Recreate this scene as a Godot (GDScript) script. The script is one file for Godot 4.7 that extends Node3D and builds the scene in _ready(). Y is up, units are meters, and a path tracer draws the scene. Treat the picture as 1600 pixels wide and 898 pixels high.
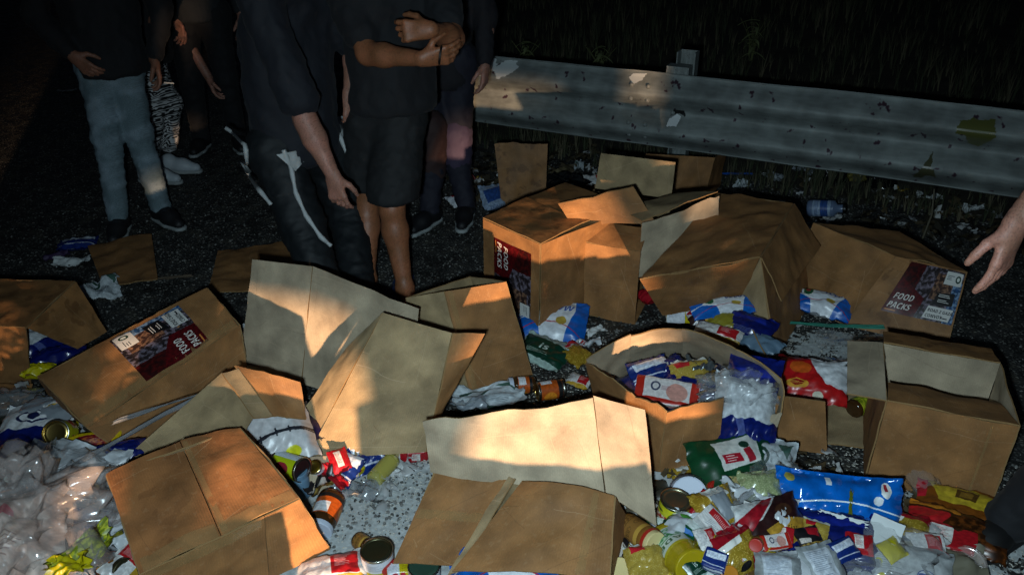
extends Node3D

func _ready() -> void:
	# ---- camera
	var cam := Camera3D.new()
	cam.name = "camera"
	cam.position = Vector3(0, 1.75, 0)
	cam.rotation_degrees = Vector3(-28, 0, 0)
	cam.fov = 39.34
	cam.near = 0.05
	cam.far = 400.0
	add_child(cam)
	cam.current = true
	# ---- night sky and exposure
	var env := Environment.new()
	env.background_mode = Environment.BG_SKY
	var sm := ProceduralSkyMaterial.new()
	sm.sky_top_color = Color(0.010, 0.014, 0.024)
	sm.sky_horizon_color = Color(0.030, 0.034, 0.045)
	sm.ground_bottom_color = Color(0.008, 0.009, 0.010)
	sm.ground_horizon_color = Color(0.02, 0.022, 0.026)
	sm.sun_angle_max = 1.0
	env.sky = Sky.new()
	env.sky.sky_material = sm
	env.background_energy_multiplier = 3.5
	env.tonemap_mode = Environment.TONE_MAPPER_LINEAR
	env.tonemap_exposure = 1.0
	env.sdfgi_enabled = true
	env.ssao_enabled = true
	env.ssil_enabled = true
	var we := WorldEnvironment.new()
	we.name = "environment"
	we.environment = env
	add_child(we)
	rng.seed = 20240
	wob.noise_type = FastNoiseLite.TYPE_SIMPLEX_SMOOTH
	wob.frequency = 1.0
	wob.fractal_octaves = 2
	wob.seed = 7
	materials()
	# ---- the two lamps behind the camera whose light the photograph shows
	lamps()
	# ---- setting
	ground()
	guardrail()
	verge()
	# ---- things
	boxes()
	people()
	groceries_left()
	groceries_middle()
	groceries_right()
	groceries_small()
	groceries_far()
	spill()

func materials() -> void:
	M.flute = flute_normal()
	var nrm := {"normal_enabled": true, "normal_texture": M.flute, "normal_scale": 0.35}
	M.kraft = mat(Color.WHITE, 0.72, nrm.merged({"albedo_texture": board_tex(Color("92683f"), 3, 0.10), "metallic_specular": 0.4}))
	M.kraft_dark_stained = mat(Color.WHITE, 0.6, nrm.merged({"albedo_texture": board_tex(Color("92683f"), 9, 0.45), "metallic_specular": 0.4}))
	M.kraft_rust = mat(Color.WHITE, 0.66, nrm.merged({"albedo_texture": board_tex(Color("93623a"), 15, 0.25), "metallic_specular": 0.4}))
	M.inner = mat(Color.WHITE, 0.8, nrm.merged({"albedo_texture": board_tex(Color("a08a68"), 5, 0.1), "metallic_specular": 0.3}))
	M.inner_pale = mat(Color.WHITE, 0.8, nrm.merged({"albedo_texture": board_tex(Color("ac9c84"), 6, 0.06), "metallic_specular": 0.3}))
	M.edge = mat(Color("8a6c44"), 0.9)
	M.tape = mat(Color(0.75, 0.62, 0.42, 0.25), 0.16, {"transparency": BaseMaterial3D.TRANSPARENCY_ALPHA})
	M.tin = mat(Color("a8a89c"), 0.3, {"metallic": 1.0})
	M.gold_tin = mat(Color("b09858"), 0.28, {"metallic": 1.0})
	M.dark_tin = mat(Color("4c4a34"), 0.4, {"metallic": 0.8})
	M.white_lid = mat(Color("b9c2d2"), 0.45)
	M.black_lid = mat(Color("0c0c0e"), 0.4)
	M.cream_lid = mat(Color("d2c088"), 0.5)
	M.red_lid = mat(Color("a8281c"), 0.4)
	M.yellow_lid = mat(Color("a89414"), 0.35)
	M.orange_lid = mat(Color("b4741c"), 0.4)
	M.lime = mat(Color("a8a41c"), 0.4)
	M.clear = mat(Color(0.85, 0.87, 0.88, 0.10), 0.14, {"transparency": BaseMaterial3D.TRANSPARENCY_ALPHA})
	M.clear_thick = mat(Color(0.85, 0.80, 0.78, 0.20), 0.12, {"transparency": BaseMaterial3D.TRANSPARENCY_ALPHA})
	M.clear_grey = mat(Color(0.6, 0.62, 0.64, 0.28), 0.16, {"transparency": BaseMaterial3D.TRANSPARENCY_ALPHA})
	M.white_film = mat(Color("b4b9bd"), 0.35)
	M.grey_film = mat(Color("80878e"), 0.3)
	M.white_paper = mat(Color("ccd2d2"), 0.7)
	M.navy_film = mat(Color("0d1858"), 0.22)
	M.teal_film = mat(Color("3c8c78"), 0.4)
	M.blue_film = mat(Color("0c4ea8"), 0.3)
	M.yellow_film = mat(Color("b8ac10"), 0.35)
	M.red_film = mat(Color("a01824"), 0.3)
	M.oil_body = mat(Color("a08c18"), 0.2)
	M.brown_body = mat(Color("7a5222"), 0.25)
	M.dark_body = mat(Color("3a2410"), 0.15)
	M.rubber_white = mat(Color("9aa0a0"), 0.6)
	M.rubber_dark = mat(Color("141416"), 0.7)

# A headlamp far behind the camera (warm, low, on a made-up stand and hood) and a torch held beside the camera (cool).
func lamps() -> void:
	var at := Vector3(0.95, 0.72, 5.2)
	var aim := Vector3(-0.1, 0.30, -3.0)
	var head := thing("headlamp_stand_in", "unseen warm headlamp behind the photographer, its flat hood and short stand made up", "lamp", Vector3(at.x, 0, at.z))
	var mb := MB.new()
	mb.box(Vector3(-0.09, at.y - 0.07, 0.02), Vector3(0.09, at.y + 0.07, 0.12))
	obj("housing", mb, mat(Color("1c1c1e"), 0.5), head, false)
	mb = MB.new()
	mb.box(Vector3(-0.11, at.y + 0.075, -0.16), Vector3(0.11, at.y + 0.079, 0.02))
	obj("hood", mb, mat(Color("141414"), 0.9), head, false)
	mb = MB.new()
	mb.tube([Vector3(0, 0, 0.07), Vector3(0, at.y - 0.07, 0.07)], [0.015], 8)
	mb.tube([Vector3(-0.2, 0.015, 0.07), Vector3(0.2, 0.015, 0.07)], [0.015], 8)
	mb.tube([Vector3(0, 0.015, -0.13), Vector3(0, 0.015, 0.27)], [0.015], 8)
	obj("stand", mb, mat(Color("2a2a2c"), 0.5), head)
	var lens := MB.new()
	lens.grid(4, 4, func(u: float, v: float) -> Vector3: return Vector3((0.5 - u) * 0.1, at.y + (v - 0.5) * 0.08, 0.015))
	obj("lens", lens, mat(Color.BLACK, 0.5, {"emission_enabled": true, "emission": Color(1.0, 0.72, 0.42), "emission_energy_multiplier": 2.0}), head)
	var s := SpotLight3D.new()
	s.name = "lamp_light"
	s.light_color = Color(1.0, 0.81, 0.63)
	s.light_energy = 180.0
	s.light_size = 0.08
	s.spot_angle = 17.5
	s.spot_range = 60.0
	s.spot_attenuation = 2.0
	s.spot_angle_attenuation = 0.3
	s.shadow_enabled = true
	add_child(s)
	s.look_at_from_position(at, aim)
	var ta := Vector3(-0.09, 1.66, 0.05)
	var torch := thing("torch", "small black torch with a white light held beside the camera", "torch", ta)
	mb = MB.new()
	mb.tube([Vector3(0, 0.01, 0.03), Vector3(0, 0.06, 0.16)], [0.018, 0.015], 12)
	obj("torch_body", mb, mat(Color("101012"), 0.4, {"metallic": 0.5}), torch)
	lens = MB.new()
	lens.tube([Vector3(0, 0.008, 0.026), Vector3(0, 0.01, 0.029)], [0.016], 16)
	obj("torch_lens", lens, mat(Color.BLACK, 0.4, {"emission_enabled": true, "emission": Color(0.86, 0.95, 1.0), "emission_energy_multiplier": 2.0}), torch)
	var t := SpotLight3D.new()
	t.name = "torch_light"
	t.light_color = Color(0.84, 0.95, 1.0)
	t.light_energy = 4.9
	t.light_size = 0.03
	t.spot_angle = 60.0
	t.spot_range = 60.0
	t.spot_attenuation = 2.0
	t.spot_angle_attenuation = 1.0
	t.shadow_enabled = true
	add_child(t)
	t.look_at_from_position(ta, Vector3(0.2, 0.0, -1.95))

# ---------------------------------------------------------------- setting
func ground() -> void:
	var w := 1024
	var c1 := noise(FastNoiseLite.TYPE_CELLULAR, 0.055, 11, 1)
	c1.cellular_return_type = FastNoiseLite.RETURN_CELL_VALUE
	c1.fractal_type = FastNoiseLite.FRACTAL_NONE
	var c2 := noise(FastNoiseLite.TYPE_CELLULAR, 0.055, 11, 1)
	c2.cellular_return_type = FastNoiseLite.RETURN_DISTANCE2_SUB
	c2.fractal_type = FastNoiseLite.FRACTAL_NONE
	var cell := field_bytes(c1, w, w)
	var gap := field_bytes(c2, w, w)
	var big := field_bytes(noise(FastNoiseLite.TYPE_SIMPLEX_SMOOTH, 0.006, 12, 4), w, w)
	var fine := field_bytes(noise(FastNoiseLite.TYPE_SIMPLEX, 0.2, 13, 2), w, w)
	var tex := tex_from(w, w, func(x: int, y: int, i: int) -> Color:
		var stone := smoothstep(0.18, 0.34, gap[i] / 255.0)
		var v := cell[i] / 255.0
		var g := lerpf(0.15, 0.19 + 0.36 * v * v * v + 0.10 * v, stone) * (0.75 + 0.35 * big[i] / 255.0) * (0.8 + 0.4 * fine[i] / 255.0)
		return Color(g, g * 0.99, g * 0.94).lerp(Color(0.30, 0.27, 0.21), smoothstep(0.62, 0.8, big[i] / 255.0) * 0.35))
	var hm := Image.create(w, w, false, Image.FORMAT_RGBA8)
	var rough := Image.create(w, w, false, Image.FORMAT_RGBA8)
	for y in w:
		for x in w:
			var i := y * w + x
			var h := smoothstep(0.1, 0.5, gap[i] / 255.0) * (0.6 + 0.4 * cell[i] / 255.0)
			hm.set_pixel(x, y, Color(h, h, h))
			var r := 0.55 + 0.4 * smoothstep(0.3, 0.6, big[i] / 255.0)
			rough.set_pixel(x, y, Color(r, r, r))
	hm.bump_map_to_normal_map(5.0)
	var m := mat(Color.WHITE, 1.0, {"albedo_texture": tex, "normal_enabled": true, "normal_texture": ImageTexture.create_from_image(hm), "roughness_texture": ImageTexture.create_from_image(rough), "uv1_scale": Vector3(1, 1, 1)})
	var mb := MB.new()
	mb.grid(200, 200, func(u: float, v: float) -> Vector3:
		var x := (u - 0.5) * 2.0
		var z := (0.5 - v) * 2.0
		x = signf(x) * (absf(x) * 8.0 + pow(absf(x), 6.0) * 192.0)
		z = signf(z) * (absf(z) * 8.0 + pow(absf(z), 6.0) * 192.0)
		return Vector3(x, 0.006 * nz(Vector3(x, 0, z), 1.3) - 0.006, z))
	for i in mb.uv.size():
		mb.uv[i] = Vector2(mb.v[i].x, mb.v[i].z) / 0.85
	var g := obj("ground", mb, m)
	structure(g)

func rail_at(s: float) -> Vector3:
	return Vector3(0.94, 0, -4.62) + Vector3(0.901, 0, 0.434) * s

func guardrail() -> void:
	var dir := Vector3(0.901, 0, 0.434)
	var out := Vector3(-0.434, 0, 0.901)      # towards the road
	var w := 512
	var bl := field_bytes(noise(FastNoiseLite.TYPE_SIMPLEX_SMOOTH, 0.01, 21, 5), w, w)
	var sp := field_bytes(noise(FastNoiseLite.TYPE_SIMPLEX, 0.016, 22, 4), w, w)
	var st := field_bytes(noise(FastNoiseLite.TYPE_SIMPLEX, 0.09, 23, 3), w, w)
	var tex := tex_from(w, w, func(x: int, y: int, i: int) -> Color:
		var k := 0.82 + 0.3 * (bl[i] / 255.0 - 0.5) + 0.12 * (st[y * w + (x / 6)] / 255.0 - 0.5)
		var dirt := smoothstep(0.83, 0.90, sp[i] / 255.0)
		return Color(0.60 * k, 0.63 * k, 0.62 * k).lerp(Color(0.16, 0.06, 0.12), dirt * 0.8))
	var zinc := mat(Color.WHITE, 0.6, {"albedo_texture": tex, "metallic": 0.12})
	var root := thing("guardrail", "long grey galvanised crash barrier with two ridges along the verge", "guardrail", rail_at(0))
	# section: height against bulge to the road, top to bottom
	var sec := []
	for k in 33:
		var t := k / 32.0
		var y := 0.665 - 0.43 * t
		var b := 0.088 * pow(sin(t * TAU) ** 2.0, 0.9)
		sec.append(Vector2(y, b))
	for part in [[-1.75, -0.28, 0.0], [-0.32, 3.7, -0.006], [3.66, 7.6, 0.0]]:
		var n := int((part[1] - part[0]) / 0.05)
		var mb := MB.new()
		for face in 2:
			mb.grid(n, 32, func(u: float, v: float) -> Vector3:
				var s: Vector2 = sec[32 - int(round(v * 32.0))]
				var l := lerpf(part[0], part[1], u)
				var dent := 0.012 * nz(Vector3(l, s.x * 1.5, 0), 1.6)
				return dir * l + out * (s.y + dent + part[2] - 0.003 * face) + Vector3.UP * (s.x + 0.006 * nz(Vector3(l, 3, 0), 0.7)), Vector2((part[1] - part[0]) / 1.1, 0.43 / 1.1), face == 1)
		for i in mb.uv.size():
			mb.uv[i].x += part[0] * 0.91
		obj("rail_beam", mb, zinc, root)
		# rolled edges
		for e in [0, 32]:
			var path := []
			for k in 60:
				var l := lerpf(part[0], part[1], k / 59.0)
				var dent := 0.012 * nz(Vector3(l, sec[e].x * 1.5, 0), 1.6)
				path.append(dir * l + out * (sec[e].y + dent + part[2] - 0.002) + Vector3.UP * (sec[e].x + 0.006 * nz(Vector3(l, 3, 0), 0.7)))
			mb = MB.new()
			mb.tube(path, [0.005], 6)
			obj("rolled_edge", mb, zinc, root)
	# bolts at the laps
	for l in [-0.24, -0.14, 3.62, 3.52, 0.0, 2.0, 4.0]:
		for y in [0.45] if l == int(l) else [0.60, 0.52, 0.38, 0.30]:
			var mb := MB.new()
			mb.lathe([Vector2(0.014, 0.0), Vector2(0.010, 0.009), Vector2(0, 0.010)], 10)
			mb.moved(Transform3D(Basis(dir, out, dir.cross(out)), Vector3.ZERO))
			var depth := 0.0
			for q in sec:
				if absf(q.x - y) < 0.014:
					depth = q.y
			mb.moved(Transform3D(Basis.IDENTITY, dir * l + out * (depth + 0.004) + Vector3.UP * y))
			obj("bolt", mb, zinc, root)
	# posts: a channel behind the beam with a spacer block
	for l in [0.02, 2.02, 4.02, 6.02, -1.98]:
		var mb := MB.new()
		mb.box(Vector3(-0.055, -0.05, -0.19), Vector3(0.055, 0.775, -0.183))
		mb.box(Vector3(-0.055, -0.05, -0.183), Vector3(-0.048, 0.775, -0.10))
		mb.box(Vector3(0.048, -0.05, -0.183), Vector3(0.055, 0.775, -0.10))
		mb.moved(Transform3D(Basis(dir, Vector3.UP, out), dir * l))
		obj("post", mb, zinc, root, false)
		mb = MB.new()
		mb.box(Vector3(-0.085, 0.30, -0.097), Vector3(0.045, 0.71, -0.012))
		mb.moved(Transform3D(Basis(dir, Vector3.UP, out), dir * l))
		obj("spacer_block", mb, zinc, root, false)
	# scraps and splashes stuck on the beam: they follow its section
	var stuck := func(called: String, label: String, cat: String, l0: float, l1: float, t0: float, t1: float, poly: Array, m: Material, lift: float) -> void:
		var mb := MB.new()
		var pg := PackedVector2Array()
		for q in poly:
			pg.append(Vector2(q[0], q[1]))
		var n := 48
		for j in n:
			for i in n:
				var u := (i + 0.5) / n
				var v := (j + 0.5) / n
				var wv := Vector2(u + 0.05 * nz(Vector3(u, v, l0), 5.0), v + 0.05 * nz(Vector3(u, v, l0 + 4.0), 5.0))
				if not Geometry2D.is_point_in_polygon(wv, pg):
					continue
				var c := []
				for q in [[i, j + 1], [i + 1, j + 1], [i + 1, j], [i, j]]:
					var t: float = lerpf(t0, t1, float(q[1]) / n) * 32.0
					var s: Vector2 = sec[int(t)].lerp(sec[mini(32, int(t) + 1)], t - int(t))
					var l: float = lerpf(l0, l1, float(q[0]) / n)
					var dent := 0.012 * nz(Vector3(l, s.x * 1.5, 0), 1.6)
					c.append(rail_at(l) + out * (s.y + dent + lift) + Vector3.UP * (s.x + 0.006 * nz(Vector3(l, 3, 0), 0.7)))
				mb.quad(c[0], c[1], c[2], c[3])
		tag(obj(called, mb, m), label, cat)
	stuck.call("paper_scrap", "white torn paper scrap with two lobes stuck to the left end of the crash barrier", "paper scrap", -1.27, -0.98, 0.01, 0.26, [[0.1, 0.95], [0.02, 0.7], [0.2, 0.1], [0.42, 0.05], [0.5, 0.4], [0.62, 0.1], [0.9, 0.05], [1, 0.35], [0.85, 0.75], [0.6, 0.98], [0.5, 0.6], [0.4, 0.62], [0.25, 0.95]], M.white_paper, 0.004)
	stuck.call("paper_scrap", "white sliver of torn paper on the barrier top left of the post", "paper scrap", -0.28, -0.17, 0.02, 0.17, [[0.2, 0.1], [0.95, 0.02], [0.8, 0.5], [0.3, 0.98], [0.25, 0.6], [0.05, 0.4]], M.white_paper, 0.005)
	stuck.call("foil_scrap", "small bright foil scrap stuck on the barrier below the post top", "foil scrap", -0.02, 0.06, 0.50, 0.66, [[0.1, 0.5], [0.6, 0.05], [0.95, 0.2], [0.8, 0.9], [0.1, 0.95]], mat(Color("dfe4e6"), 0.3), 0.006)
	stuck.call("dark_smear", "black smear above the small foil scrap on the barrier", "smear", -0.02, 0.08, 0.44, 0.56, [[0.1, 0.9], [0.3, 0.1], [0.9, 0.1], [1, 0.8], [0.6, 0.5]], mat(Color("0a0a0a"), 0.7), 0.003)
	stuck.call("food_splash", "yellow green food splash over the upper ridge of the barrier on the right", "food splash", 1.46, 1.64, 0.10, 0.46, [[0.05, 0.1], [0.9, 0.0], [1, 0.5], [0.7, 0.98], [0.4, 0.9], [0.3, 0.6], [0.0, 0.5]], mat(Color("5a5c30"), 0.3), 0.004)
	stuck.call("food_splash", "thin olive food splash running down the lower ridge of the barrier", "food splash", 1.32, 1.44, 0.56, 0.92, [[0.55, 0.0], [0.62, 0.4], [0.95, 0.9], [0.6, 0.75], [0.3, 0.98], [0.0, 0.95], [0.3, 0.4]], mat(Color("4a4a34"), 0.35), 0.004)

func verge() -> void:
	# the rough bank that rises behind the barrier
	var dir := Vector3(0.901, 0, 0.434)
	var back := Vector3(0.434, 0, -0.901)
	var h := func(a: float, b: float) -> float:
		return -0.015 + maxf(0.0, b - 0.25) * 0.16 + 0.05 * nz(Vector3(a, 0, b), 1.1) * clampf(b, 0.0, 1.0) + 0.02 * nz(Vector3(a, 4, b), 5.0)
	var soil := mat(Color.WHITE, 0.95)
	var bl := field_bytes(noise(FastNoiseLite.TYPE_SIMPLEX, 0.02, 51, 5), 256, 256)
	soil.albedo_texture = tex_from(256, 256, func(x: int, y: int, i: int) -> Color:
		var k := bl[i] / 255.0
		return Color(0.13, 0.115, 0.085).lerp(Color(0.24, 0.22, 0.17), k * k))
	var mb := MB.new()
	mb.grid(120, 60, func(u: float, v: float) -> Vector3:
		var a := lerpf(-3.2, 14.0, u)
		var b := -0.12 + 26.0 * v * v
		return rail_at(a) + back * b + Vector3.UP * h.call(a, b))
	for i in mb.uv.size():
		mb.uv[i] = Vector2(mb.v[i].x, mb.v[i].z)
	structure(obj("grass_bank", mb, soil))
	# grass, uncounted
	var tuft := MB.new()
	for k in 7:
		var t := k * 2.4
		var bend := Vector3(cos(t), 0, sin(t)) * (0.25 + 0.1 * (k % 3))
		var side := Vector3(-sin(t), 0, cos(t)) * 0.02
		var prev := [side * -1.0, side]
		for q in 4:
			var f := (q + 1) / 4.0
			var c := Vector3.UP * (f - 0.25 * f * f) + bend * f * f
			var now := [c - side * (1.0 - f * 0.95), c + side * (1.0 - f * 0.95)]
			tuft.quad(prev[0], prev[1], now[1], now[0])
			prev = now
	var tm := ArrayMesh.new()
	tuft.add_to(tm, mat(Color.WHITE, 0.8, {"vertex_color_use_as_albedo": true, "backlight_enabled": true, "backlight": Color(0.3, 0.35, 0.15)}))
	var mm := MultiMesh.new()
	mm.transform_format = MultiMesh.TRANSFORM_3D
	mm.use_colors = true
	mm.mesh = tm
	mm.instance_count = 9000
	for i in mm.instance_count:
		var a := rng.randf_range(-3.0, 8.0)
		var b := 0.15 + pow(rng.randf(), 1.4) * 8.0
		var p: Vector3 = rail_at(a) + back * b + Vector3.UP * (h.call(a, b) - 0.02)
		var s := rng.randf_range(0.10, 0.42) * (0.6 + 0.6 * nz(p, 0.9)) + 0.06
		mm.set_instance_transform(i, Transform3D(Basis(Vector3.UP, rng.randf() * TAU).rotated(Vector3.RIGHT, rng.randf_range(-0.4, 0.4)).scaled(Vector3(s * 0.7, s, s * 0.7)), p))
		var dry := rng.randf()
		mm.set_instance_color(i, Color(0.035, 0.045, 0.020).lerp(Color(0.13, 0.11, 0.065), dry * dry))
	var g := MultiMeshInstance3D.new()
	g.name = "roadside_grass"
	g.multimesh = mm
	add_child(g)
	structure(g, "stuff")
	tag(g, "dark unmown grass covering the bank behind the barrier", "grass")
	# leafy weeds that catch the light
	for wd in [[Vector3(0.108, 0.492, -6.300), "pale leafy weed behind the left end of the crash barrier", 0.34], [Vector3(0.646, 0.515, -6.000), "pale arching weed on the bank left of the barrier post", 0.36], [Vector3(1.928, 0.591, -6.600), "tall dry weed on the dark bank right of the post", 0.5]]:
		var at: Vector3 = wd[0]
		var root := thing("weed", wd[1], "plant", at - Vector3.UP * wd[2] * 0.8)
		var stem := MB.new()
		for k in 6:
			var t: float = k * 1.05 + wd[2]
			var o := Vector3(cos(t), 0, sin(t))
			stem.tube([Vector3.ZERO, Vector3.UP * wd[2] * 0.6 + o * 0.03, Vector3.UP * wd[2] * 0.9 + o * 0.12], [0.004, 0.003, 0.002], 5)
		obj("stem", stem, mat(Color("5c6038"), 0.8), root)
		for k in 14:
			var t := k * 2.4
			var o := Vector3(cos(t), 0, sin(t))
			var leaf := MB.new()
			var l := rng.randf_range(0.09, 0.17)
			leaf.grid(2, 6, func(u: float, v: float) -> Vector3: return Vector3((u - 0.5) * 0.028 * sin(v * PI * 0.92 + 0.2), absf(u - 0.5) * 0.012 + 0.05 * v - 0.09 * v * v, -v * l))
			leaf.moved(Transform3D(Basis(Vector3.UP, t + PI / 2), Vector3.UP * wd[2] * (0.35 + 0.55 * (k / 14.0)) + o * 0.04))
			obj("leaf", leaf, mat(Color("7c8458"), 0.6), root)

# ---------------------------------------------------------------- cardboard boxes
func loose(label: String, at: Vector3, called := "cardboard_box", cat := "cardboard box") -> Node3D:
	return thing(called, label, cat, at, "cardboard boxes strewn over the roadside")

func boxes() -> void:
	# printed box behind the middle, closed
	var b := carton("tall closed box with upright FOOD PACKS print on its left face", Vector3(-0.122, 0.000, -3.116), Vector3(0.112, 0.000, -2.860), Vector3(0.244, 0.000, -3.402), 0.42, {"panels": {"front": {"warp": 0.003}, "right": {"warp": 0.004}}})
	sheet_print(b, last_frames.front, 0.20, 0.02, 0.86, 0.86, 1)
	panel(b, "flap", Vector3(-0.122, 0.423, -3.116), Vector3(0.112, 0.423, -2.860), Vector3(0.295, 0.423, -3.070), Vector3(0.066, 0.423, -3.349), {"warp": 0.004, "out": M.kraft_dark_stained})
	panel(b, "flap", Vector3(0.295, 0.421, -3.070), Vector3(0.496, 0.421, -3.272), Vector3(0.251, 0.421, -3.539), Vector3(0.066, 0.421, -3.349), {"warp": 0.004, "out": M.kraft_dark_stained})
	# open box right of it, its flaps raised to the light
	b = carton("open box with one orange flap raised, right of the tall printed box", Vector3(0.175, 0.000, -3.092), Vector3(0.527, 0.000, -2.954), Vector3(0.588, 0.000, -3.589), 0.345, {"skip": ["right"], "flaps": {"front": [0.14, -72.0, 0.0], "back": [0.17, 20.0]}, "panels": {"back": {"tear": 0.03}}})
	panel(b, "flap", Vector3(0.242, 0.410, -3.116), Vector3(0.603, 0.410, -3.083), Vector3(0.506, 0.550, -3.154), Vector3(0.190, 0.500, -3.087), {"warp": 0.006, "crease": [[0.42, 0.012, 0.1]]})
	panel(b, "flap", Vector3(0.526, 0.214, -2.980), Vector3(0.881, 0.207, -3.120), Vector3(0.870, 0.528, -3.160), Vector3(0.530, 0.449, -3.020), {"out": M.inner_pale, "in": M.kraft, "tear": 0.02, "crease": [[0.45, 0.010, 0.0]]})
	panel(b, "flap", Vector3(0.530, 0.451, -3.020), Vector3(0.863, 0.525, -3.160), Vector3(0.732, 0.446, -3.340), Vector3(0.452, 0.434, -3.200), {"out": M.inner, "in": M.kraft})
	# brown box right of centre at the back
	b = loose("brown box with a sagging top behind the heaped open box", Vector3(0.950, 0.000, -3.163))
	panel(b, "side_panel", Vector3(0.591, 0.171, -2.740), Vector3(0.926, 0.167, -2.860), Vector3(0.934, 0.430, -2.724), Vector3(0.463, 0.410, -2.579), {"out": M.kraft, "warp": 0.008, "tear": 0.0, "crease": [[0.6, 0.01, 0.3]]})
	panel(b, "side_panel", Vector3(1.018, 0.000, -2.662), Vector3(1.054, 0.000, -2.690), Vector3(0.935, 0.430, -2.718), Vector3(0.922, 0.164, -2.860), {"out": M.kraft, "warp": 0.004})
	panel(b, "side_panel", Vector3(1.048, 0.000, -2.690), Vector3(1.347, 0.000, -3.163), Vector3(1.225, 0.430, -3.260), Vector3(0.934, 0.430, -2.724), {"out": M.kraft})
	panel(b, "flap", Vector3(0.463, 0.410, -2.579), Vector3(0.934, 0.430, -2.724), Vector3(1.225, 0.430, -3.260), Vector3(0.931, 0.420, -3.407), {"out": M.kraft, "warp": 0.012})
	panel(b, "side_panel", Vector3(1.408, 0.000, -3.349), Vector3(0.962, 0.000, -3.483), Vector3(0.931, 0.420, -3.407), Vector3(1.225, 0.430, -3.260), {"out": M.kraft})
	panel(b, "flap", Vector3(1.228, 0.430, -3.260), Vector3(0.938, 0.430, -2.718), Vector3(1.034, 0.260, -2.693), Vector3(1.329, 0.280, -3.141), {"in": M.kraft, "out": M.kraft, "warp": 0.008})
	# printed box at the right, leaning
	b = loose("box with FOOD PACKS print facing the camera near the right edge", Vector3(1.654, 0.000, -2.992))
	panel(b, "side_panel", Vector3(1.413, 0.000, -2.949), Vector3(1.764, 0.000, -2.761), Vector3(1.854, 0.270, -2.917), Vector3(1.570, 0.320, -2.963), {"warp": 0.003, "out": M.kraft_dark_stained})
	sheet_print(b, surf, 0.24, 0.30, 0.985, 0.98)
	panel(b, "side_panel", Vector3(1.250, 0.000, -3.254), Vector3(1.413, 0.000, -2.949), Vector3(1.570, 0.320, -2.963), Vector3(1.339, 0.330, -3.281), {"out": M.kraft, "warp": 0.008})
	panel(b, "top_panel", Vector3(1.570, 0.320, -2.963), Vector3(1.854, 0.270, -2.917), Vector3(1.734, 0.280, -3.296), Vector3(1.339, 0.330, -3.281), {"out": M.kraft, "warp": 0.008})
	panel(b, "side_panel", Vector3(1.764, 0.000, -2.761), Vector3(1.865, 0.000, -3.349), Vector3(1.734, 0.280, -3.296), Vector3(1.854, 0.270, -2.917), {"out": M.kraft})
	panel(b, "side_panel", Vector3(1.865, 0.000, -3.349), Vector3(1.250, 0.000, -3.254), Vector3(1.339, 0.330, -3.281), Vector3(1.734, 0.280, -3.296), {"out": M.kraft})
	# open box at the right front
	b = carton("large open box with pale inside at the right edge, its front flap folded in", Vector3(1.127, 0.000, -1.974), Vector3(1.460, 0.000, -1.850), Vector3(1.261, 0.000, -2.296), 0.315, {"flaps": {"back": [0.12, 100.0, 0.006, {"in": M.kraft_dark_stained}], "left": [0.11, 96.0, 0.01], "front": [0.17, -104.0, 0.015, {"out": M.kraft}]}, "in": M.inner_pale, "panels": {"front": {"warp": 0.005, "crease": [[0.82, 0.006, -0.1]]}}})  # back flap's inner face gets the dark-stained board, standing in for shade
	tape(b, last_frames.front, 0.80, 0.02, 0.82, 0.97)
	# round bulging box full of food
	b = loose("bulging open box heaped with food packets, torn at its front", Vector3(0.586, 0.000, -2.278))
	var top := [Vector3(0.251, 0.270, -2.267), Vector3(0.402, 0.330, -2.333), Vector3(0.572, 0.360, -2.321), Vector3(0.721, 0.360, -2.193), Vector3(0.855, 0.300, -2.110), Vector3(0.847, 0.220, -2.040)]
	var low := [Vector3(0.308, 0.000, -2.315), Vector3(0.448, 0.000, -2.513), Vector3(0.658, 0.000, -2.599), Vector3(0.823, 0.000, -2.513), Vector3(0.912, 0.000, -2.315), Vector3(0.852, 0.000, -2.138)]
	for k in 5:
		panel(b, "side_panel", low[k], low[k + 1], top[k + 1], top[k], {"out": M.inner_pale, "in": M.kraft, "tear": 0.012 if k > 0 else 0.0, "warp": 0.006, "bend": -0.008})
	panel(b, "side_panel", Vector3(0.308, 0.000, -2.315), Vector3(0.462, 0.000, -1.950), Vector3(0.468, 0.290, -1.975), Vector3(0.246, 0.270, -2.251), {"tear": 0.03, "warp": 0.005})
	panel(b, "side_panel", Vector3(0.462, 0.000, -1.950), Vector3(0.660, 0.000, -2.004), Vector3(0.652, 0.300, -2.024), Vector3(0.468, 0.290, -1.975), {"tear": 0.03, "warp": 0.006})
	panel(b, "bottom_panel", Vector3(0.307, 0.010, -2.309), Vector3(0.461, 0.010, -1.951), Vector3(0.849, 0.010, -2.132), Vector3(0.652, 0.010, -2.575), {"out": M.inner})
	panel(b, "torn_rim", Vector3(0.595, 0.100, -1.872), Vector3(0.821, 0.120, -2.016), Vector3(0.847, 0.220, -2.040), Vector3(0.828, 0.200, -2.084), {"out": M.inner_pale, "in": M.kraft, "tear": 0.02})
	panel(b, "flap", Vector3(0.856, 0.020, -2.123), Vector3(1.041, 0.020, -2.084), Vector3(1.017, 0.200, -2.128), Vector3(0.848, 0.240, -2.104), {"warp": 0.003})
	# front middle box with its back flaps standing in the light
	b = loose("front middle box with two tall pale flaps standing behind its brown lid", Vector3(0.000, 0.000, -1.732))
	panel(b, "standing_flap", Vector3(-0.236, 0.190, -1.797), Vector3(0.256, 0.210, -1.690), Vector3(0.232, 0.390, -1.895), Vector3(-0.252, 0.360, -1.824), {"out": M.inner_pale, "in": M.kraft, "warp": 0.012, "tear": 0.012, "bend": 0.012})
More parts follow.
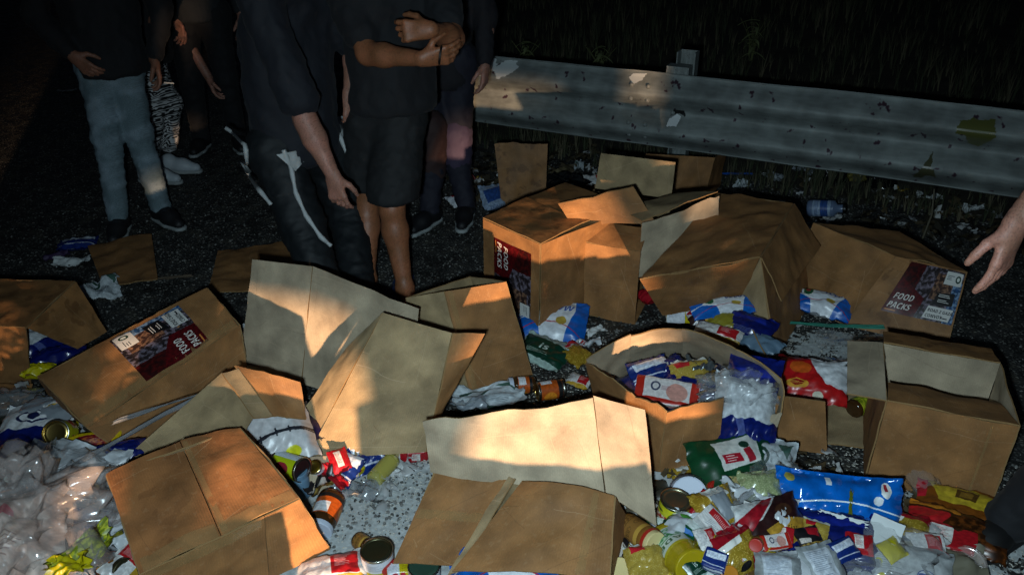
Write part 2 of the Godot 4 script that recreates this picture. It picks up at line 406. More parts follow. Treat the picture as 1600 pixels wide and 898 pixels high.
	panel(b, "standing_flap", Vector3(0.258, 0.210, -1.690), Vector3(0.398, 0.130, -1.646), Vector3(0.384, 0.350, -1.882), Vector3(0.234, 0.390, -1.895), {"out": M.inner_pale, "in": M.kraft, "warp": 0.008})
	panel(b, "flap", Vector3(-0.324, 0.060, -1.579), Vector3(-0.133, 0.090, -1.542), Vector3(0.000, 0.215, -1.758), Vector3(-0.219, 0.190, -1.811), {"warp": 0.008, "crease": [[0.5, 0.004, 0.3]]})
	var fl := surf
	panel(b, "flap", Vector3(-0.155, 0.130, -1.486), Vector3(0.248, 0.130, -1.461), Vector3(0.278, 0.225, -1.661), Vector3(0.027, 0.230, -1.714), {"warp": 0.012, "bend": 0.02, "out": M.kraft})
	var fr := surf
	tape(b, fl, 0.03, 0.46, 0.9, 0.56)
	tape(b, fr, 0.78, 0.02, 0.84, 0.97)
	panel(b, "side_panel", Vector3(0.267, 0.000, -1.524), Vector3(0.359, 0.000, -1.758), Vector3(0.281, 0.225, -1.659), Vector3(0.250, 0.130, -1.461), {"warp": 0.004})
	panel(b, "side_panel", Vector3(-0.334, 0.000, -1.624), Vector3(-0.249, 0.000, -1.837), Vector3(-0.219, 0.190, -1.808), Vector3(-0.324, 0.060, -1.579), {"warp": 0.004})
	panel(b, "crumpled_edge", Vector3(-0.167, 0.100, -1.503), Vector3(-0.130, 0.120, -1.506), Vector3(0.009, 0.227, -1.728), Vector3(-0.009, 0.220, -1.747), {"warp": 0.012, "out": M.inner})
	panel(b, "side_panel", Vector3(-0.249, 0.000, -1.837), Vector3(0.359, 0.000, -1.758), Vector3(0.258, 0.210, -1.690), Vector3(-0.229, 0.190, -1.803), {"out": M.inner, "in": M.kraft})
	# front left box, taped, seen on its closed top
	b = loose("front left box lying closed with clear tape along its brown top edge", Vector3(-0.853, 0.000, -1.707))
	panel(b, "top_panel", Vector3(-0.886, 0.250, -1.368), Vector3(-0.722, 0.270, -1.469), Vector3(-0.933, 0.310, -1.787), Vector3(-1.084, 0.300, -1.660), {"out": M.kraft_rust, "warp": 0.008, "bend": 0.006})
	fl = surf
	panel(b, "top_panel", Vector3(-0.721, 0.270, -1.471), Vector3(-0.554, 0.290, -1.583), Vector3(-0.772, 0.330, -1.822), Vector3(-0.932, 0.310, -1.790), {"out": M.kraft_rust, "warp": 0.008, "bend": 0.006})
	fr = surf
	panel(b, "side_panel", Vector3(-0.921, 0.020, -1.386), Vector3(-0.655, 0.040, -1.542), Vector3(-0.628, 0.285, -1.524), Vector3(-0.885, 0.250, -1.366), {"warp": 0.006})
	var fs := surf
	panel(b, "side_panel", Vector3(-0.655, 0.040, -1.544), Vector3(-0.507, 0.060, -1.630), Vector3(-0.552, 0.290, -1.581), Vector3(-0.627, 0.285, -1.526), {"warp": 0.006})
	panel(b, "side_panel", Vector3(-0.507, 0.060, -1.630), Vector3(-0.719, 0.060, -1.941), Vector3(-0.772, 0.330, -1.822), Vector3(-0.552, 0.290, -1.581), {"warp": 0.008})
	panel(b, "side_panel", Vector3(-0.719, 0.060, -1.941), Vector3(-1.095, 0.030, -1.916), Vector3(-1.084, 0.300, -1.660), Vector3(-0.772, 0.330, -1.822), {"warp": 0.005})
	panel(b, "side_panel", Vector3(-1.095, 0.030, -1.916), Vector3(-0.921, 0.020, -1.386), Vector3(-0.885, 0.250, -1.366), Vector3(-1.084, 0.300, -1.660), {"warp": 0.005})
	tape(b, fl, 0.05, 0.0, 0.98, 0.12)
	tape(b, fr, 0.02, 0.0, 0.98, 0.10)
	tape(b, fs, 0.03, 0.86, 0.97, 0.995)
	tape(b, fr, 0.02, 0.02, 0.10, 0.98)
	# flap behind it
	b = loose("folded box corner with an orange inside flap, wedged behind the taped box", Vector3(-0.992, 0.000, -2.278))
	panel(b, "side_panel", Vector3(-1.194, 0.120, -1.955), Vector3(-0.913, 0.060, -1.956), Vector3(-0.762, 0.300, -1.912), Vector3(-0.905, 0.340, -2.087), {"out": M.inner, "in": M.kraft})
	panel(b, "flap", Vector3(-0.760, 0.300, -1.905), Vector3(-0.723, 0.270, -1.957), Vector3(-0.851, 0.355, -2.086), Vector3(-0.899, 0.345, -2.076), {"out": M.inner, "in": M.kraft})
	panel(b, "side_panel", Vector3(-0.726, 0.260, -1.971), Vector3(-0.647, 0.200, -2.034), Vector3(-0.663, 0.310, -2.075), Vector3(-0.865, 0.360, -2.096), {"out": M.kraft, "warp": 0.006, "crease": [[0.3, 0.008, 0.2]]})
	# long box at the left with the printed sheet
	b = loose("long flattened box with a dark printed sheet, lying tilted at the left", Vector3(-1.380, 0.000, -2.513))
	panel(b, "top_panel", Vector3(-1.342, 0.170, -2.030), Vector3(-0.998, 0.250, -2.518), Vector3(-1.149, 0.330, -2.666), Vector3(-1.573, 0.240, -2.212), {"warp": 0.006, "bendv": 0.012})
	fl = surf
	panel(b, "side_panel", Vector3(-1.271, 0.020, -2.074), Vector3(-0.989, 0.080, -2.501), Vector3(-0.996, 0.250, -2.527), Vector3(-1.340, 0.170, -2.030), {"warp": 0.006})
	panel(b, "side_panel", Vector3(-0.989, 0.080, -2.501), Vector3(-1.179, 0.050, -2.906), Vector3(-1.147, 0.330, -2.666), Vector3(-0.996, 0.250, -2.527), {"warp": 0.006})
	panel(b, "side_panel", Vector3(-1.179, 0.050, -2.906), Vector3(-1.620, 0.020, -2.325), Vector3(-1.573, 0.240, -2.212), Vector3(-1.147, 0.330, -2.666), {"warp": 0.006})
	panel(b, "side_panel", Vector3(-1.620, 0.020, -2.325), Vector3(-1.271, 0.020, -2.074), Vector3(-1.340, 0.170, -2.030), Vector3(-1.573, 0.240, -2.212), {"warp": 0.006})
	sheet_print(b, fl, 0.38, 0.06, 0.80, 0.93, 3)
	tape(b, fl, 0.0, 0.02, 0.99, 0.14)
	# box cut by the left edge
	b = loose("box cut by the left picture edge, its flap tipped over blue packets", Vector3(-1.960, 0.000, -2.644))
	panel(b, "side_panel", Vector3(-2.324, 0.000, -2.513), Vector3(-1.807, 0.000, -2.488), Vector3(-1.720, 0.290, -2.442), Vector3(-2.208, 0.290, -2.496), {"warp": 0.006})
	panel(b, "top_panel", Vector3(-2.208, 0.290, -2.496), Vector3(-1.720, 0.290, -2.442), Vector3(-1.705, 0.300, -2.775), Vector3(-2.321, 0.300, -2.818), {"out": M.kraft_dark_stained, "warp": 0.01})
	panel(b, "flap", Vector3(-1.717, 0.290, -2.442), Vector3(-1.664, 0.100, -2.603), Vector3(-1.608, 0.100, -2.730), Vector3(-1.702, 0.300, -2.775), {"warp": 0.006, "out": M.kraft_dark_stained})
	panel(b, "side_panel", Vector3(-1.732, 0.000, -2.860), Vector3(-2.447, 0.000, -2.938), Vector3(-2.321, 0.300, -2.818), Vector3(-1.705, 0.300, -2.775), {})
	panel(b, "flap", Vector3(-2.099, 0.020, -2.325), Vector3(-1.734, 0.020, -2.325), Vector3(-1.753, 0.060, -2.427), Vector3(-2.151, 0.060, -2.427), {"warp": 0.01})
	# large pale board standing at the middle left
	b = loose("tall grey inside-out box side standing behind the folded corner", Vector3(-0.775, 0.000, -2.513))
	panel(b, "side_panel", Vector3(-1.034, 0.060, -2.571), Vector3(-0.771, 0.060, -2.427), Vector3(-0.718, 0.460, -2.588), Vector3(-0.958, 0.450, -2.666), {"out": M.inner_pale, "in": M.kraft, "warp": 0.006})
	panel(b, "side_panel", Vector3(-0.769, 0.060, -2.427), Vector3(-0.365, 0.020, -2.325), Vector3(-0.312, 0.420, -2.350), Vector3(-0.716, 0.460, -2.588), {"out": M.inner_pale, "in": M.kraft, "warp": 0.010, "crease": [[0.5, 0.02, 0.5]]})
	panel(b, "bottom_panel", Vector3(-0.897, 0.050, -2.285), Vector3(-0.701, 0.050, -2.213), Vector3(-0.771, 0.060, -2.427), Vector3(-1.029, 0.060, -2.571), {"out": M.inner, "in": M.kraft})
	# tan board tipped in the middle, one end in the light
	b = loose("big tan box panel tipped up in the middle with a bright orange end", Vector3(-0.458, 0.000, -2.172))
	panel(b, "side_panel", Vector3(-0.660, 0.050, -2.032), Vector3(-0.278, 0.070, -2.033), Vector3(-0.189, 0.440, -2.160), Vector3(-0.418, 0.460, -2.254), {"out": M.inner, "in": M.kraft, "warp": 0.010, "bend": 0.015, "crease": [[0.25, 0.006, 0.6]]})
	panel(b, "side_panel", Vector3(-0.661, 0.050, -2.035), Vector3(-0.419, 0.460, -2.250), Vector3(-0.551, 0.320, -2.256), Vector3(-0.710, 0.120, -2.139), {"out": M.inner, "in": M.kraft, "warp": 0.006})
	panel(b, "flap", Vector3(-0.276, 0.070, -2.033), Vector3(-0.225, 0.170, -2.124), Vector3(-0.087, 0.430, -2.173), Vector3(-0.187, 0.440, -2.160), {"out": M.kraft, "warp": 0.006})
	# brown box behind it
	b = loose("scuffed brown box with a lit top corner behind the tipped tan panel", Vector3(-0.153, 0.000, -2.690))
	panel(b, "side_panel", Vector3(-0.154, 0.000, -2.439), Vector3(0.079, 0.000, -2.564), Vector3(-0.023, 0.400, -2.583), Vector3(-0.241, 0.400, -2.510), {"out": M.kraft, "warp": 0.006, "crease": [[0.15, 0.004, 0.2]]})
	fl = surf
	panel(b, "side_panel", Vector3(-0.399, 0.000, -2.621), Vector3(-0.154, 0.000, -2.439), Vector3(-0.241, 0.400, -2.510), Vector3(-0.382, 0.360, -2.536), {"out": M.inner, "warp": 0.008})
	panel(b, "side_panel", Vector3(0.079, 0.000, -2.564), Vector3(-0.107, 0.000, -2.886), Vector3(-0.159, 0.340, -2.741), Vector3(-0.023, 0.400, -2.583), {"out": M.kraft_dark_stained})
	panel(b, "side_panel", Vector3(-0.107, 0.000, -2.886), Vector3(-0.399, 0.000, -2.621), Vector3(-0.382, 0.360, -2.536), Vector3(-0.159, 0.340, -2.741), {"out": M.kraft_dark_stained})
	tape(b, fl, 0.04, 0.0, 0.12, 0.99)
	# unseen boxes added below the picture, at the photographer's feet, to shade the front of the heap
	carton("unseen closed brown box added to block low light at the photographer's feet below the picture's middle", Vector3(-0.26, 0, -0.88), Vector3(0.42, 0, -0.86), Vector3(-0.26, 0, -1.20), 0.29, {"flaps": {"front": [0.17, -90.0], "back": [0.17, -90.0]}})
	carton("unseen closed brown box added to block low light right of the photographer's feet below the picture", Vector3(0.45, 0, -0.84), Vector3(1.12, 0, -0.80), Vector3(0.44, 0, -1.16), 0.29, {"flaps": {"front": [0.18, -90.0], "back": [0.18, -90.0]}})
	carton("unseen closed brown box added to block low light left of the photographer's feet below the picture", Vector3(-0.92, 0, -0.84), Vector3(-0.49, 0, -0.86), Vector3(-0.91, 0, -1.16), 0.30, {"flaps": {"front": [0.16, -90.0], "back": [0.16, -90.0]}})
	# boards lying in the dark
	b = loose("dirty stained board leaning below the left end of the crash barrier", Vector3(0.055, 0.000, -4.321), "cardboard_sheet", "cardboard")
	panel(b, "board", Vector3(-0.059, 0.000, -4.283), Vector3(0.193, 0.000, -4.341), Vector3(0.204, 0.330, -4.423), Vector3(-0.101, 0.340, -4.403), {"out": M.kraft_dark_stained, "warp": 0.008, "tear": 0.02})
	b = loose("dark box half hidden by the barrier post behind the raised orange flap", Vector3(0.917, 0.000, -4.504), "cardboard_sheet", "cardboard")
	panel(b, "board", Vector3(0.616, 0.000, -4.381), Vector3(1.120, 0.000, -4.381), Vector3(1.166, 0.240, -4.431), Vector3(0.772, 0.260, -4.440), {"out": M.kraft, "warp": 0.01})
	panel(b, "board", Vector3(1.120, 0.000, -4.381), Vector3(1.266, 0.000, -4.611), Vector3(1.293, 0.200, -4.666), Vector3(1.166, 0.240, -4.431), {"out": M.kraft})
	b = loose("flat trodden board lying on the dark road left of the jeans", Vector3(-1.938, 0.000, -3.589), "cardboard_sheet", "cardboard")
	panel(b, "board", Vector3(-1.886, 0.020, -3.272), Vector3(-1.648, 0.030, -3.317), Vector3(-1.868, 0.040, -3.802), Vector3(-2.146, 0.030, -3.682), {"out": M.kraft, "warp": 0.014})
	b = loose("flat board in the dark at the feet of the man in track pants", Vector3(-1.272, 0.000, -3.483), "cardboard_sheet", "cardboard")
	panel(b, "board", Vector3(-1.385, 0.015, -3.226), Vector3(-0.958, 0.030, -3.216), Vector3(-1.146, 0.030, -3.744), Vector3(-1.480, 0.015, -3.654), {"out": M.kraft, "warp": 0.014})
	b = loose("pale crumpled board scraps in front of the barrier post", Vector3(0.573, 0.000, -4.504), "cardboard_sheet", "cardboard")
	panel(b, "board", Vector3(0.467, 0.000, -4.381), Vector3(0.766, 0.020, -4.272), Vector3(0.743, 0.140, -4.429), Vector3(0.482, 0.100, -4.399), {"out": M.kraft_dark_stained, "in": M.kraft_dark_stained, "warp": 0.03, "tear": 0.03})
	b = loose("flat damp board under the netted jar between the right boxes", Vector3(1.105, 0.000, -2.278), "cardboard_sheet", "cardboard")
	panel(b, "board", Vector3(0.954, 0.010, -2.159), Vector3(1.180, 0.010, -2.126), Vector3(1.370, 0.015, -2.410), Vector3(1.169, 0.015, -2.470), {"out": M.inner, "warp": 0.01})

# ---------------------------------------------------------------- people
# blotches, freckles and fine hair
func skin_tex(sd: int) -> ImageTexture:
	var a := field_bytes(noise(FastNoiseLite.TYPE_SIMPLEX_SMOOTH, 0.02, sd, 4), 256, 256)
	var b := field_bytes(noise(FastNoiseLite.TYPE_SIMPLEX, 0.25, sd + 1, 2), 256, 256)
	return tex_from(256, 256, func(x: int, y: int, i: int) -> Color:
		var k := 0.82 + 0.22 * a[i] / 255.0 + 0.12 * (b[(y / 3) * 256 + x] / 255.0 - 0.5)
		var f := smoothstep(0.74, 0.80, b[i] / 255.0) * 0.22
		return Color(k, k * (0.97 - 0.05 * a[i] / 255.0), k * 0.95) * (1.0 - f))

func people() -> void:
	var skt := skin_tex(61)
	var skin := mat(Color("b08470"), 0.55, {"subsurf_scatter_enabled": true, "subsurf_scatter_strength": 0.05})
	var skin2 := mat(Color("9c7058"), 0.55, {"subsurf_scatter_enabled": true, "subsurf_scatter_strength": 0.05})
	for m in [skin, skin2]:
		m.albedo_texture = skt
		m.uv1_scale = Vector3(2.0, 2.0, 2.0)
	var hair := mat(Color("0d0b0a"), 0.6)
	var black := mat(Color("131418"), 0.85, {"rim_enabled": true, "rim": 0.2})
	var navy := mat(Color("12161f"), 0.8, {"rim_enabled": true, "rim": 0.2})
	var pants := mat(Color("0c1216"), 0.7)
	var shorts := mat(Color("17181a"), 0.8)
	var denim := mat(Color.WHITE, 0.85)
	denim.albedo_texture = print_of("denim")
	denim.uv1_scale = Vector3(2.2, 2.2, 2.2)
	denim.texture_repeat = true
	var zebra := mat(Color.WHITE, 0.8)
	zebra.albedo_texture = print_of("zebra")
	zebra.uv1_scale = Vector3(3.4, 3.4, 3.4)
	# jeans and black top, left
	var j := figure(Vector3(-2.102, 0.000, -4.207), Vector3(0.45, 0, 0.9), 1.74)
	j.anL = Vector3(-1.912, 0.090, -4.062); j.anR = Vector3(-2.080, 0.090, -3.920)
	j.knL = Vector3(-1.963, 0.499, -4.100); j.knR = Vector3(-2.089, 0.497, -4.020)
	j.pel = Vector3(-2.039, 0.896, -4.150); j.hipL = Vector3(-1.985, 0.823, -4.160); j.hipR = Vector3(-2.115, 0.820, -4.120)
	j.belly = j.pel + Vector3(0, 0.17, 0); j.chest = j.pel + Vector3(-0.02, 0.37, 0)
	j.neck = j.pel + Vector3(-0.02, 0.54, 0.01); j.head = j.pel + Vector3(-0.01, 0.69, 0.03)
	j.shL = j.pel + Vector3(0.16, 0.47, -0.08); j.shR = j.pel + Vector3(-0.18, 0.47, 0.06)
	j.elL = Vector3(-1.765, 1.102, -4.220); j.wrL = Vector3(-1.807, 0.864, -4.120); j.elR = Vector3(-2.312, 1.098, -4.050); j.wrR = Vector3(-2.140, 0.913, -3.980)
	j.hdL = Vector3(0.15, -1, 0.1); j.hdR = Vector3(0.7, -0.7, 0.1); j.pnR = Vector3(0.3, 0, -1); j.thL = Vector3(0.4, 0, 1)
	j.toeL = Vector3(0.7, 0, 0.6); j.toeR = Vector3(0.2, 0, 1)
	person("person in washed blue jeans and black top, hand at the pocket", j, {"skin": skin2, "hair": hair, "shirt": black, "trousers": denim, "shoes": mat(Color("18181b"), 0.6), "sleeve": 0.95, "hem": 0.05, "loose": 0.92, "thigh": 0.086, "top_name": "jacket"})
	var mb := MB.new()
	mb.tube([Vector3(-1.754, 0.760, -4.060), Vector3(-1.698, 0.761, -4.040)], [0.004], 8)
	tag(obj("cigarette", mb, M.white_paper), "white cigarette held by the person in jeans", "cigarette")
	# striped trousers behind
	j = figure(Vector3(-2.236, 0.000, -4.982), Vector3(1, 0, 0.35), 1.7)
	j.anR = Vector3(-2.171, 0.090, -4.859); j.anL = Vector3(-2.221, 0.090, -4.679)
	j.knR = Vector3(-2.161, 0.406, -5.000); j.knL = Vector3(-2.227, 0.401, -4.900); j.toeR = Vector3(1, 0, 0.1); j.toeL = Vector3(1, 0, 0.2)
	person("person in black coat, zebra striped trousers and white sneakers behind the jeans", j, {"skin": skin, "hair": hair, "shirt": black, "trousers": zebra, "shoes": mat(Color("b4bcc2"), 0.5), "sleeve": 0.95, "hem": 0.2, "leg": 0.86, "loose": 1.1, "bulk": 1.1, "top_name": "coat"})
	# dark figure further back
	j = figure(Vector3(-2.000, 0.000, -5.323), Vector3(0.2, 0, 1), 1.72)
	j.wrR = Vector3(-1.971, 0.499, -5.250); j.hdR = Vector3(0.3, -1, 0.2)
	person("dark figure with grey shirt tail between the jeans and the track pants", j, {"skin": skin, "hair": hair, "shirt": mat(Color("26292c"), 0.85), "trousers": black, "shoes": mat(Color("141416"), 0.6), "sleeve": 0.9, "hem": 0.02})
	# track pants with white piping, hand hanging down
	j = figure(Vector3(-0.916, 0.000, -3.272), Vector3(0.75, 0, 0.65), 1.78)
	j.pel = Vector3(-0.917, 0.735, -3.320); j.hipL = Vector3(-0.820, 0.617, -3.420); j.hipR = Vector3(-0.989, 0.691, -3.220)
	j.knL = Vector3(-0.750, 0.311, -3.420); j.knR = Vector3(-0.889, 0.408, -3.120); j.anL = Vector3(-0.673, 0.090, -3.104); j.anR = Vector3(-0.743, 0.090, -2.890)
	j.belly = j.pel + Vector3(0.0, 0.18, 0.0); j.chest = j.pel + Vector3(0.02, 0.40, 0.02); j.neck = j.pel + Vector3(0.07, 0.57, 0.05); j.head = j.pel + Vector3(0.11, 0.72, 0.08)
	j.shR = Vector3(-0.946, 1.251, -3.100); j.shR.y = 1.38; j.shL = j.pel + Vector3(0.17, 0.50, -0.08)
	j.elR = Vector3(-0.785, 0.870, -3.000); j.wrR = Vector3(-0.693, 0.672, -2.950); j.hdR = Vector3(0.12, -1, 0.08); j.pnR = Vector3(0.35, 0, -1); j.thR = Vector3(0.9, 0, 0.3); j.curlR = 0.55
	j.elL = Vector3(-0.654, 1.066, -3.450); j.wrL = Vector3(-0.682, 0.885, -3.360); j.hdL = Vector3(0.05, -1, 0.1); j.pnL = Vector3(-0.5, 0, -0.8); j.thL = Vector3(0.8, 0, 0.5)
	var c := person("man in black shirt and black track pants with white piping, hand hanging", j, {"skin": skin, "hair": hair, "shirt": navy, "trousers": pants, "shoes": mat(Color("1a1a1c"), 0.6), "sleeve": 0.42, "hem": 0.06, "bulk": 1.12, "loose": 1.25, "hand_cell": 0.004, "leg": 0.97})
	var white := mat(Color("b4b8b8"), 0.6)
	var tf := last_trousers
	for path in [[Vector3(-0.916, 0.915, -2.600), Vector3(-0.878, 0.882, -2.600), Vector3(-0.882, 0.798, -2.600), Vector3(-0.857, 0.728, -2.600), Vector3(-0.814, 0.656, -2.600)], [Vector3(-0.751, 0.866, -2.600), Vector3(-0.734, 0.798, -2.600), Vector3(-0.731, 0.716, -2.600), Vector3(-0.707, 0.632, -2.600), Vector3(-0.665, 0.551, -2.600), Vector3(-0.624, 0.505, -2.600)], [Vector3(-0.552, 0.911, -2.600), Vector3(-0.530, 0.828, -2.600), Vector3(-0.516, 0.740, -2.600), Vector3(-0.496, 0.659, -2.600)]]:
		var pts := []
		for k in path.size() - 1:
			for q in 5:
				var p: Vector3 = path[k].lerp(path[k + 1], q / 5.0)
				var aim: Vector3 = (p - Vector3(0.1, 1.6, 0.0)).normalized()
				pts.append(onto(tf, p, aim))
		var wide := []
		for k in pts.size():
			wide.append(0.0095 + 0.002 * sin(k * 1.3))
		var t := MB.new()
		t.tube(pts, wide, 6)
		t.moved(Transform3D(Basis.IDENTITY, -c.position))
		obj("white_piping", t, white, c)
	for poly in [[Vector3(-0.779, 0.850, -2.600), Vector3(-0.695, 0.864, -2.600), Vector3(-0.668, 0.841, -2.600), Vector3(-0.721, 0.791, -2.600)], [Vector3(-0.562, 0.948, -2.600), Vector3(-0.484, 0.957, -2.600), Vector3(-0.513, 0.917, -2.600), Vector3(-0.546, 0.886, -2.600)]]:
		var t := MB.new()
		t.grid(8, 8, func(u: float, v: float) -> Vector3:
			var p: Vector3 = poly[3].lerp(poly[2], u).lerp(poly[0].lerp(poly[1], u), v)
			return onto(tf, p, (p - Vector3(0.1, 1.6, 0.0)).normalized()) - (p - Vector3(0.1, 1.6, 0.0)).normalized() * 0.004 - c.position)
		obj("white_pocket_trim", t, white, c)
	# black T-shirt, shorts and bare legs
	j = figure(Vector3(-0.565, 0.000, -3.298), Vector3(0.35, 0, 0.95), 1.74)
	j.anL = Vector3(-0.477, 0.080, -3.153); j.anR = Vector3(-0.657, 0.080, -3.246)
	j.knL = Vector3(-0.519, 0.425, -3.220); j.knR = Vector3(-0.663, 0.367, -3.400)
	j.pel = Vector3(-0.498, 0.874, -3.360); j.hipL = Vector3(-0.477, 0.778, -3.360); j.hipR = Vector3(-0.613, 0.753, -3.400)
	j.belly = j.pel + Vector3(0.0, 0.17, 0); j.chest = j.pel + Vector3(0.01, 0.38, 0.02); j.neck = j.pel + Vector3(0.02, 0.55, 0.04); j.head = j.pel + Vector3(0.05, 0.70, 0.08)
	j.shR = j.pel + Vector3(-0.18, 0.47, 0.04); j.shL = j.pel + Vector3(0.19, 0.47, -0.02)
	j.elR = Vector3(-0.558, 1.090, -3.160); j.wrR = Vector3(-0.331, 1.101, -3.020); j.hdR = Vector3(1, 0.12, -0.15); j.pnR = Vector3(0, 0.4, -1); j.thR = Vector3(0, 1, 0)
	j.elL = Vector3(-0.228, 1.140, -3.200); j.wrL = Vector3(-0.298, 1.206, -3.020); j.hdL = Vector3(-1, -0.05, 0.05); j.pnL = Vector3(0, -0.2, -1); j.thL = Vector3(0, 1, 0); j.curlL = 0.9
	j.toeL = Vector3(0.25, 0, 1); j.toeR = Vector3(-0.1, 0, 1)
	person("man in black T-shirt and shorts with folded arms and bare legs", j, {"skin": mat(Color("9c6a48"), 0.5, {"subsurf_scatter_enabled": true, "subsurf_scatter_strength": 0.05, "albedo_texture": skt, "uv1_scale": Vector3(2, 2, 2)}), "hair": hair, "shirt": black, "trousers": shorts, "sleeve": 0.36, "hem": 0.0, "leg": 0.42, "bare_feet": true, "loose": 1.25, "hand_cell": 0.004, "bulk": 1.05})
	mb = MB.new()
	mb.lathe([Vector2(0.034, -0.004), Vector2(0.037, 0.0), Vector2(0.034, 0.004)], 20)
	var ring := obj("wristband", mb, mat(Color("0c0c0c"), 0.5))
	ring.position = Vector3(-0.264, 1.115, -3.020)
	ring.rotation_degrees = Vector3(0, 0, 80)
	tag(ring, "thin black cord on the wrist of the man with folded arms", "wristband")
	for s in [[Vector3(-0.500, 0.000, -3.304), "blue rubber slide under the foot nearest the scuffed box"], [Vector3(-0.688, 0.000, -3.402), "blue rubber slide under the bare foot beside the track pants"]]:
		mb = MB.new()
		var f := Field.new(Vector3(-0.12, -0.02, -0.2), Vector3(0.12, 0.12, 0.24), 0.008)
		f.bone(Vector3(0, 0.016, -0.06), Vector3(0, 0.016, 0.05), 0.040, 0.044, 0.02)
		f.bone(Vector3(0, 0.016, 0.05), Vector3(0, 0.016, 0.16), 0.046, 0.042, 0.02)
		f.cut_above(Vector3(0, 0.024, 0), Vector3.UP)
		f.cut_above(Vector3(0, 0.002, 0), Vector3.DOWN)
		f.net(mb)
		var root := thing("slide_sandal", s[1], "sandal", s[0], "blue slides of the man in shorts")
		obj("sole", mb, mat(Color("1c2c50"), 0.6), root)
		mb = MB.new()
		mb.grid(10, 4, func(u: float, v: float) -> Vector3: return Vector3(-cos(u * PI) * 0.052, 0.02 + sin(u * PI) * 0.058, 0.10 - v * 0.06))
		obj("strap", mb, mat(Color("2c3e70"), 0.55), root)
	# mauve cuffs, stepping away behind
	j = figure(Vector3(-0.366, 0.000, -4.283), Vector3(-0.3, 0, 1), 1.62)
	j.anL = Vector3(-0.252, 0.090, -4.099); j.anR = Vector3(-0.442, 0.090, -4.026)
	j.knL = Vector3(-0.302, 0.290, -4.220); j.knR = Vector3(-0.432, 0.296, -4.100)
	c = person("person in black with a mauve hem below the dark top, behind the folded arms", j, {"skin": skin, "hair": hair, "shirt": mat(Color("16141a"), 0.85), "trousers": mat(Color("181826"), 0.8), "shoes": mat(Color("101014"), 0.6), "sleeve": 0.95, "hem": 0.12, "bulk": 1.05})
	mb = MB.new()
	var kf := Field.new(j.knL - Vector3.ONE * 0.3, j.knL + Vector3.ONE * 0.3, 0.012)
	kf.bone(j.knL + Vector3.UP * 0.16, j.knL - Vector3.UP * 0.04, 0.092, 0.078, 0.02)
	kf.cut_above(j.knL - Vector3.UP * 0.03, Vector3.DOWN)
	kf.net(mb, func(p: Vector3) -> float: return 0.006 * nz(p, 18.0))
	mb.moved(Transform3D(Basis.IDENTITY, -c.position))
	obj("mauve_hem", mb, mat(Color("3c3248"), 0.8), c)
	mb = MB.new()
	kf = Field.new(j.knR - Vector3.ONE * 0.3, j.knR + Vector3.ONE * 0.3, 0.012)
	kf.bone(j.knR + Vector3.UP * 0.22, j.knR - Vector3.UP * 0.06, 0.094, 0.074, 0.02)
	kf.cut_above(j.knR - Vector3.UP * 0.05, Vector3.DOWN)
	kf.net(mb, func(p: Vector3) -> float: return 0.006 * nz(p, 18.0))
	mb.moved(Transform3D(Basis.IDENTITY, -c.position))
	obj("pink_hem", mb, mat(Color("33201f"), 0.8), c)
	# reaching in from the right
	j = figure(Vector3(1.80, 0, -1.5), Vector3(-0.9, 0, -0.1), 1.74)
	j.pel = Vector3(1.84, 0.92, -1.46); j.belly = Vector3(1.78, 1.08, -1.45); j.chest = Vector3(1.68, 1.27, -1.42); j.neck = Vector3(1.58, 1.42, -1.40); j.head = Vector3(1.50, 1.54, -1.40)
	j.shR = Vector3(1.52, 1.36, -1.52); j.shL = Vector3(1.66, 1.36, -1.24)
	j.elR = Vector3(1.26, 1.28, -1.66); j.wrR = Vector3(1.089, 1.052, -1.600); j.hdR = Vector3(1.052, 0.810, -1.550) - Vector3(1.089, 1.052, -1.600); j.pnR = Vector3(-0.55, 0.1, -0.8); j.thR = Vector3(-1.0, 0, 0.5); j.curlR = 0.30
	j.elL = Vector3(1.74, 1.10, -1.10); j.wrL = Vector3(1.62, 0.90, -1.02)
	j.anR = Vector3(1.43, 0.09, -1.72); j.anL = Vector3(1.62, 0.09, -1.34); j.knR = Vector3(1.60, 0.50, -1.68); j.knL = Vector3(1.74, 0.50, -1.38)
	j.hipR = Vector3(1.80, 0.88, -1.56); j.hipL = Vector3(1.86, 0.88, -1.38); j.toeR = Vector3(-0.9, 0, 0.5); j.toeL = Vector3(-0.8, 0, 0.3)
	person("person in black leaning in from the right edge with a bare arm reaching down", j, {"skin": skin, "hair": hair, "shirt": black, "trousers": black, "shoes": mat(Color("0b0b0c"), 0.7), "soles": M.rubber_dark, "sleeve": 0.35, "hem": 0.0, "loose": 1.2, "hand_cell": 0.004})
	# unseen figures behind the camera, bystanders added; clothes and stances shaped to block light
	j = figure(Vector3(-0.09, 0, 0.62), Vector3(0, 0, -1), 1.76, 0.21)
	j.wrR = Vector3(-0.05, 1.64, 0.24); j.elR = Vector3(0.24, 1.34, 0.45); j.hdR = Vector3(0, 0.1, -1); j.wrL = Vector3(-0.15, 1.64, 0.25); j.elL = Vector3(-0.28, 1.36, 0.45); j.hdL = Vector3(0.2, 0.5, -1); j.curlR = 1.0
	person("photographer in dark clothes standing behind the camera with a torch", j, {"skin": skin, "hair": hair, "shirt": navy, "trousers": black, "shoes": black, "sleeve": 0.9, "hem": 0.39, "bulk": 1.4, "leg_cell": 0.016, "top_name": "long_shirt"})
	j = figure(Vector3(-0.49, 0, 1.2), Vector3(0, 0, -1), 1.70, 0.11)
	person("unseen bystander added behind and left of the photographer, long dark shirt shaped to block the lamp", j, {"skin": skin, "hair": hair, "shirt": black, "trousers": black, "shoes": black, "sleeve": 0.9, "hem": 0.34, "bulk": 1.75, "leg_cell": 0.016, "top_name": "long_shirt"})
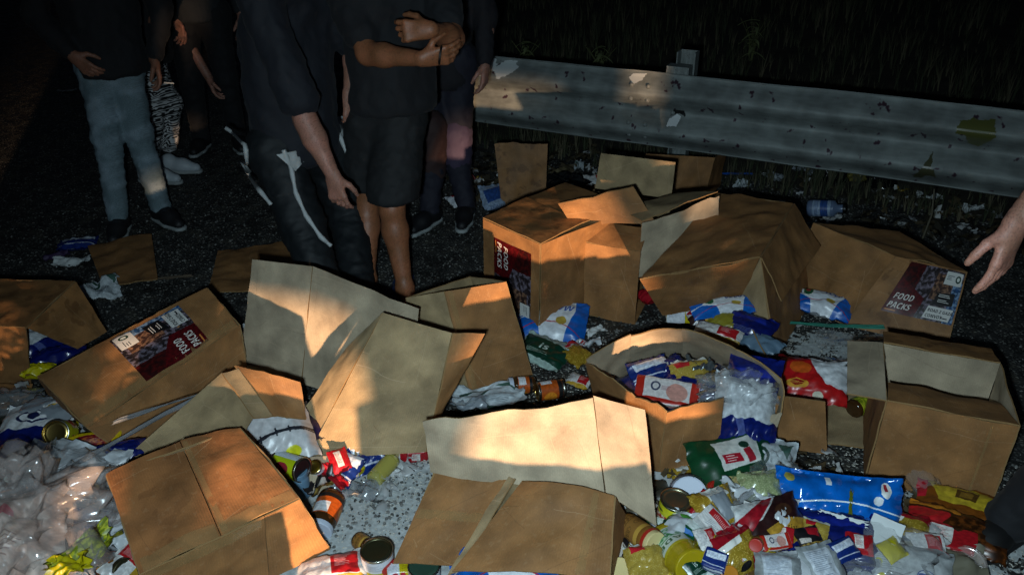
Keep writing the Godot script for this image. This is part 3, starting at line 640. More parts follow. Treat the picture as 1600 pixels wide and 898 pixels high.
	j = figure(Vector3(0.54, 0, 1.2), Vector3(0, 0, -1), 1.74, 0.30)
	j.knL += Vector3(0.02, 0, 0); j.knR -= Vector3(0.02, 0, 0)
	person("unseen bystander added astride behind the photographer, stance and knee-long dark shirt shaped to block the lamp", j, {"skin": skin, "hair": hair, "shirt": black, "trousers": black, "shoes": black, "sleeve": 0.9, "hem": 0.24, "bulk": 1.78, "leg_cell": 0.016, "top_name": "long_shirt"})
	j = figure(Vector3(1.10, 0, 1.2), Vector3(0, 0, -1), 1.74, 0.10)
	person("unseen bystander added behind and right of the photographer, ankle-long dark coat shaped to block the lamp", j, {"skin": skin, "hair": hair, "shirt": black, "trousers": black, "shoes": black, "sleeve": 0.9, "hem": 0.78, "bulk": 1.25, "leg_cell": 0.016, "top_name": "long_coat"})
	j = figure(Vector3(1.50, 0, 1.15), Vector3(0, 0, -1), 1.70, 0.10)
	person("second unseen bystander added furthest right behind the camera, ankle-long dark coat shaped to block the lamp", j, {"skin": skin, "hair": hair, "shirt": black, "trousers": black, "shoes": black, "sleeve": 0.9, "hem": 0.76, "bulk": 1.3, "leg_cell": 0.016, "top_name": "long_coat"})



# ---------------------------------------------------------------- groceries, left
func groceries_left() -> void:
	can("tin can with gold end facing up and yellow band, beside the long flattened box", Vector3(-1.482, 0.070, -2.131), 0.042, 0.09, film("yellow_can", 0.4), M.gold_tin, {"yaw": 10, "pitch": 52})
	packet_box("yellow packet with a dark red front, below the gold ended can", Vector3(-1.350, 0.070, -2.052), 24, 0.16, 0.03, 0.10, film("yellow_red", 0.35), {"pitch": 28, "dent": 0.012})
	pouch("flour_bag", "white over navy bag with an eye-shaped mark, left of the gold ended can", "flour bag", Vector3(-1.590, 0.030, -2.135), 8, 0.23, 0.27, 0.08, film("flour", 0.3), {"pitch": 12, "wrinkle": 0.9})
	crumpled_film("plastic_bag", "grey clear crumpled wrap at the left edge under the cut box", "plastic bag", Vector3(-1.780, 0.020, -2.325), Vector3(0.26, 0.08, 0.14), M.clear_grey, {"amp": 0.6})
	pouch("flour_bag", "shiny grey packet on top of the eye-marked bag", "flour bag", Vector3(-1.567, 0.080, -2.216), -10, 0.20, 0.13, 0.05, M.grey_film, {"wrinkle": 1.2})
	pouch("flour_bag", "navy bag with pale top lying inside torn clear film, left of the taped box", "flour bag", Vector3(-1.310, 0.050, -1.852), -14, 0.26, 0.30, 0.10, film("flour_plain", 0.25), {"pitch": 22, "wrinkle": 0.8})
	crumpled_film("plastic_bag", "torn clear film round the navy and pale bag", "plastic bag", Vector3(-1.304, 0.070, -1.803), Vector3(0.30, 0.14, 0.26), M.clear, {"amp": 0.5, "fine": 1.0, "res": 44})
	crumpled_film("plastic_bag", "big glossy clear bag of pinkish contents in the lower left corner", "plastic bag", Vector3(-1.357, 0.040, -1.598), Vector3(0.50, 0.34, 0.40), M.clear_thick, {"amp": 0.60, "res": 64, "yaw": 20, "fine": 1.0})
	pouch("food_pouch", "pinkish pack inside the big glossy bag in the corner", "food pouch", Vector3(-1.367, 0.060, -1.579), 15, 0.34, 0.30, 0.18, film("pink_pack", 0.4), {"pitch": 14, "wrinkle": 1.3, "lump": 0.6})
	scrap("yellow_netting", "crumpled yellow netting bag beside the corner bag", "netting", Vector3(-1.121, 0.140, -1.531), 60, 0.20, 0.10, film("mesh_lime", 0.4), {"rise": 0.05, "ragged": 0.35})
	scrap("yellow_netting", "yellow net tail at the foot of the glossy corner bag", "netting", Vector3(-1.124, 0.160, -1.465), 20, 0.12, 0.08, M.yellow_film, {"rise": 0.04, "ragged": 0.5})
	scrap("film_strip", "long twisted strip of clear film hanging beside the taped box", "plastic film", Vector3(-1.130, 0.120, -1.637), 96, 0.34, 0.05, M.clear_grey, {"rise": 0.05, "pitch": 20})
	scrap("film_strip", "long grey film strip stretched from the folded corner to the navy packet", "plastic film", Vector3(-1.119, 0.200, -2.017), 42, 0.62, 0.016, M.clear_grey, {"rise": 0.02, "roll": 8})
	scrap("film_strip", "second thin film strip running under the printed long box", "plastic film", Vector3(-1.034, 0.240, -2.080), 36, 0.46, 0.012, M.clear_grey, {"rise": 0.02})
	pouch("food_pouch", "navy packet poking out behind the taped box's left corner", "food pouch", Vector3(-1.229, 0.100, -1.966), 20, 0.16, 0.09, 0.05, film("navy", 0.25), {})
	pouch("food_pouch", "blue and white sachet left of the taped box", "food pouch", Vector3(-1.166, 0.050, -1.738), 80, 0.12, 0.09, 0.04, film("blue_white"), {"pitch": 20})
	pouch("food_pouch", "white bag squeezed below the blue and white sachet", "food pouch", Vector3(-1.110, 0.050, -1.659), 10, 0.12, 0.10, 0.06, M.white_film, {"wrinkle": 1.2})
	jar("jar with a rusty orange band lying left of the taped box", Vector3(-1.130, 0.040, -1.603), 0.036, 0.09, M.brown_body, film("orange_jar"), M.dark_tin, {"yaw": 60, "pitch": 80})
	pouch("food_pouch", "red, yellow and white sachet at the bottom edge left of the taped box", "food pouch", Vector3(-1.054, 0.050, -1.580), 70, 0.13, 0.09, 0.03, film("white_red"), {"pitch": 30})
	scrap("leaf_packet", "green printed packet behind the corner bag at the left edge", "food pouch", Vector3(-1.561, 0.060, -1.926), 0, 0.12, 0.07, film("green_foil"), {"rise": 0.03})
	scrap("film_scrap", "clear film scrap on the pale bag left of the yellow packet", "plastic film", Vector3(-1.456, 0.130, -1.919), 30, 0.15, 0.11, M.clear, {"rise": 0.06})
	pouch("food_pouch", "white and blue packet peeking from the tipped flap of the left box", "food pouch", Vector3(-1.864, 0.060, -2.666), 60, 0.20, 0.13, 0.08, film("flour_plain", 0.3), {"pitch": 35})
	pouch("food_pouch", "navy foil packet beneath the tipped flap of the left box", "food pouch", Vector3(-1.747, 0.040, -2.601), 20, 0.20, 0.10, 0.06, M.navy_film, {"wrinkle": 1.3})
	pouch("food_pouch", "small bright yellow packet below the navy foil packet", "food pouch", Vector3(-1.761, 0.050, -2.491), 15, 0.11, 0.06, 0.05, M.yellow_film, {"wrinkle": 1.2})
	scrap("film_scrap", "red and white label scrap above the gold ended can", "label", Vector3(-1.545, 0.120, -2.220), 30, 0.08, 0.03, film("white_red"), {"rise": 0.02})
	can("tin can on its side with yellow band, half under the eye-marked bag", Vector3(-1.653, 0.040, -2.106), 0.036, 0.10, film("yellow_can", 0.4), M.tin, {"yaw": 70, "pitch": 86})
	# bits on the dark road
	pouch("food_pouch", "blue packet with pale stripes on the dark road left", "food pouch", Vector3(-2.214, 0.000, -3.716), 15, 0.18, 0.12, 0.05, film("navy_white"), {})
	scrap("paper_scrap", "white folded paper beside the blue packet on the dark road", "paper scrap", Vector3(-2.169, 0.000, -3.553), 10, 0.18, 0.08, M.white_paper, {"rise": 0.03})
	scrap("paper_scrap", "purple scrap left of the white folded paper", "paper scrap", Vector3(-2.273, 0.000, -3.611), 40, 0.12, 0.06, mat(Color("3a2a4c"), 0.6), {"rise": 0.03})
	scrap("food_wrapper", "crumpled white wrapper with green print above the printed long box", "wrapper", Vector3(-1.874, 0.000, -3.223), 20, 0.19, 0.17, film("white_print", 0.4), {"rise": 0.07, "ragged": 0.3})
	scrap("paper_scrap", "small white paper ball by the pale standing board", "paper scrap", Vector3(-1.102, 0.050, -2.793), 0, 0.06, 0.08, M.white_paper, {"rise": 0.05})
	scrap("paper_scrap", "torn pale strip lying beside the flat trodden board", "paper scrap", Vector3(-1.655, 0.010, -3.356), 14, 0.30, 0.03, mat(Color("54483a"), 0.8), {"rise": 0.01})
	scrap("paper_scrap", "small pale scrap on the road behind the jeans", "paper scrap", Vector3(-3.823, 0.000, -6.883), 0, 0.16, 0.06, mat(Color("6a6c6c"), 0.8), {"rise": 0.02})

# ---------------------------------------------------------------- groceries, middle
func groceries_middle() -> void:
	pouch("sugar_bag", "pale bag with a navy badge and dark writing behind the taped box", "sugar bag", Vector3(-0.743, 0.120, -2.039), 28, 0.20, 0.24, 0.10, film("wash", 0.35), {"pitch": 28, "wrinkle": 0.6})
	pouch("food_pouch", "dark purple bag behind the pale badge bag", "food pouch", Vector3(-0.690, 0.080, -2.122), 30, 0.10, 0.22, 0.07, mat(Color("1e1638"), 0.35), {})
	can("tin can with lime band and black end lying by the taped box", Vector3(-0.722, 0.120, -1.925), 0.038, 0.105, film("lime_can", 0.35), M.black_lid, {"yaw": 62, "pitch": 84, "spin": 60})
	jar("pale blue cup below the lime can, against the taped box", Vector3(-0.651, 0.020, -1.885), 0.032, 0.09, mat(Color("5c7c94"), 0.4), mat(Color("5c7c94"), 0.4), mat(Color("5c7c94"), 0.4), {"called": "cup", "category": "cup"})
	jar("brown jar with orange and white label and white lid lying on the flour", Vector3(-0.545, 0.042, -1.861), 0.042, 0.125, M.dark_body, film("orange_jar", 0.35), M.white_lid, {"yaw": -8, "pitch": 96, "spin": 30})
	panel(loose("small grey board corner under the tipped panel's left foot", Vector3(-0.616, 0.000, -2.041), "cardboard_sheet", "cardboard"), "board", Vector3(-0.623, 0.050, -1.866), Vector3(-0.582, 0.020, -1.885), Vector3(-0.527, 0.050, -2.038), Vector3(-0.637, 0.100, -1.972), {"out": M.inner_pale, "warp": 0.008})
	scrap("paper_scrap", "brown dirty paper between the grey board corner and the jar", "paper scrap", Vector3(-0.585, 0.050, -1.917), 60, 0.16, 0.08, film("black_red"), {"rise": 0.05})
	pouch("food_pouch", "blue and white sachet upright below the tipped tan panel", "food pouch", Vector3(-0.488, 0.040, -2.057), 30, 0.11, 0.14, 0.05, film("navy_white"), {"pitch": 45, "wrinkle": 1.2})
	pouch("food_pouch", "navy and white sachet lying left of the spilled flour", "food pouch", Vector3(-0.531, 0.030, -1.991), -30, 0.12, 0.12, 0.05, film("navy_white"), {"pitch": 20, "wrinkle": 1.2})
	jar("black tin with red lid lying at the top of the flour", Vector3(-0.399, 0.035, -2.044), 0.033, 0.09, mat(Color("141214"), 0.35), film("black_red"), M.red_lid, {"yaw": 200, "pitch": 70})
	packet_box("red carton with white print at the top of the flour", Vector3(-0.368, 0.010, -2.067), -12, 0.06, 0.08, 0.04, film("red_carton"), {})
	packet_box("red carton end half under the tall pale flap", Vector3(-0.319, 0.000, -2.092), 14, 0.07, 0.05, 0.05, film("red_carton"), {"pitch": 10})
	jar("clear bottle with a little yellow oil on the flour edge", Vector3(-0.438, 0.028, -1.942), 0.028, 0.15, mat(Color(0.75, 0.72, 0.35, 0.5), 0.1, {"transparency": BaseMaterial3D.TRANSPARENCY_ALPHA}), mat(Color("9c9448"), 0.3), M.white_lid, {"called": "oil_bottle", "category": "bottle", "yaw": 150, "pitch": 82, "neck": 0.4, "lid_r": 0.42, "shoulder": 0.66})
	scrap("film_scrap", "crumpled clear film on the flour beside the brown jar", "plastic film", Vector3(-0.482, 0.010, -1.910), 0, 0.14, 0.09, M.clear_grey, {"rise": 0.06})
	scrap("red_strip", "dark red strip leaning over the brown paper", "wrapper", Vector3(-0.544, 0.060, -1.918), -48, 0.14, 0.035, M.red_film, {"rise": 0.03, "pitch": 20})
	can("open can with olive inside and white and yellow band standing on the flour", Vector3(-0.371, 0.000, -1.605), 0.045, 0.085, film("white_yellow", 0.4), M.dark_tin, {"yaw": 40})
	can("can with a green top at the bottom edge below the front middle box", Vector3(-0.238, 0.000, -1.563), 0.044, 0.07, film("white_yellow", 0.4), mat(Color("2a4438"), 0.4), {"spin": 90, "yaw": 20})
	packet_box("yellow carton at the bottom edge left of the green topped can", Vector3(-0.303, 0.000, -1.578), 8, 0.07, 0.05, 0.05, film("white_yellow_carton"), {})
	pouch("food_pouch", "white packet with red stripes at the bottom edge on the flour", "food pouch", Vector3(-0.491, 0.010, -1.569), 15, 0.18, 0.12, 0.06, film("white_red"), {})
	pouch("sugar_bag", "white bag with blue print showing under the front middle flap", "sugar bag", Vector3(-0.017, 0.020, -1.554), 4, 0.30, 0.20, 0.10, film("blue_white"), {"pitch": 10})
	pouch("food_pouch", "green and white packet under the front flap's right end", "food pouch", Vector3(0.139, 0.010, -1.554), -12, 0.18, 0.14, 0.07, film("green_white"), {})
	# behind, around the scuffed box
	pouch("milk_powder_bag", "blue and white bag with an oval emblem beside the scuffed box", "milk powder bag", Vector3(0.168, 0.000, -2.927), -12, 0.30, 0.22, 0.08, film("blue_white", 0.28), {"pitch": 22, "wrinkle": 0.5})
	pouch("food_pouch", "green and silver bag under the blue and white emblem bag", "food pouch", Vector3(0.128, 0.000, -2.708), -34, 0.22, 0.16, 0.05, film("green_foil", 0.3), {"pitch": 12, "wrinkle": 0.9})
	pouch("food_pouch", "small pasta pouch with a white label on the asphalt left of the bulging box", "food pouch", Vector3(0.249, 0.000, -2.680), 40, 0.11, 0.15, 0.05, film("pasta", 0.25), {})
	scrap("red_strip", "dark red wrapper under the pasta pouch left of the bulging box", "wrapper", Vector3(0.239, 0.020, -2.729), 30, 0.12, 0.05, M.red_film, {"rise": 0.04})
	scrap("film_scrap", "pale film scrap by the torn corner of the bulging box", "plastic film", Vector3(0.310, 0.020, -2.753), 10, 0.10, 0.05, M.white_film, {"rise": 0.04})
	jar("brown jar lying with its white rim facing left, below the scuffed box", Vector3(0.086, 0.032, -2.467), 0.032, 0.09, M.dark_body, film("orange_jar"), M.white_lid, {"yaw": -80, "pitch": 88})
	can("tin can with an orange and white band lying right of the white rimmed jar", Vector3(0.188, 0.036, -2.437), 0.036, 0.10, film("orange_jar", 0.4), M.gold_tin, {"yaw": -75, "pitch": 90, "spin": 40})
	scrap("food_wrapper", "long silver wrapper with red print behind the tall pale flap", "wrapper", Vector3(-0.081, 0.030, -2.381), 6, 0.28, 0.12, film("white_print", 0.35), {"rise": 0.05})
	scrap("food_wrapper", "grey foil wrapper left of the silver wrapper", "wrapper", Vector3(-0.149, 0.020, -2.348), -8, 0.14, 0.08, M.grey_film, {"rise": 0.05})
	pouch("food_pouch", "red packet inside the open side of the box with the raised flap", "food pouch", Vector3(0.639, 0.000, -3.163), 20, 0.16, 0.10, 0.06, M.red_film, {"wrinkle": 1.2})
	pouch("food_pouch", "dark green packet behind the red one in the open box", "food pouch", Vector3(0.697, 0.020, -3.210), -15, 0.20, 0.09, 0.07, film("green_foil"), {"wrinkle": 1.0})
	packet_box("small yellow carton deep in the open box", Vector3(0.702, 0.060, -3.160), 10, 0.05, 0.04, 0.04, M.yellow_film, {})
	# inside the bulging box
	pouch("food_pouch", "pile of packets filling the floor of the bulging box", "food pouch", Vector3(0.620, 0.020, -2.288), 20, 0.50, 0.42, 0.16, film("navy", 0.35), {"wrinkle": 0.8})
	pouch("noodle_packet", "navy and white striped packet at the left inside the bulging box", "noodle packet", Vector3(0.467, 0.190, -2.301), 24, 0.16, 0.09, 0.05, film("navy_white", 0.25), {"pitch": 28})
	packet_box("white carton with red ends and a pink picture in the bulging box", Vector3(0.518, 0.160, -2.201), -18, 0.21, 0.05, 0.09, film("biscuit", 0.35), {"pitch": 28})
	pouch("pasta_pouch", "golden pasta pouch in the middle of the bulging box", "pasta pouch", Vector3(0.605, 0.180, -2.285), 12, 0.14, 0.12, 0.06, film("pasta_fine", 0.2), {"pitch": 30})
	pouch("food_pouch", "navy foil packet beside the golden pasta pouch", "food pouch", Vector3(0.551, 0.180, -2.324), 40, 0.12, 0.09, 0.05, M.navy_film, {"pitch": 20, "wrinkle": 1.4})
	pouch("food_pouch", "navy packet in front of the golden pasta pouch", "food pouch", Vector3(0.607, 0.170, -2.224), -25, 0.20, 0.08, 0.05, M.navy_film, {"pitch": 20, "wrinkle": 1.2})
	scrap("foil_scrap", "crumpled black and silver foil behind the golden pasta pouch", "foil scrap", Vector3(0.644, 0.210, -2.295), 10, 0.09, 0.07, mat(Color("6c7478"), 0.2, {"metallic": 0.7}), {"rise": 0.05})
	pouch("food_pouch", "brown packet right of the golden pasta pouch", "food pouch", Vector3(0.656, 0.180, -2.254), 70, 0.13, 0.07, 0.04, film("brown_red", 0.3), {"pitch": 20})
	pouch("flour_bag", "large navy triangle bag at the back right of the bulging box", "flour bag", Vector3(0.796, 0.220, -2.197), -24, 0.17, 0.19, 0.07, film("navy", 0.3), {"pitch": 52})
	pouch("flour_bag", "clear and white bag with a navy foot leaning out of the bulging box", "flour bag", Vector3(0.753, 0.130, -2.115), -10, 0.19, 0.30, 0.12, film("flour_plain", 0.2), {"pitch": 36, "wrinkle": 1.5})
	crumpled_film("plastic_bag", "loose clear film over the shoulder of the navy footed bag", "plastic bag", Vector3(0.731, 0.200, -2.146), Vector3(0.26, 0.10, 0.18), M.clear, {"amp": 0.6})
	# behind the bulging box
	packet_box("white and yellow carton standing behind the bulging box's rim", Vector3(0.699, 0.100, -2.805), -4, 0.15, 0.10, 0.05, film("white_yellow_carton", 0.4), {"pitch": -15})
	pouch("milk_powder_bag", "blue bag edge lying along the rim of the sagging brown box", "milk powder bag", Vector3(0.837, 0.160, -2.784), 12, 0.28, 0.10, 0.06, film("blue_white", 0.25), {"pitch": 20})
	pouch("food_pouch", "dark red packet right of the white and yellow carton", "food pouch", Vector3(0.773, 0.120, -2.776), 10, 0.16, 0.10, 0.06, film("brown_red", 0.25), {"pitch": 20})
	pouch("pasta_pouch", "olive pouch in the heap behind the bulging box", "pasta pouch", Vector3(0.834, 0.120, -2.727), -10, 0.14, 0.11, 0.06, mat(Color("847c28"), 0.3), {"pitch": 25})
	pouch("food_pouch", "striped white and red packet behind the bulging box's back rim", "food pouch", Vector3(0.791, 0.130, -2.633), -30, 0.18, 0.08, 0.05, film("white_red", 0.3), {"pitch": 15})
	pouch("food_pouch", "navy bag at the right end of the heap behind the bulging box", "food pouch", Vector3(0.928, 0.110, -2.695), -40, 0.20, 0.14, 0.08, film("navy", 0.3), {"pitch": 25})
	pouch("food_pouch", "pale blue bag end behind the right shoulder of the bulging box", "food pouch", Vector3(0.954, 0.100, -2.603), -55, 0.16, 0.10, 0.06, mat(Color("5c7488"), 0.35), {"pitch": 15})
	panel(loose("thin board edge beside the heap behind the bulging box", Vector3(1.019, 0.000, -2.785), "cardboard_sheet", "cardboard"), "board", Vector3(1.001, 0.020, -2.569), Vector3(1.034, 0.020, -2.853), Vector3(0.894, 0.200, -2.791), Vector3(0.937, 0.140, -2.474), {"out": M.kraft, "in": M.inner_pale, "warp": 0.004})

# ---------------------------------------------------------------- groceries, right
func groceries_right() -> void:
	can("large tin with a yellow band standing beside the bulging box's torn front", Vector3(0.463, 0.020, -1.758), 0.046, 0.11, film("yellow_can", 0.35), mat(Color("8c8870"), 0.35, {"metallic": 0.9}), {"yaw": -70, "pitch": -4, "roll": -4})
	jar("round tub with a wide white lid tilted towards the camera", Vector3(0.534, 0.050, -1.849), 0.062, 0.06, mat(Color("8c8a90"), 0.3), mat(Color("8c8a90"), 0.3), M.white_lid, {"pitch": 42, "yaw": -14, "neck": 0.95, "lid_r": 0.86})
	can("can with yellow band and black end lying below the white lidded tub", Vector3(0.514, 0.075, -1.737), 0.036, 0.085, film("lime_can", 0.35), M.black_lid, {"yaw": -42, "pitch": 96, "spin": 10})
	jar("jar with cream lid, red ring and brown writing label, lying at the heap's left", Vector3(0.322, 0.075, -1.712), 0.036, 0.125, M.brown_body, film("brown_jar", 0.35), M.cream_lid, {"yaw": 32, "pitch": 76, "spin": 120})
	var ring := MB.new()
	var ro := thing("jar_ring", "red sealing ring round the cream lid of the lying brown jar", "sealing ring", Vector3(0.348, 0.090, -1.653))
	ring.lathe([Vector2(0.0372, -0.006), Vector2(0.0385, 0.0), Vector2(0.0372, 0.006)], 24)
	obj("ring", ring, M.red_lid, ro)
	ro.basis = turn(32, 76)
	ro.position = Vector3(0.322, 0.075, -1.712) + turn(32, 76) * Vector3(0, 0.116, 0)
	jar("large yellow oil bottle with pale green label lying with its base to the camera", Vector3(0.427, 0.055, -1.673), 0.054, 0.16, M.oil_body, film("oil", 0.3), M.yellow_lid, {"called": "oil_bottle", "category": "bottle", "yaw": 18, "pitch": 72, "spin": 200, "lid_r": 0.94, "neck": 0.96})
	jar("small yellow cap jar at the bottom edge below the oil bottle", Vector3(0.428, 0.030, -1.578), 0.026, 0.05, M.yellow_lid, M.yellow_lid, M.yellow_lid, {"called": "yellow_jar", "category": "jar", "pitch": 30})
	jar("white and maroon tub on its side left of the oil bottle", Vector3(0.331, 0.040, -1.640), 0.038, 0.09, M.white_film, film("maroon_cup", 0.4), M.white_lid, {"called": "tub", "category": "tub", "yaw": 120, "pitch": 80, "spin": 90})
	pouch("pasta_pouch", "pouch of fine golden grain at the bottom edge beside the oil bottle", "pasta pouch", Vector3(0.359, 0.050, -1.575), 8, 0.11, 0.10, 0.07, film("pasta_fine", 0.25), {"pitch": 20})
	jar("open white pot at the bottom edge beside the front middle box", Vector3(0.291, 0.020, -1.571), 0.030, 0.05, M.white_film, M.white_film, M.cream_lid, {"called": "pot", "category": "pot", "pitch": 20})
	pouch("food_pouch", "dark packet between the front middle box and the maroon tub", "food pouch", Vector3(0.299, 0.020, -1.640), 60, 0.14, 0.09, 0.06, film("black_red"), {"wrinkle": 1.2})
	pouch("pasta_pouch", "yellow pouch behind the lying brown jar", "pasta pouch", Vector3(0.316, 0.030, -1.698), 20, 0.12, 0.10, 0.06, film("pasta"), {})
	pouch("rice_bag", "white and green bag lettered in white, at the bottom edge of the heap", "rice bag", Vector3(0.515, 0.050, -1.607), -52, 0.26, 0.15, 0.08, film("green_white", 0.3), {"pitch": 18, "wrinkle": 0.8})
	scrap("food_wrapper", "silver white wrapper between the black ended can and the lettered bag", "wrapper", Vector3(0.497, 0.100, -1.645), -30, 0.15, 0.12, M.white_film, {"rise": 0.05, "pitch": 12})
	pouch("pasta_pouch", "pasta pouch with a white label right of the white lidded tub", "pasta pouch", Vector3(0.580, 0.090, -1.727), 24, 0.14, 0.14, 0.07, film("pasta", 0.2), {"pitch": 28})
	jar("orange lidded jar peeping out behind the pasta pouch", Vector3(0.608, 0.050, -1.860), 0.034, 0.06, M.orange_lid, M.orange_lid, M.cream_lid, {"pitch": 55, "yaw": 30})
	packet_box("white carton with a red band tilted in the middle of the heap", Vector3(0.569, 0.110, -1.628), 38, 0.06, 0.04, 0.15, film("white_red", 0.35), {"pitch": 20, "roll": 10})
	pouch("pasta_pouch", "pasta pouch with red corner and dark patch low in the heap", "pasta pouch", Vector3(0.592, 0.090, -1.578), 28, 0.14, 0.13, 0.08, film("pasta_red", 0.18), {"pitch": 26})
	pouch("food_pouch", "red and black packet at the bottom edge right of the pasta", "food pouch", Vector3(0.649, 0.050, -1.580), -35, 0.17, 0.11, 0.06, film("black_red", 0.25), {"pitch": 15})
	pouch("sweet_pouch", "brown red and gold packet lettered in dark script in the heap", "sweet packet", Vector3(0.707, 0.120, -1.647), 16, 0.19, 0.15, 0.06, film("brown_red", 0.25), {"pitch": 28})
	scrap("film_scrap", "pale torn film across the top of the heap", "plastic film", Vector3(0.675, 0.110, -1.760), -28, 0.20, 0.10, M.white_film, {"rise": 0.06, "ragged": 0.35})
	scrap("film_scrap", "grey clear film left of the torn pale film", "plastic film", Vector3(0.622, 0.110, -1.747), 20, 0.16, 0.10, M.clear_grey, {"rise": 0.06})
	pouch("sachet", "clear grey sachet below the brown and gold packet", "sachet", Vector3(0.643, 0.100, -1.662), -30, 0.07, 0.14, 0.03, M.grey_film, {"pitch": 18})
	scrap("film_scrap", "white film strip above the brown and gold packet", "plastic film", Vector3(0.748, 0.110, -1.747), -35, 0.15, 0.035, M.white_film, {"rise": 0.05})
	pouch("rice_bag", "large dark green bag with white label and red mark below the bulging box", "rice bag", Vector3(0.676, 0.060, -1.906), 14, 0.27, 0.26, 0.09, film("green_rice", 0.28), {"pitch": 34, "wrinkle": 0.6})
	pouch("pasta_pouch", "pale green pasta block in clear film below the green bag", "pasta pouch", Vector3(0.724, 0.100, -1.806), 6, 0.12, 0.12, 0.07, film("pasta_green", 0.25), {"pitch": 30})
	pouch("rice_bag", "pale clear bag with green and red print right of the green bag", "rice bag", Vector3(0.789, 0.050, -1.929), -24, 0.15, 0.25, 0.09, film("white_print", 0.25), {"pitch": 30, "wrinkle": 0.8})
	crumpled_film("plastic_bag", "clear film loose over the pale printed bag", "plastic bag", Vector3(0.778, 0.100, -1.861), Vector3(0.15, 0.07, 0.22), M.clear, {"amp": 0.5, "yaw": -24})
	var bag := pouch("milk_powder_bag", "big bright blue bag with white arcs and oval marks", "milk powder bag", Vector3(0.939, 0.040, -1.763), -10, 0.35, 0.27, 0.12, film("blue_milk", 0.16), {"pitch": 46, "wrinkle": 0.8, "res": 26})
	scrap("paper_scrap", "white square paper lying on the lower right of the blue bag", "paper scrap", bag.transform * Vector3(0.105, 0.142, 0.022), -38, 0.085, 0.08, M.white_paper, {"rise": 0.004, "ragged": 0.02, "pitch": 42})
	scrap("paper_scrap", "white jagged paper strip in the middle of the blue bag", "paper scrap", bag.transform * Vector3(0.0, 0.148, 0.0), -22, 0.14, 0.024, M.white_paper, {"rise": 0.004, "ragged": 0.4, "pitch": 46})
	scrap("food_splash", "olive food smear running down the middle of the blue bag", "food splash", bag.transform * Vector3(0.02, 0.125, -0.04), 72, 0.12, 0.012, mat(Color("5c6418"), 0.3), {"rise": 0.003, "ragged": 0.5, "roll": 30})
	jar("lime coloured lemon shaped bottle at the foot of the blue bag", Vector3(0.898, 0.050, -1.702), 0.030, 0.06, M.lime, M.lime, M.lime, {"called": "juice_bottle", "category": "bottle", "pitch": 35, "shoulder": 0.6, "neck": 0.6, "lid_r": 0.5})
	pouch("food_pouch", "red foil packet at the blue bag's lower left corner", "food pouch", Vector3(0.824, 0.070, -1.758), 40, 0.09, 0.08, 0.04, M.red_film, {"wrinkle": 1.4})
	pouch("pasta_pouch", "gold yellow packet below the blue bag's left half", "pasta pouch", Vector3(0.848, 0.070, -1.707), 10, 0.11, 0.11, 0.05, mat(Color("a08420"), 0.3), {"pitch": 15})
	jar("small white bottle lying between the gold packet and the script packet", Vector3(0.812, 0.060, -1.685), 0.020, 0.07, M.white_lid, M.white_lid, M.white_lid, {"called": "bottle", "category": "bottle", "pitch": 70, "yaw": -10})
	pouch("food_pouch", "olive and dark packet left of the blue bag's foot", "food pouch", Vector3(0.824, 0.060, -1.814), 15, 0.14, 0.09, 0.05, film("sauce"), {})
	packet_box("small white and pink carton at the blue bag's left corner", Vector3(0.833, 0.090, -1.822), -22, 0.09, 0.025, 0.04, film("biscuit"), {"pitch": 10})
	pouch("flour_bag", "wide navy bag across the bottom of the heap", "flour bag", Vector3(0.765, 0.050, -1.616), 6, 0.30, 0.15, 0.08, film("navy", 0.22), {"pitch": 24, "wrinkle": 0.6})
	pouch("flour_bag", "second navy bag rising right of the wide navy bag under clear film", "flour bag", Vector3(0.899, 0.050, -1.654), -14, 0.22, 0.18, 0.09, film("navy", 0.22), {"pitch": 20, "wrinkle": 0.9})
	pouch("milk_packet", "white packet with lines of small print at the bottom edge", "milk packet", Vector3(0.689, 0.100, -1.490), -8, 0.12, 0.12, 0.06, film("milk_label", 0.3), {"pitch": 26, "wrinkle": 0.3})
	pouch("milk_packet", "white packet with a bar code at the bottom edge right of the navy bag", "milk packet", Vector3(0.808, 0.100, -1.499), 16, 0.11, 0.16, 0.05, film("milk_label", 0.3), {"pitch": 28, "wrinkle": 0.3})
	pouch("flour_bag", "large pale bag with lines of print and clear film in the lower right", "flour bag", Vector3(1.001, 0.000, -1.612), -16, 0.24, 0.24, 0.09, film("milk_bag", 0.25), {"pitch": 20, "wrinkle": 0.9})
	pouch("milk_packet", "pale packet edge between the two printed white packets at the bottom", "milk packet", Vector3(0.752, 0.090, -1.495), 4, 0.10, 0.14, 0.05, M.white_film, {"pitch": 24})
	crumpled_film("plastic_bag", "stretched clear film over the large pale bag in the lower right", "plastic bag", Vector3(0.992, 0.050, -1.607), Vector3(0.34, 0.09, 0.24), M.clear, {"amp": 0.5, "yaw": -20})
	pouch("flour_bag", "pale bag with a round blue emblem at the bottom right", "flour bag", Vector3(1.067, 0.020, -1.560), -24, 0.22, 0.19, 0.08, film("round_logo", 0.3), {"pitch": 22})
	pouch("pasta_pouch", "yellow pouch with a white and red end right of the blue bag's foot", "pasta pouch", Vector3(1.100, 0.040, -1.698), -26, 0.16, 0.13, 0.07, film("pasta_red", 0.22), {"pitch": 16})
	packet_box("red and orange carton point between the yellow pouch and the brown bag", Vector3(1.216, 0.050, -1.678), -28, 0.17, 0.03, 0.08, film("red_carton", 0.35), {"pitch": 16})
	packet_box("white and red labelled carton below the yellow pouch", Vector3(1.138, 0.060, -1.630), -8, 0.10, 0.04, 0.06, film("white_red", 0.35), {"pitch": 24})
	pouch("cake_packet", "brown packet with yellow front and a dark square by the right open box", "cake packet", Vector3(1.344, 0.020, -1.810), -24, 0.25, 0.14, 0.06, film("cake", 0.22), {"pitch": 14})
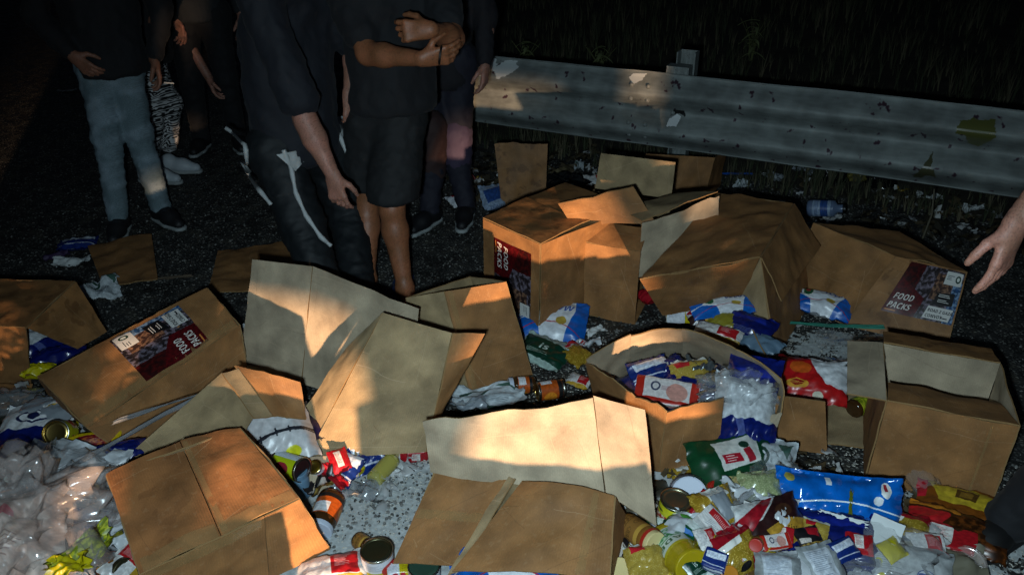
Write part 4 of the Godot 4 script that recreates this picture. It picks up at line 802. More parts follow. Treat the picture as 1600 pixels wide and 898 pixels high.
	pouch("sauce_bag", "dark brown glossy bag below the yellow fronted packet", "sauce bag", Vector3(1.277, 0.020, -1.712), -30, 0.26, 0.14, 0.07, film("sauce", 0.12), {"pitch": 10})
	jar("clear round tub on edge in the lower right by the black shoe", Vector3(1.262, 0.030, -1.607), 0.050, 0.018, M.clear_thick, M.clear_thick, M.clear_thick, {"called": "clear_tub", "category": "tub", "yaw": -40, "pitch": 60})
	scrap("film_scrap", "greenish clear film between the round emblem bag and the clear lid", "plastic film", Vector3(1.199, 0.040, -1.598), -20, 0.20, 0.13, mat(Color("6c6858"), 0.3), {"rise": 0.05})
	scrap("food_wrapper", "small red wrapper with white print beside the right open box's foot", "wrapper", Vector3(1.443, 0.020, -1.843), 70, 0.10, 0.03, M.red_film, {"rise": 0.03})
	scrap("food_wrapper", "yellow wrapper right of the small red wrapper", "wrapper", Vector3(1.467, 0.000, -1.815), 30, 0.08, 0.06, M.yellow_film, {"rise": 0.03})
	crumpled_film("plastic_bottle", "crushed clear bottle lying against the right open box's front", "bottle", Vector3(1.272, 0.020, -1.942), Vector3(0.09, 0.08, 0.19), M.clear, {"amp": 0.3})
	pouch("food_carton", "red packet with gold emblem and torn white paper right of the bulging box", "food packet", Vector3(1.085, 0.060, -2.414), -16, 0.24, 0.19, 0.08, film("red_white", 0.3), {"pitch": 24, "wrinkle": 0.8})
	jar("dark jar in lime netting lying between the two right boxes", Vector3(1.203, 0.035, -2.305), 0.034, 0.11, M.dark_body, film("mesh_lime", 0.35), M.black_lid, {"yaw": 120, "pitch": 86})
	crumpled_film("plastic_bag", "clear plastic sheet spread on the asphalt left of the right open box", "plastic bag", Vector3(1.286, 0.000, -2.555), Vector3(0.34, 0.05, 0.20), M.clear, {"amp": 0.5})
	scrap("film_scrap", "wide clear film sheet on the asphalt below the teal strip", "plastic film", Vector3(1.386, 0.010, -2.794), -8, 0.30, 0.12, M.clear, {"rise": 0.03})
	scrap("teal_strip", "teal plastic strip running across below the white and blue bag", "plastic strip", Vector3(1.344, 0.040, -2.876), -6, 0.40, 0.028, M.teal_film, {"rise": 0.012, "ragged": 0.05})
	pouch("milk_powder_bag", "white and blue bag lying behind the teal strip", "milk powder bag", Vector3(1.342, 0.020, -3.040), -32, 0.26, 0.15, 0.08, film("blue_white", 0.25), {"pitch": 16})
	jar("clear cup lying behind the white and blue bag by the sagging brown box", Vector3(1.241, 0.040, -3.102), 0.040, 0.10, M.clear_grey, M.clear_grey, M.clear_grey, {"called": "cup", "category": "cup", "yaw": -40, "pitch": 70})
	scrap("film_scrap", "dark shiny film beside the clear cup", "plastic film", Vector3(1.349, 0.020, -3.235), 10, 0.16, 0.10, mat(Color("14181c"), 0.12), {"rise": 0.06})

# small things between the larger ones of the right heap and in the gaps
func groceries_small() -> void:
	jar("small clear jar with red lid between the white lidded tub and the green bag", Vector3(0.577, 0.070, -1.861), 0.022, 0.05, M.brown_body, film("red_carton"), M.red_lid, {"pitch": 50, "yaw": 40})
	pouch("sachet", "narrow red sachet below the white lidded tub", "sachet", Vector3(0.537, 0.120, -1.731), -40, 0.035, 0.10, 0.02, M.red_film, {"pitch": 24, "res": 10})
	pouch("sachet", "small silver sachet on the pasta pouch with the white label", "sachet", Vector3(0.592, 0.150, -1.699), 30, 0.05, 0.08, 0.02, M.grey_film, {"pitch": 26, "res": 10})
	pouch("sachet", "white sachet with red block left of the script packet", "sachet", Vector3(0.661, 0.150, -1.650), -20, 0.06, 0.09, 0.02, film("white_red"), {"pitch": 26, "res": 10})
	packet_box("tiny yellow stock carton below the pale green pasta block", Vector3(0.709, 0.140, -1.690), 30, 0.05, 0.02, 0.04, film("white_yellow_carton"), {"pitch": 20})
	packet_box("tiny red carton above the wide navy bag", Vector3(0.728, 0.140, -1.598), -20, 0.06, 0.02, 0.04, film("red_carton"), {"pitch": 20})
	pouch("sachet", "black and red sachet above the second navy bag", "sachet", Vector3(0.794, 0.140, -1.589), 15, 0.07, 0.06, 0.02, film("black_red", 0.3), {"pitch": 20, "res": 10})
	pouch("sachet", "white sachet with printed lines at the blue bag's foot", "sachet", Vector3(0.918, 0.100, -1.652), -30, 0.08, 0.06, 0.02, film("milk_label"), {"pitch": 20, "res": 10})
	scrap("film_scrap", "clear strip of film hanging over the blue bag's foot", "plastic film", Vector3(0.988, 0.080, -1.668), 20, 0.10, 0.04, M.clear_grey, {"rise": 0.03})
	pouch("pasta_pouch", "small golden pouch at the foot of the large yellow tin", "pasta pouch", Vector3(0.468, 0.070, -1.668), 35, 0.08, 0.09, 0.04, film("pasta_fine", 0.25), {"pitch": 22, "res": 12})
	pouch("sachet", "green and white sachet between the yellow tin and the oil bottle", "sachet", Vector3(0.417, 0.060, -1.702), -20, 0.07, 0.07, 0.02, film("green_white"), {"pitch": 24, "res": 10})
	can("short tin lying with its bright end up between the oil bottle and the lettered bag", Vector3(0.470, 0.080, -1.588), 0.030, 0.05, film("lime_can", 0.4), M.tin, {"pitch": 40, "yaw": -15})
	pouch("sachet", "red and white sachet on the lettered green bag's upper end", "sachet", Vector3(0.521, 0.140, -1.580), 20, 0.06, 0.07, 0.02, film("white_red", 0.3), {"pitch": 24, "res": 10})
	packet_box("small blue and white carton beside the red cornered pasta pouch", Vector3(0.534, 0.120, -1.523), -30, 0.06, 0.03, 0.05, film("navy_white"), {"pitch": 24})
	jar("small jar with orange lid at the bottom edge right of the lettered bag", Vector3(0.556, 0.080, -1.525), 0.024, 0.05, M.brown_body, film("brown_jar"), M.orange_lid, {"pitch": 45, "yaw": 10})
	pouch("sachet", "pale green sachet beside the short bright tin", "sachet", Vector3(0.476, 0.100, -1.524), 40, 0.06, 0.08, 0.02, film("green_foil"), {"pitch": 24, "res": 10})
	can("small gold ended tin between the white lidded tub and the first pasta pouch", Vector3(0.556, 0.100, -1.758), 0.024, 0.05, film("white_yellow", 0.4), M.gold_tin, {"pitch": 46, "yaw": 24})
	can("small tin lying sideways above the lettered green bag", Vector3(0.503, 0.130, -1.608), 0.022, 0.06, film("yellow_can", 0.4), M.tin, {"pitch": 82, "yaw": 54})
	jar("tiny red capped jar in front of the script packet", Vector3(0.661, 0.140, -1.580), 0.018, 0.045, M.brown_body, film("brown_jar"), M.red_lid, {"pitch": 60, "yaw": -30})
	jar("tiny yellow capped bottle above the wide navy bag's left end", Vector3(0.647, 0.120, -1.595), 0.016, 0.06, M.oil_body, film("oil"), M.yellow_lid, {"called": "bottle", "category": "bottle", "pitch": 72, "yaw": 35})
	packet_box("green and white carton at the left of the wide navy bag", Vector3(0.615, 0.130, -1.553), 36, 0.07, 0.025, 0.045, film("green_white"), {"pitch": 24})
	packet_box("white carton with pink picture tilted below the script packet", Vector3(0.699, 0.140, -1.571), 12, 0.08, 0.02, 0.045, film("biscuit"), {"pitch": 26})
	pouch("sachet", "white crumpled sachet right of the tiny yellow carton", "sachet", Vector3(0.738, 0.150, -1.650), 50, 0.07, 0.07, 0.03, M.white_film, {"pitch": 26, "res": 12, "wrinkle": 1.5})
	pouch("sachet", "gold sachet right of the small white bottle", "sachet", Vector3(0.826, 0.120, -1.623), -25, 0.07, 0.08, 0.03, film("pasta_fine", 0.2), {"pitch": 24, "res": 12})
	pouch("sachet", "blue and white sachet on the second navy bag", "sachet", Vector3(0.871, 0.140, -1.544), 24, 0.08, 0.06, 0.02, film("navy_white"), {"pitch": 22, "res": 10})
	pouch("sachet", "red sachet with white print above the large pale bag", "sachet", Vector3(0.934, 0.120, -1.586), -14, 0.07, 0.06, 0.02, film("red_carton"), {"pitch": 20, "res": 10})
	pouch("sachet", "yellow sachet on the right end of the large pale bag", "sachet", Vector3(1.017, 0.110, -1.573), 30, 0.07, 0.06, 0.02, M.yellow_film, {"pitch": 20, "res": 10})
	can("dull tin standing between the sauce bag and the yellow pouch", Vector3(1.196, 0.020, -1.722), 0.026, 0.06, film("orange_jar", 0.4), M.tin, {"pitch": 30, "yaw": 20})
	pouch("pasta_pouch", "small pasta pouch at the foot of the bulging box's torn front", "pasta pouch", Vector3(0.533, 0.020, -1.951), 10, 0.09, 0.09, 0.04, film("pasta", 0.25), {"pitch": 24, "res": 12})
	pouch("sachet", "white sachet between the bulging box and the green bag", "sachet", Vector3(0.580, 0.030, -1.970), -30, 0.08, 0.07, 0.03, film("white_print", 0.35), {"pitch": 24, "res": 12})
	can("small tin upright among the scraps left of the brown and white label jar", Vector3(-0.604, 0.050, -1.959), 0.024, 0.05, film("white_yellow", 0.4), M.gold_tin, {"pitch": 30, "yaw": -20})
	packet_box("small yellow carton between the navy sachet and the oil bottle on the flour", Vector3(-0.500, 0.020, -1.993), 40, 0.05, 0.03, 0.04, film("white_yellow_carton"), {"pitch": 14})
	pouch("sachet", "olive sachet between the yellow pouch and the blue bag", "sachet", Vector3(1.086, 0.030, -1.758), 20, 0.08, 0.07, 0.03, film("sauce"), {"pitch": 14, "res": 10})
	pouch("sachet", "white and red sachet on the asphalt right of the yellow pouch", "sachet", Vector3(1.186, 0.010, -1.779), -40, 0.06, 0.08, 0.02, film("white_red"), {"pitch": 8, "res": 10})
	packet_box("red carton flap with yellow edge by the clear tub", Vector3(1.210, 0.040, -1.630), -35, 0.10, 0.02, 0.05, film("yellow_red"), {"pitch": 18})
	jar("small jar with white lid on the flour left of the open olive can", Vector3(-0.450, 0.022, -1.706), 0.024, 0.06, M.dark_body, film("brown_jar"), M.white_lid, {"pitch": 84, "yaw": 50})
	pouch("sachet", "blue sachet beside the red cartons at the top of the flour", "sachet", Vector3(-0.431, 0.070, -2.052), -15, 0.06, 0.08, 0.02, film("navy_white"), {"pitch": 40, "res": 10})
	pouch("sachet", "red sachet beneath the navy and white one on the flour", "sachet", Vector3(-0.543, 0.080, -1.972), 30, 0.06, 0.08, 0.02, film("red_carton"), {"pitch": 30, "res": 10})
	pouch("sachet", "yellow sachet under the eye-marked bag", "sachet", Vector3(-1.386, 0.080, -1.978), 30, 0.08, 0.07, 0.03, M.yellow_film, {"pitch": 20, "res": 10})
	can("small tin on its side beneath the printed long box's lower edge", Vector3(-1.468, 0.060, -2.217), 0.028, 0.07, film("white_yellow", 0.4), M.tin, {"yaw": 50, "pitch": 80})
	pouch("sachet", "white sachet with red block below the small tin", "sachet", Vector3(-1.245, 0.120, -1.901), -20, 0.08, 0.06, 0.02, film("white_red"), {"pitch": 20, "res": 10})
	jar("small brown bottle lying between the navy packet and the corner bag", Vector3(-1.186, 0.050, -1.852), 0.02, 0.07, M.dark_body, film("orange_jar"), M.white_lid, {"yaw": 20, "pitch": 80})
	pouch("sachet", "green sachet in front of the scuffed brown box", "sachet", Vector3(-0.069, 0.000, -2.352), 20, 0.10, 0.07, 0.03, film("green_foil"), {"pitch": 8, "res": 10})
	pouch("sachet", "red and white sachet left of the bulging box on the asphalt", "sachet", Vector3(0.254, 0.000, -2.513), -30, 0.09, 0.07, 0.03, film("white_red"), {"pitch": 8, "res": 10})
	scrap("paper_scrap", "pale paper bit on the asphalt between the emblem bag and the bulging box", "paper scrap", Vector3(0.349, 0.000, -2.886), 25, 0.10, 0.05, M.white_paper, {"rise": 0.03})
	for s in [[Vector3(-0.216, 0.000, -4.665), "crumpled pale wrapper left of the dirty stained board"], [Vector3(0.433, 0.000, -4.933), "dull yellow wrapper below the barrier's left half"], [Vector3(0.855, 0.000, -4.861), "grey wrapper at the foot of the barrier post"], [Vector3(1.175, 0.000, -4.933), "pale paper curl right of the barrier post"], [Vector3(1.629, 0.000, -4.722), "brown paper curl below the barrier's middle"], [Vector3(1.837, 0.000, -4.814), "white film bit below the barrier's middle"], [Vector3(2.311, 0.000, -4.504), "yellow wrapper bit below the food splash"], [Vector3(2.427, 0.000, -4.381), "grey film bit near the dry stick"], [Vector3(2.600, 0.000, -4.207), "pale scrap below the barrier's right end"], [Vector3(1.397, 0.000, -4.589), "white wrapper beside the blue strip"]]:
		scrap("food_wrapper", s[1], "wrapper", s[0], rng.randf() * 180.0, rng.randf_range(0.10, 0.18), rng.randf_range(0.06, 0.11), [M.white_paper, M.grey_film, film("white_red"), film("pasta"), film("white_print", 0.4)][rng.randi() % 5], {"rise": 0.05, "ragged": 0.3})

# ---------------------------------------------------------------- groceries, far
func groceries_far() -> void:
	jar("pale blue bottle with dark cap lying on the sagging brown box's far side", Vector3(1.636, 0.050, -4.132), 0.045, 0.19, mat(Color("5c6c88"), 0.3), film("silver_blue", 0.35), M.black_lid, {"called": "bottle", "category": "bottle", "yaw": 62, "pitch": 80, "neck": 0.5, "lid_r": 0.55, "shoulder": 0.7})
	pouch("food_pouch", "silver and blue packet at the foot of the dirty stained board", "food pouch", Vector3(-0.111, 0.000, -4.321), 20, 0.14, 0.22, 0.06, film("silver_blue", 0.2), {"pitch": 40})
	pouch("food_pouch", "small yellow packet by the mauve hem", "food pouch", Vector3(-0.318, 0.000, -4.321), 40, 0.12, 0.10, 0.05, film("white_yellow_carton"), {"pitch": 20})
	scrap("paper_scrap", "brown paper tuft under the barrier left of the post", "paper scrap", Vector3(0.291, 0.000, -4.814), 10, 0.14, 0.10, mat(Color("5c5238"), 0.8), {"rise": 0.06})
	scrap("paper_scrap", "small white ball of paper below the barrier", "paper scrap", Vector3(0.702, 0.020, -5.025), 10, 0.07, 0.07, M.white_paper, {"rise": 0.06})
	pouch("food_pouch", "reddish packet among the scraps under the barrier", "food pouch", Vector3(0.506, 0.000, -4.611), 10, 0.14, 0.12, 0.06, film("white_red"), {"pitch": 30})
	pouch("food_pouch", "grey glossy packet right of the reddish one under the barrier", "food pouch", Vector3(0.602, 0.000, -4.699), -20, 0.12, 0.14, 0.06, M.grey_film, {"pitch": 30})
	crumpled_film("plastic_bag", "dark crumpled bag among the litter below the barrier's left half", "plastic bag", Vector3(0.306, 0.000, -4.504), Vector3(0.26, 0.12, 0.18), mat(Color("101214"), 0.15), {"amp": 0.6})
	scrap("blue_strip", "thin blue plastic strip on the ground right of the barrier post", "plastic strip", Vector3(1.405, 0.010, -4.786), 0, 0.22, 0.02, M.blue_film, {"rise": 0.01})
	crumpled_film("plastic_bag", "glistening yellowish bag of food below the barrier on the right", "plastic bag", Vector3(2.105, 0.000, -4.665), Vector3(0.20, 0.12, 0.14), mat(Color("6c6434"), 0.15), {"amp": 0.6})
	crumpled_film("plastic_bag", "black glossy bag left of the yellowish one below the barrier", "plastic bag", Vector3(1.955, 0.000, -4.632), Vector3(0.16, 0.12, 0.12), mat(Color("0c0e10"), 0.08), {"amp": 0.6})
	crumpled_film("plastic_bag", "black glossy bag right of the yellowish one below the barrier", "plastic bag", Vector3(2.202, 0.000, -4.546), Vector3(0.18, 0.10, 0.12), mat(Color("0c0e10"), 0.08), {"amp": 0.6})
	var mb := MB.new()
	mb.tube([Vector3(0, 0, 0), Vector3(0.01, 0.14, 0.01), Vector3(0.0, 0.27, -0.01)], [0.006, 0.005, 0.004], 6)
	var st := obj("dry_stick", mb, mat(Color("5c5646"), 0.8))
	st.position = Vector3(2.154, 0.000, -3.841)
	tag(st, "thin pale stick standing in the dirt behind the right printed box", "stick")
	mb = MB.new()
	var path := []
	for k in 22:
		path.append(Vector3(k * 0.02 - 0.2, 0.012 + 0.02 * absf(sin(k * 0.5)), 0.03 * sin(k * 0.7) + 0.004 * k))
	mb.tube(path, [0.004], 6)
	var wire := obj("black_cord", mb, mat(Color("0a0a0a"), 0.5))
	wire.position = Vector3(2.004, 0.000, -4.070)
	tag(wire, "black cord trailing over the dirt behind the leaning printed box", "cord")

# ---------------------------------------------------------------- what nobody could count
func spill() -> void:
	# flour over the asphalt between the boxes
	var flour := mat(Color.WHITE, 0.95)
	var fb := field_bytes(noise(FastNoiseLite.TYPE_SIMPLEX, 0.06, 91, 4), 256, 256)
	flour.albedo_texture = tex_from(256, 256, func(x: int, y: int, i: int) -> Color:
		var k := 0.62 + 0.16 * fb[i] / 255.0
		return Color(k * 0.97, k, k * 1.0))
	var heap := func(called: String, at: Vector3, rx: float, rz: float, high: float, cut: float, yaw: float) -> void:
		var mb := MB.new()
		mb.grid(110, 110, func(u: float, v: float) -> Vector3:
			var a := u * 2.0 - 1.0
			var b := v * 2.0 - 1.0
			var q := Vector3(a * rx, 0, -b * rz).rotated(Vector3.UP, deg_to_rad(yaw))
			var r := Vector2(a, b).length()
			var g := 1.0 - r * r - cut + 0.55 * nz(q + at, 7.0) + 0.35 * nz(q + at, 22.0) + 0.30 * nz(q + at, 70.0)
			q.y = clampf(g, -0.6, 0.9) * high - 0.003 + (0.006 * nz(q + at, 1.3) - 0.006)
			return q + Vector3(at.x, 0, at.z))
		for i in mb.uv.size():
			mb.uv[i] = Vector2(mb.v[i].x, mb.v[i].z) * 3.0
		structure(obj(called, mb, flour), "stuff")
	heap.call("spilled_flour", Vector3(-0.431, 0.000, -1.797), 0.36, 0.46, 0.013, -0.25, 12.0)
	heap.call("spilled_flour", Vector3(-0.329, 0.000, -1.995), 0.28, 0.32, 0.008, 0.15, -20.0)
	heap.call("spilled_flour", Vector3(1.289, 0.000, -2.737), 0.34, 0.32, 0.006, 0.25, 0.0)
	heap.call("spilled_flour", Vector3(1.436, 0.000, -1.758), 0.32, 0.36, 0.006, 0.4, 0.0)
	heap.call("spilled_flour", Vector3(1.203, 0.000, -1.921), 0.36, 0.24, 0.006, 0.5, 0.0)
	heap.call("spilled_flour", Vector3(1.252, 0.000, -2.431), 0.28, 0.2, 0.005, 0.35, 0.0)
	# grains of rice and pasta
	var grain := MB.new()
	grain.lathe([Vector2(0, -0.0035), Vector2(0.0010, -0.0024), Vector2(0.0013, 0), Vector2(0.0010, 0.0024), Vector2(0, 0.0035)], 6)
	var gm := ArrayMesh.new()
	grain.add_to(gm, mat(Color.WHITE, 0.6, {"vertex_color_use_as_albedo": true}))
	var scatter := func(called: String, mesh: Mesh, spots: Array, count: int, size: Vector2, ca: Color, cb: Color, flat: bool) -> void:
		var mm := MultiMesh.new()
		mm.transform_format = MultiMesh.TRANSFORM_3D
		mm.use_colors = true
		mm.mesh = mesh
		mm.instance_count = count
		for i in count:
			var s: Array = spots[rng.randi() % spots.size()]
			var t := rng.randf() * TAU
			var r: float = s[1] * sqrt(rng.randf()) * (0.7 + 0.6 * rng.randf())
			var p: Vector3 = s[0] + Vector3(cos(t) * r, 0, sin(t) * r)
			p.y = s[0].y + 0.002 + rng.randf() * s[2]
			var k := rng.randf_range(size.x, size.y)
			var b := Basis(Vector3.UP, rng.randf() * TAU) * Basis(Vector3.RIGHT, (PI / 2 + rng.randf_range(-0.2, 0.2)) if not flat else rng.randf_range(-0.5, 0.5)) * Basis(Vector3.BACK, rng.randf_range(-0.5, 0.5) if flat else rng.randf() * TAU)
			mm.set_instance_transform(i, Transform3D(b.scaled(Vector3.ONE * k), p))
			mm.set_instance_color(i, ca.lerp(cb, rng.randf()))
		var o := MultiMeshInstance3D.new()
		o.name = called
		o.multimesh = mm
		add_child(o)
		structure(o, "stuff")
	scatter.call("rice_grains", gm, [[Vector3(-0.428, 0.000, -1.837), 0.35, 0.012], [Vector3(-0.327, 0.000, -1.980), 0.3, 0.004], [Vector3(1.263, 0.000, -2.737), 0.35, 0.004], [Vector3(1.203, 0.000, -1.921), 0.3, 0.004], [Vector3(1.436, 0.000, -1.758), 0.3, 0.004], [Vector3(0.174, 0.000, -2.599), 0.35, 0.004], [Vector3(1.223, 0.000, -2.352), 0.3, 0.004]], 5200, Vector2(0.8, 1.4), Color(0.42, 0.40, 0.34), Color(0.62, 0.60, 0.54), false)
	# loose stones on the asphalt
	var stone := MB.new()
	stone.grid(7, 5, func(u: float, v: float) -> Vector3:
		var q := Vector3(cos((v - 0.5) * PI) * cos(u * TAU), sin((v - 0.5) * PI) * 0.7, -cos((v - 0.5) * PI) * sin(u * TAU))
		return q * (0.004 + 0.0016 * nz(q, 2.0)))
	var sm := ArrayMesh.new()
	stone.add_to(sm, mat(Color.WHITE, 0.8, {"vertex_color_use_as_albedo": true}), null, false)
	scatter.call("loose_stones", sm, [[Vector3(-0.413, 0.000, -2.010), 0.3, 0.001], [Vector3(1.237, 0.000, -2.737), 0.6, 0.002], [Vector3(1.377, 0.000, -1.950), 0.7, 0.002], [Vector3(0.201, 0.000, -2.644), 0.6, 0.002], [Vector3(-1.600, 0.000, -3.285), 1.2, 0.002], [Vector3(-0.320, 0.000, -3.626), 1.2, 0.002], [Vector3(2.265, 0.000, -4.026), 1.2, 0.002], [Vector3(0.764, 0.000, -4.504), 1.4, 0.002], [Vector3(1.719, 0.000, -4.504), 1.2, 0.002]], 9000, Vector2(0.5, 1.7), Color(0.03, 0.03, 0.028), Color(0.20, 0.20, 0.19), true)
	# small torn scraps of film and paper through the heaps
	var bit := MB.new()
	bit.grid(4, 4, func(u: float, v: float) -> Vector3: return Vector3((u - 0.5) * 0.05 * (1.0 + 0.5 * sin(v * 9.0)), 0.008 * sin(u * 5.0 + v * 7.0), (0.5 - v) * 0.035 * (1.0 + 0.4 * cos(u * 8.0))))
	bit.grid(4, 4, func(u: float, v: float) -> Vector3: return Vector3((u - 0.5) * 0.05 * (1.0 + 0.5 * sin(v * 9.0)), 0.008 * sin(u * 5.0 + v * 7.0) - 0.0008, (0.5 - v) * 0.035 * (1.0 + 0.4 * cos(u * 8.0))), Vector2.ONE, true)
	var bm := ArrayMesh.new()
	bit.add_to(bm, mat(Color.WHITE, 0.35, {"vertex_color_use_as_albedo": true}))
	scatter.call("pale_litter_scraps", bm, [[Vector3(0.661, 0.000, -1.758), 0.35, 0.10], [Vector3(0.919, 0.000, -1.683), 0.35, 0.08], [Vector3(0.464, 0.000, -1.707), 0.20, 0.06], [Vector3(-1.596, 0.000, -2.138), 0.3, 0.08], [Vector3(-1.161, 0.000, -1.732), 0.15, 0.05], [Vector3(0.623, 0.000, -4.611), 0.7, 0.03], [Vector3(2.101, 0.000, -4.504), 0.8, 0.02], [Vector3(-0.507, 0.000, -2.073), 0.2, 0.03]], 380, Vector2(0.5, 1.5), Color(0.30, 0.31, 0.32), Color(0.55, 0.56, 0.55), true)
	scatter.call("dark_litter_scraps", bm, [[Vector3(0.661, 0.000, -1.758), 0.35, 0.06], [Vector3(0.919, 0.000, -1.683), 0.35, 0.05], [Vector3(0.464, 0.000, -1.707), 0.20, 0.05], [Vector3(-1.596, 0.000, -2.138), 0.3, 0.06], [Vector3(0.397, 0.000, -4.722), 0.7, 0.03], [Vector3(1.753, 0.000, -4.611), 1.2, 0.02], [Vector3(0.079, 0.000, -4.722), 0.5, 0.03], [Vector3(2.483, 0.000, -4.115), 0.6, 0.02]], 620, Vector2(0.6, 2.0), Color(0.02, 0.02, 0.016), Color(0.10, 0.075, 0.04), true)

# ---------------------------------------------------------------- mesh building
class MB:
	var v := PackedVector3Array()
	var uv := PackedVector2Array()
	var ix := PackedInt32Array()
	func tri(a: int, b: int, c: int) -> void:
		ix.append(a); ix.append(b); ix.append(c)
	func pt(p: Vector3, t: Vector2) -> int:
		v.append(p); uv.append(t)
		return v.size() - 1
	# a, b, c, d: bottom left, bottom right, top right, top left as seen from the front
	func quad(a: Vector3, b: Vector3, c: Vector3, d: Vector3, s := Vector2.ONE) -> void:
		var i := v.size()
		pt(a, Vector2(0, s.y)); pt(b, Vector2(s.x, s.y)); pt(c, Vector2(s.x, 0)); pt(d, Vector2.ZERO)
		tri(i, i + 3, i + 2); tri(i, i + 2, i + 1)
	# f(u, w) with u to the right and w upwards, seen from the front
	func grid(nu: int, nv: int, f: Callable, s := Vector2.ONE, flip := false) -> void:
		var i0 := v.size()
		for j in nv + 1:
			for i in nu + 1:
				var a := float(i) / nu
				var b := float(j) / nv
				pt(f.call(a, b), Vector2(a * s.x, (1.0 - b) * s.y))
		for j in nv:
			for i in nu:
				var a := i0 + j * (nu + 1) + i
				var c := a + nu + 1
				if flip:
					tri(a, c + 1, c); tri(a, a + 1, c + 1)
				else:
					tri(a, c, c + 1); tri(a, c + 1, a + 1)
	# profile points are (radius, height), bottom to top, turned about y
	func lathe(prof: Array, n := 20, s := Vector2.ONE) -> void:
		var total := 0.0
		var run := [0.0]
		for k in range(1, prof.size()):
			total += (prof[k] - prof[k - 1]).length()
			run.append(total)
		var i0 := v.size()
		for k in prof.size():
			for i in n + 1:
				var t := TAU * i / n
				pt(Vector3(cos(t) * prof[k].x, prof[k].y, -sin(t) * prof[k].x), Vector2(s.x * i / n, s.y * (1.0 - run[k] / maxf(total, 0.0001))))
		for k in prof.size() - 1:
			for i in n:
				var a := i0 + k * (n + 1) + i
				var c := a + n + 1
				tri(a, c, c + 1); tri(a, c + 1, a + 1)
	func tube(path: Array, radii: Array, n := 8) -> void:
		var i0 := v.size()
		var side := Vector3.ZERO
		for k in path.size():
			var dir: Vector3 = (path[mini(k + 1, path.size() - 1)] - path[maxi(k - 1, 0)]).normalized()
			if side == Vector3.ZERO:
				side = dir.cross(Vector3.UP if absf(dir.y) < 0.9 else Vector3.RIGHT).normalized()
			side = (side - dir * side.dot(dir)).normalized()
			var up := side.cross(dir)
			for i in n + 1:
				var t := TAU * i / n
				pt(path[k] + (side * cos(t) + up * sin(t)) * radii[mini(k, radii.size() - 1)], Vector2(float(i) / n, float(k) / path.size()))
		for k in path.size() - 1:
			for i in n:
				var a := i0 + k * (n + 1) + i
				var c := a + n + 1
				tri(a, c + 1, c); tri(a, a + 1, c + 1)
		for e in [0, path.size() - 1]:
			var m := pt(path[e], Vector2.ZERO)
			for i in n:
				var a: int = i0 + e * (n + 1) + i
				if e == 0:
					tri(m, a + 1, a)
				else:
					tri(m, a, a + 1)
	func box(lo: Vector3, hi: Vector3) -> void:
		var p := func(i: int) -> Vector3: return Vector3(hi.x if i & 1 else lo.x, hi.y if i & 2 else lo.y, hi.z if i & 4 else lo.z)
		for q in [[4, 5, 7, 6], [1, 0, 2, 3], [5, 1, 3, 7], [0, 4, 6, 2], [6, 7, 3, 2], [0, 1, 5, 4]]:
			quad(p.call(q[0]), p.call(q[1]), p.call(q[2]), p.call(q[3]))
	func moved(t: Transform3D, from := 0) -> void:
		for i in range(from, v.size()):
			v[i] = t * v[i]
	func add_to(mesh: ArrayMesh, m: Material, given = null, smooth := true) -> void:
		if not smooth:
			var v2 := PackedVector3Array()
			var u2 := PackedVector2Array()
			for i in ix:
				v2.append(v[i]); u2.append(uv[i])
			v = v2; uv = u2
			ix = PackedInt32Array(range(v.size()))
		var nn := PackedVector3Array()
		if given != null:
			nn = given
		else:
			nn.resize(v.size())
			var weld := {}
			var acc := {}
			for t in range(0, ix.size(), 3):
				var a := v[ix[t]]
				var fn := (v[ix[t + 2]] - a).cross(v[ix[t + 1]] - a)
				for k in 3:
					var key: Variant = Vector3i((v[ix[t + k]] * 20000.0).round()) if smooth else ix[t + k]
					acc[key] = acc.get(key, Vector3.ZERO) + fn
			for i in v.size():
				var key: Variant = Vector3i((v[i] * 20000.0).round()) if smooth else i
				nn[i] = (acc.get(key, Vector3.UP) as Vector3).normalized()
				if nn[i] == Vector3.ZERO:
					nn[i] = Vector3.UP
		var arr := []
		arr.resize(Mesh.ARRAY_MAX)
		arr[Mesh.ARRAY_VERTEX] = v
		arr[Mesh.ARRAY_NORMAL] = nn
		arr[Mesh.ARRAY_TEX_UV] = uv
		arr[Mesh.ARRAY_INDEX] = ix
		mesh.add_surface_from_arrays(Mesh.PRIMITIVE_TRIANGLES, arr)
		mesh.surface_set_material(mesh.get_surface_count() - 1, m)

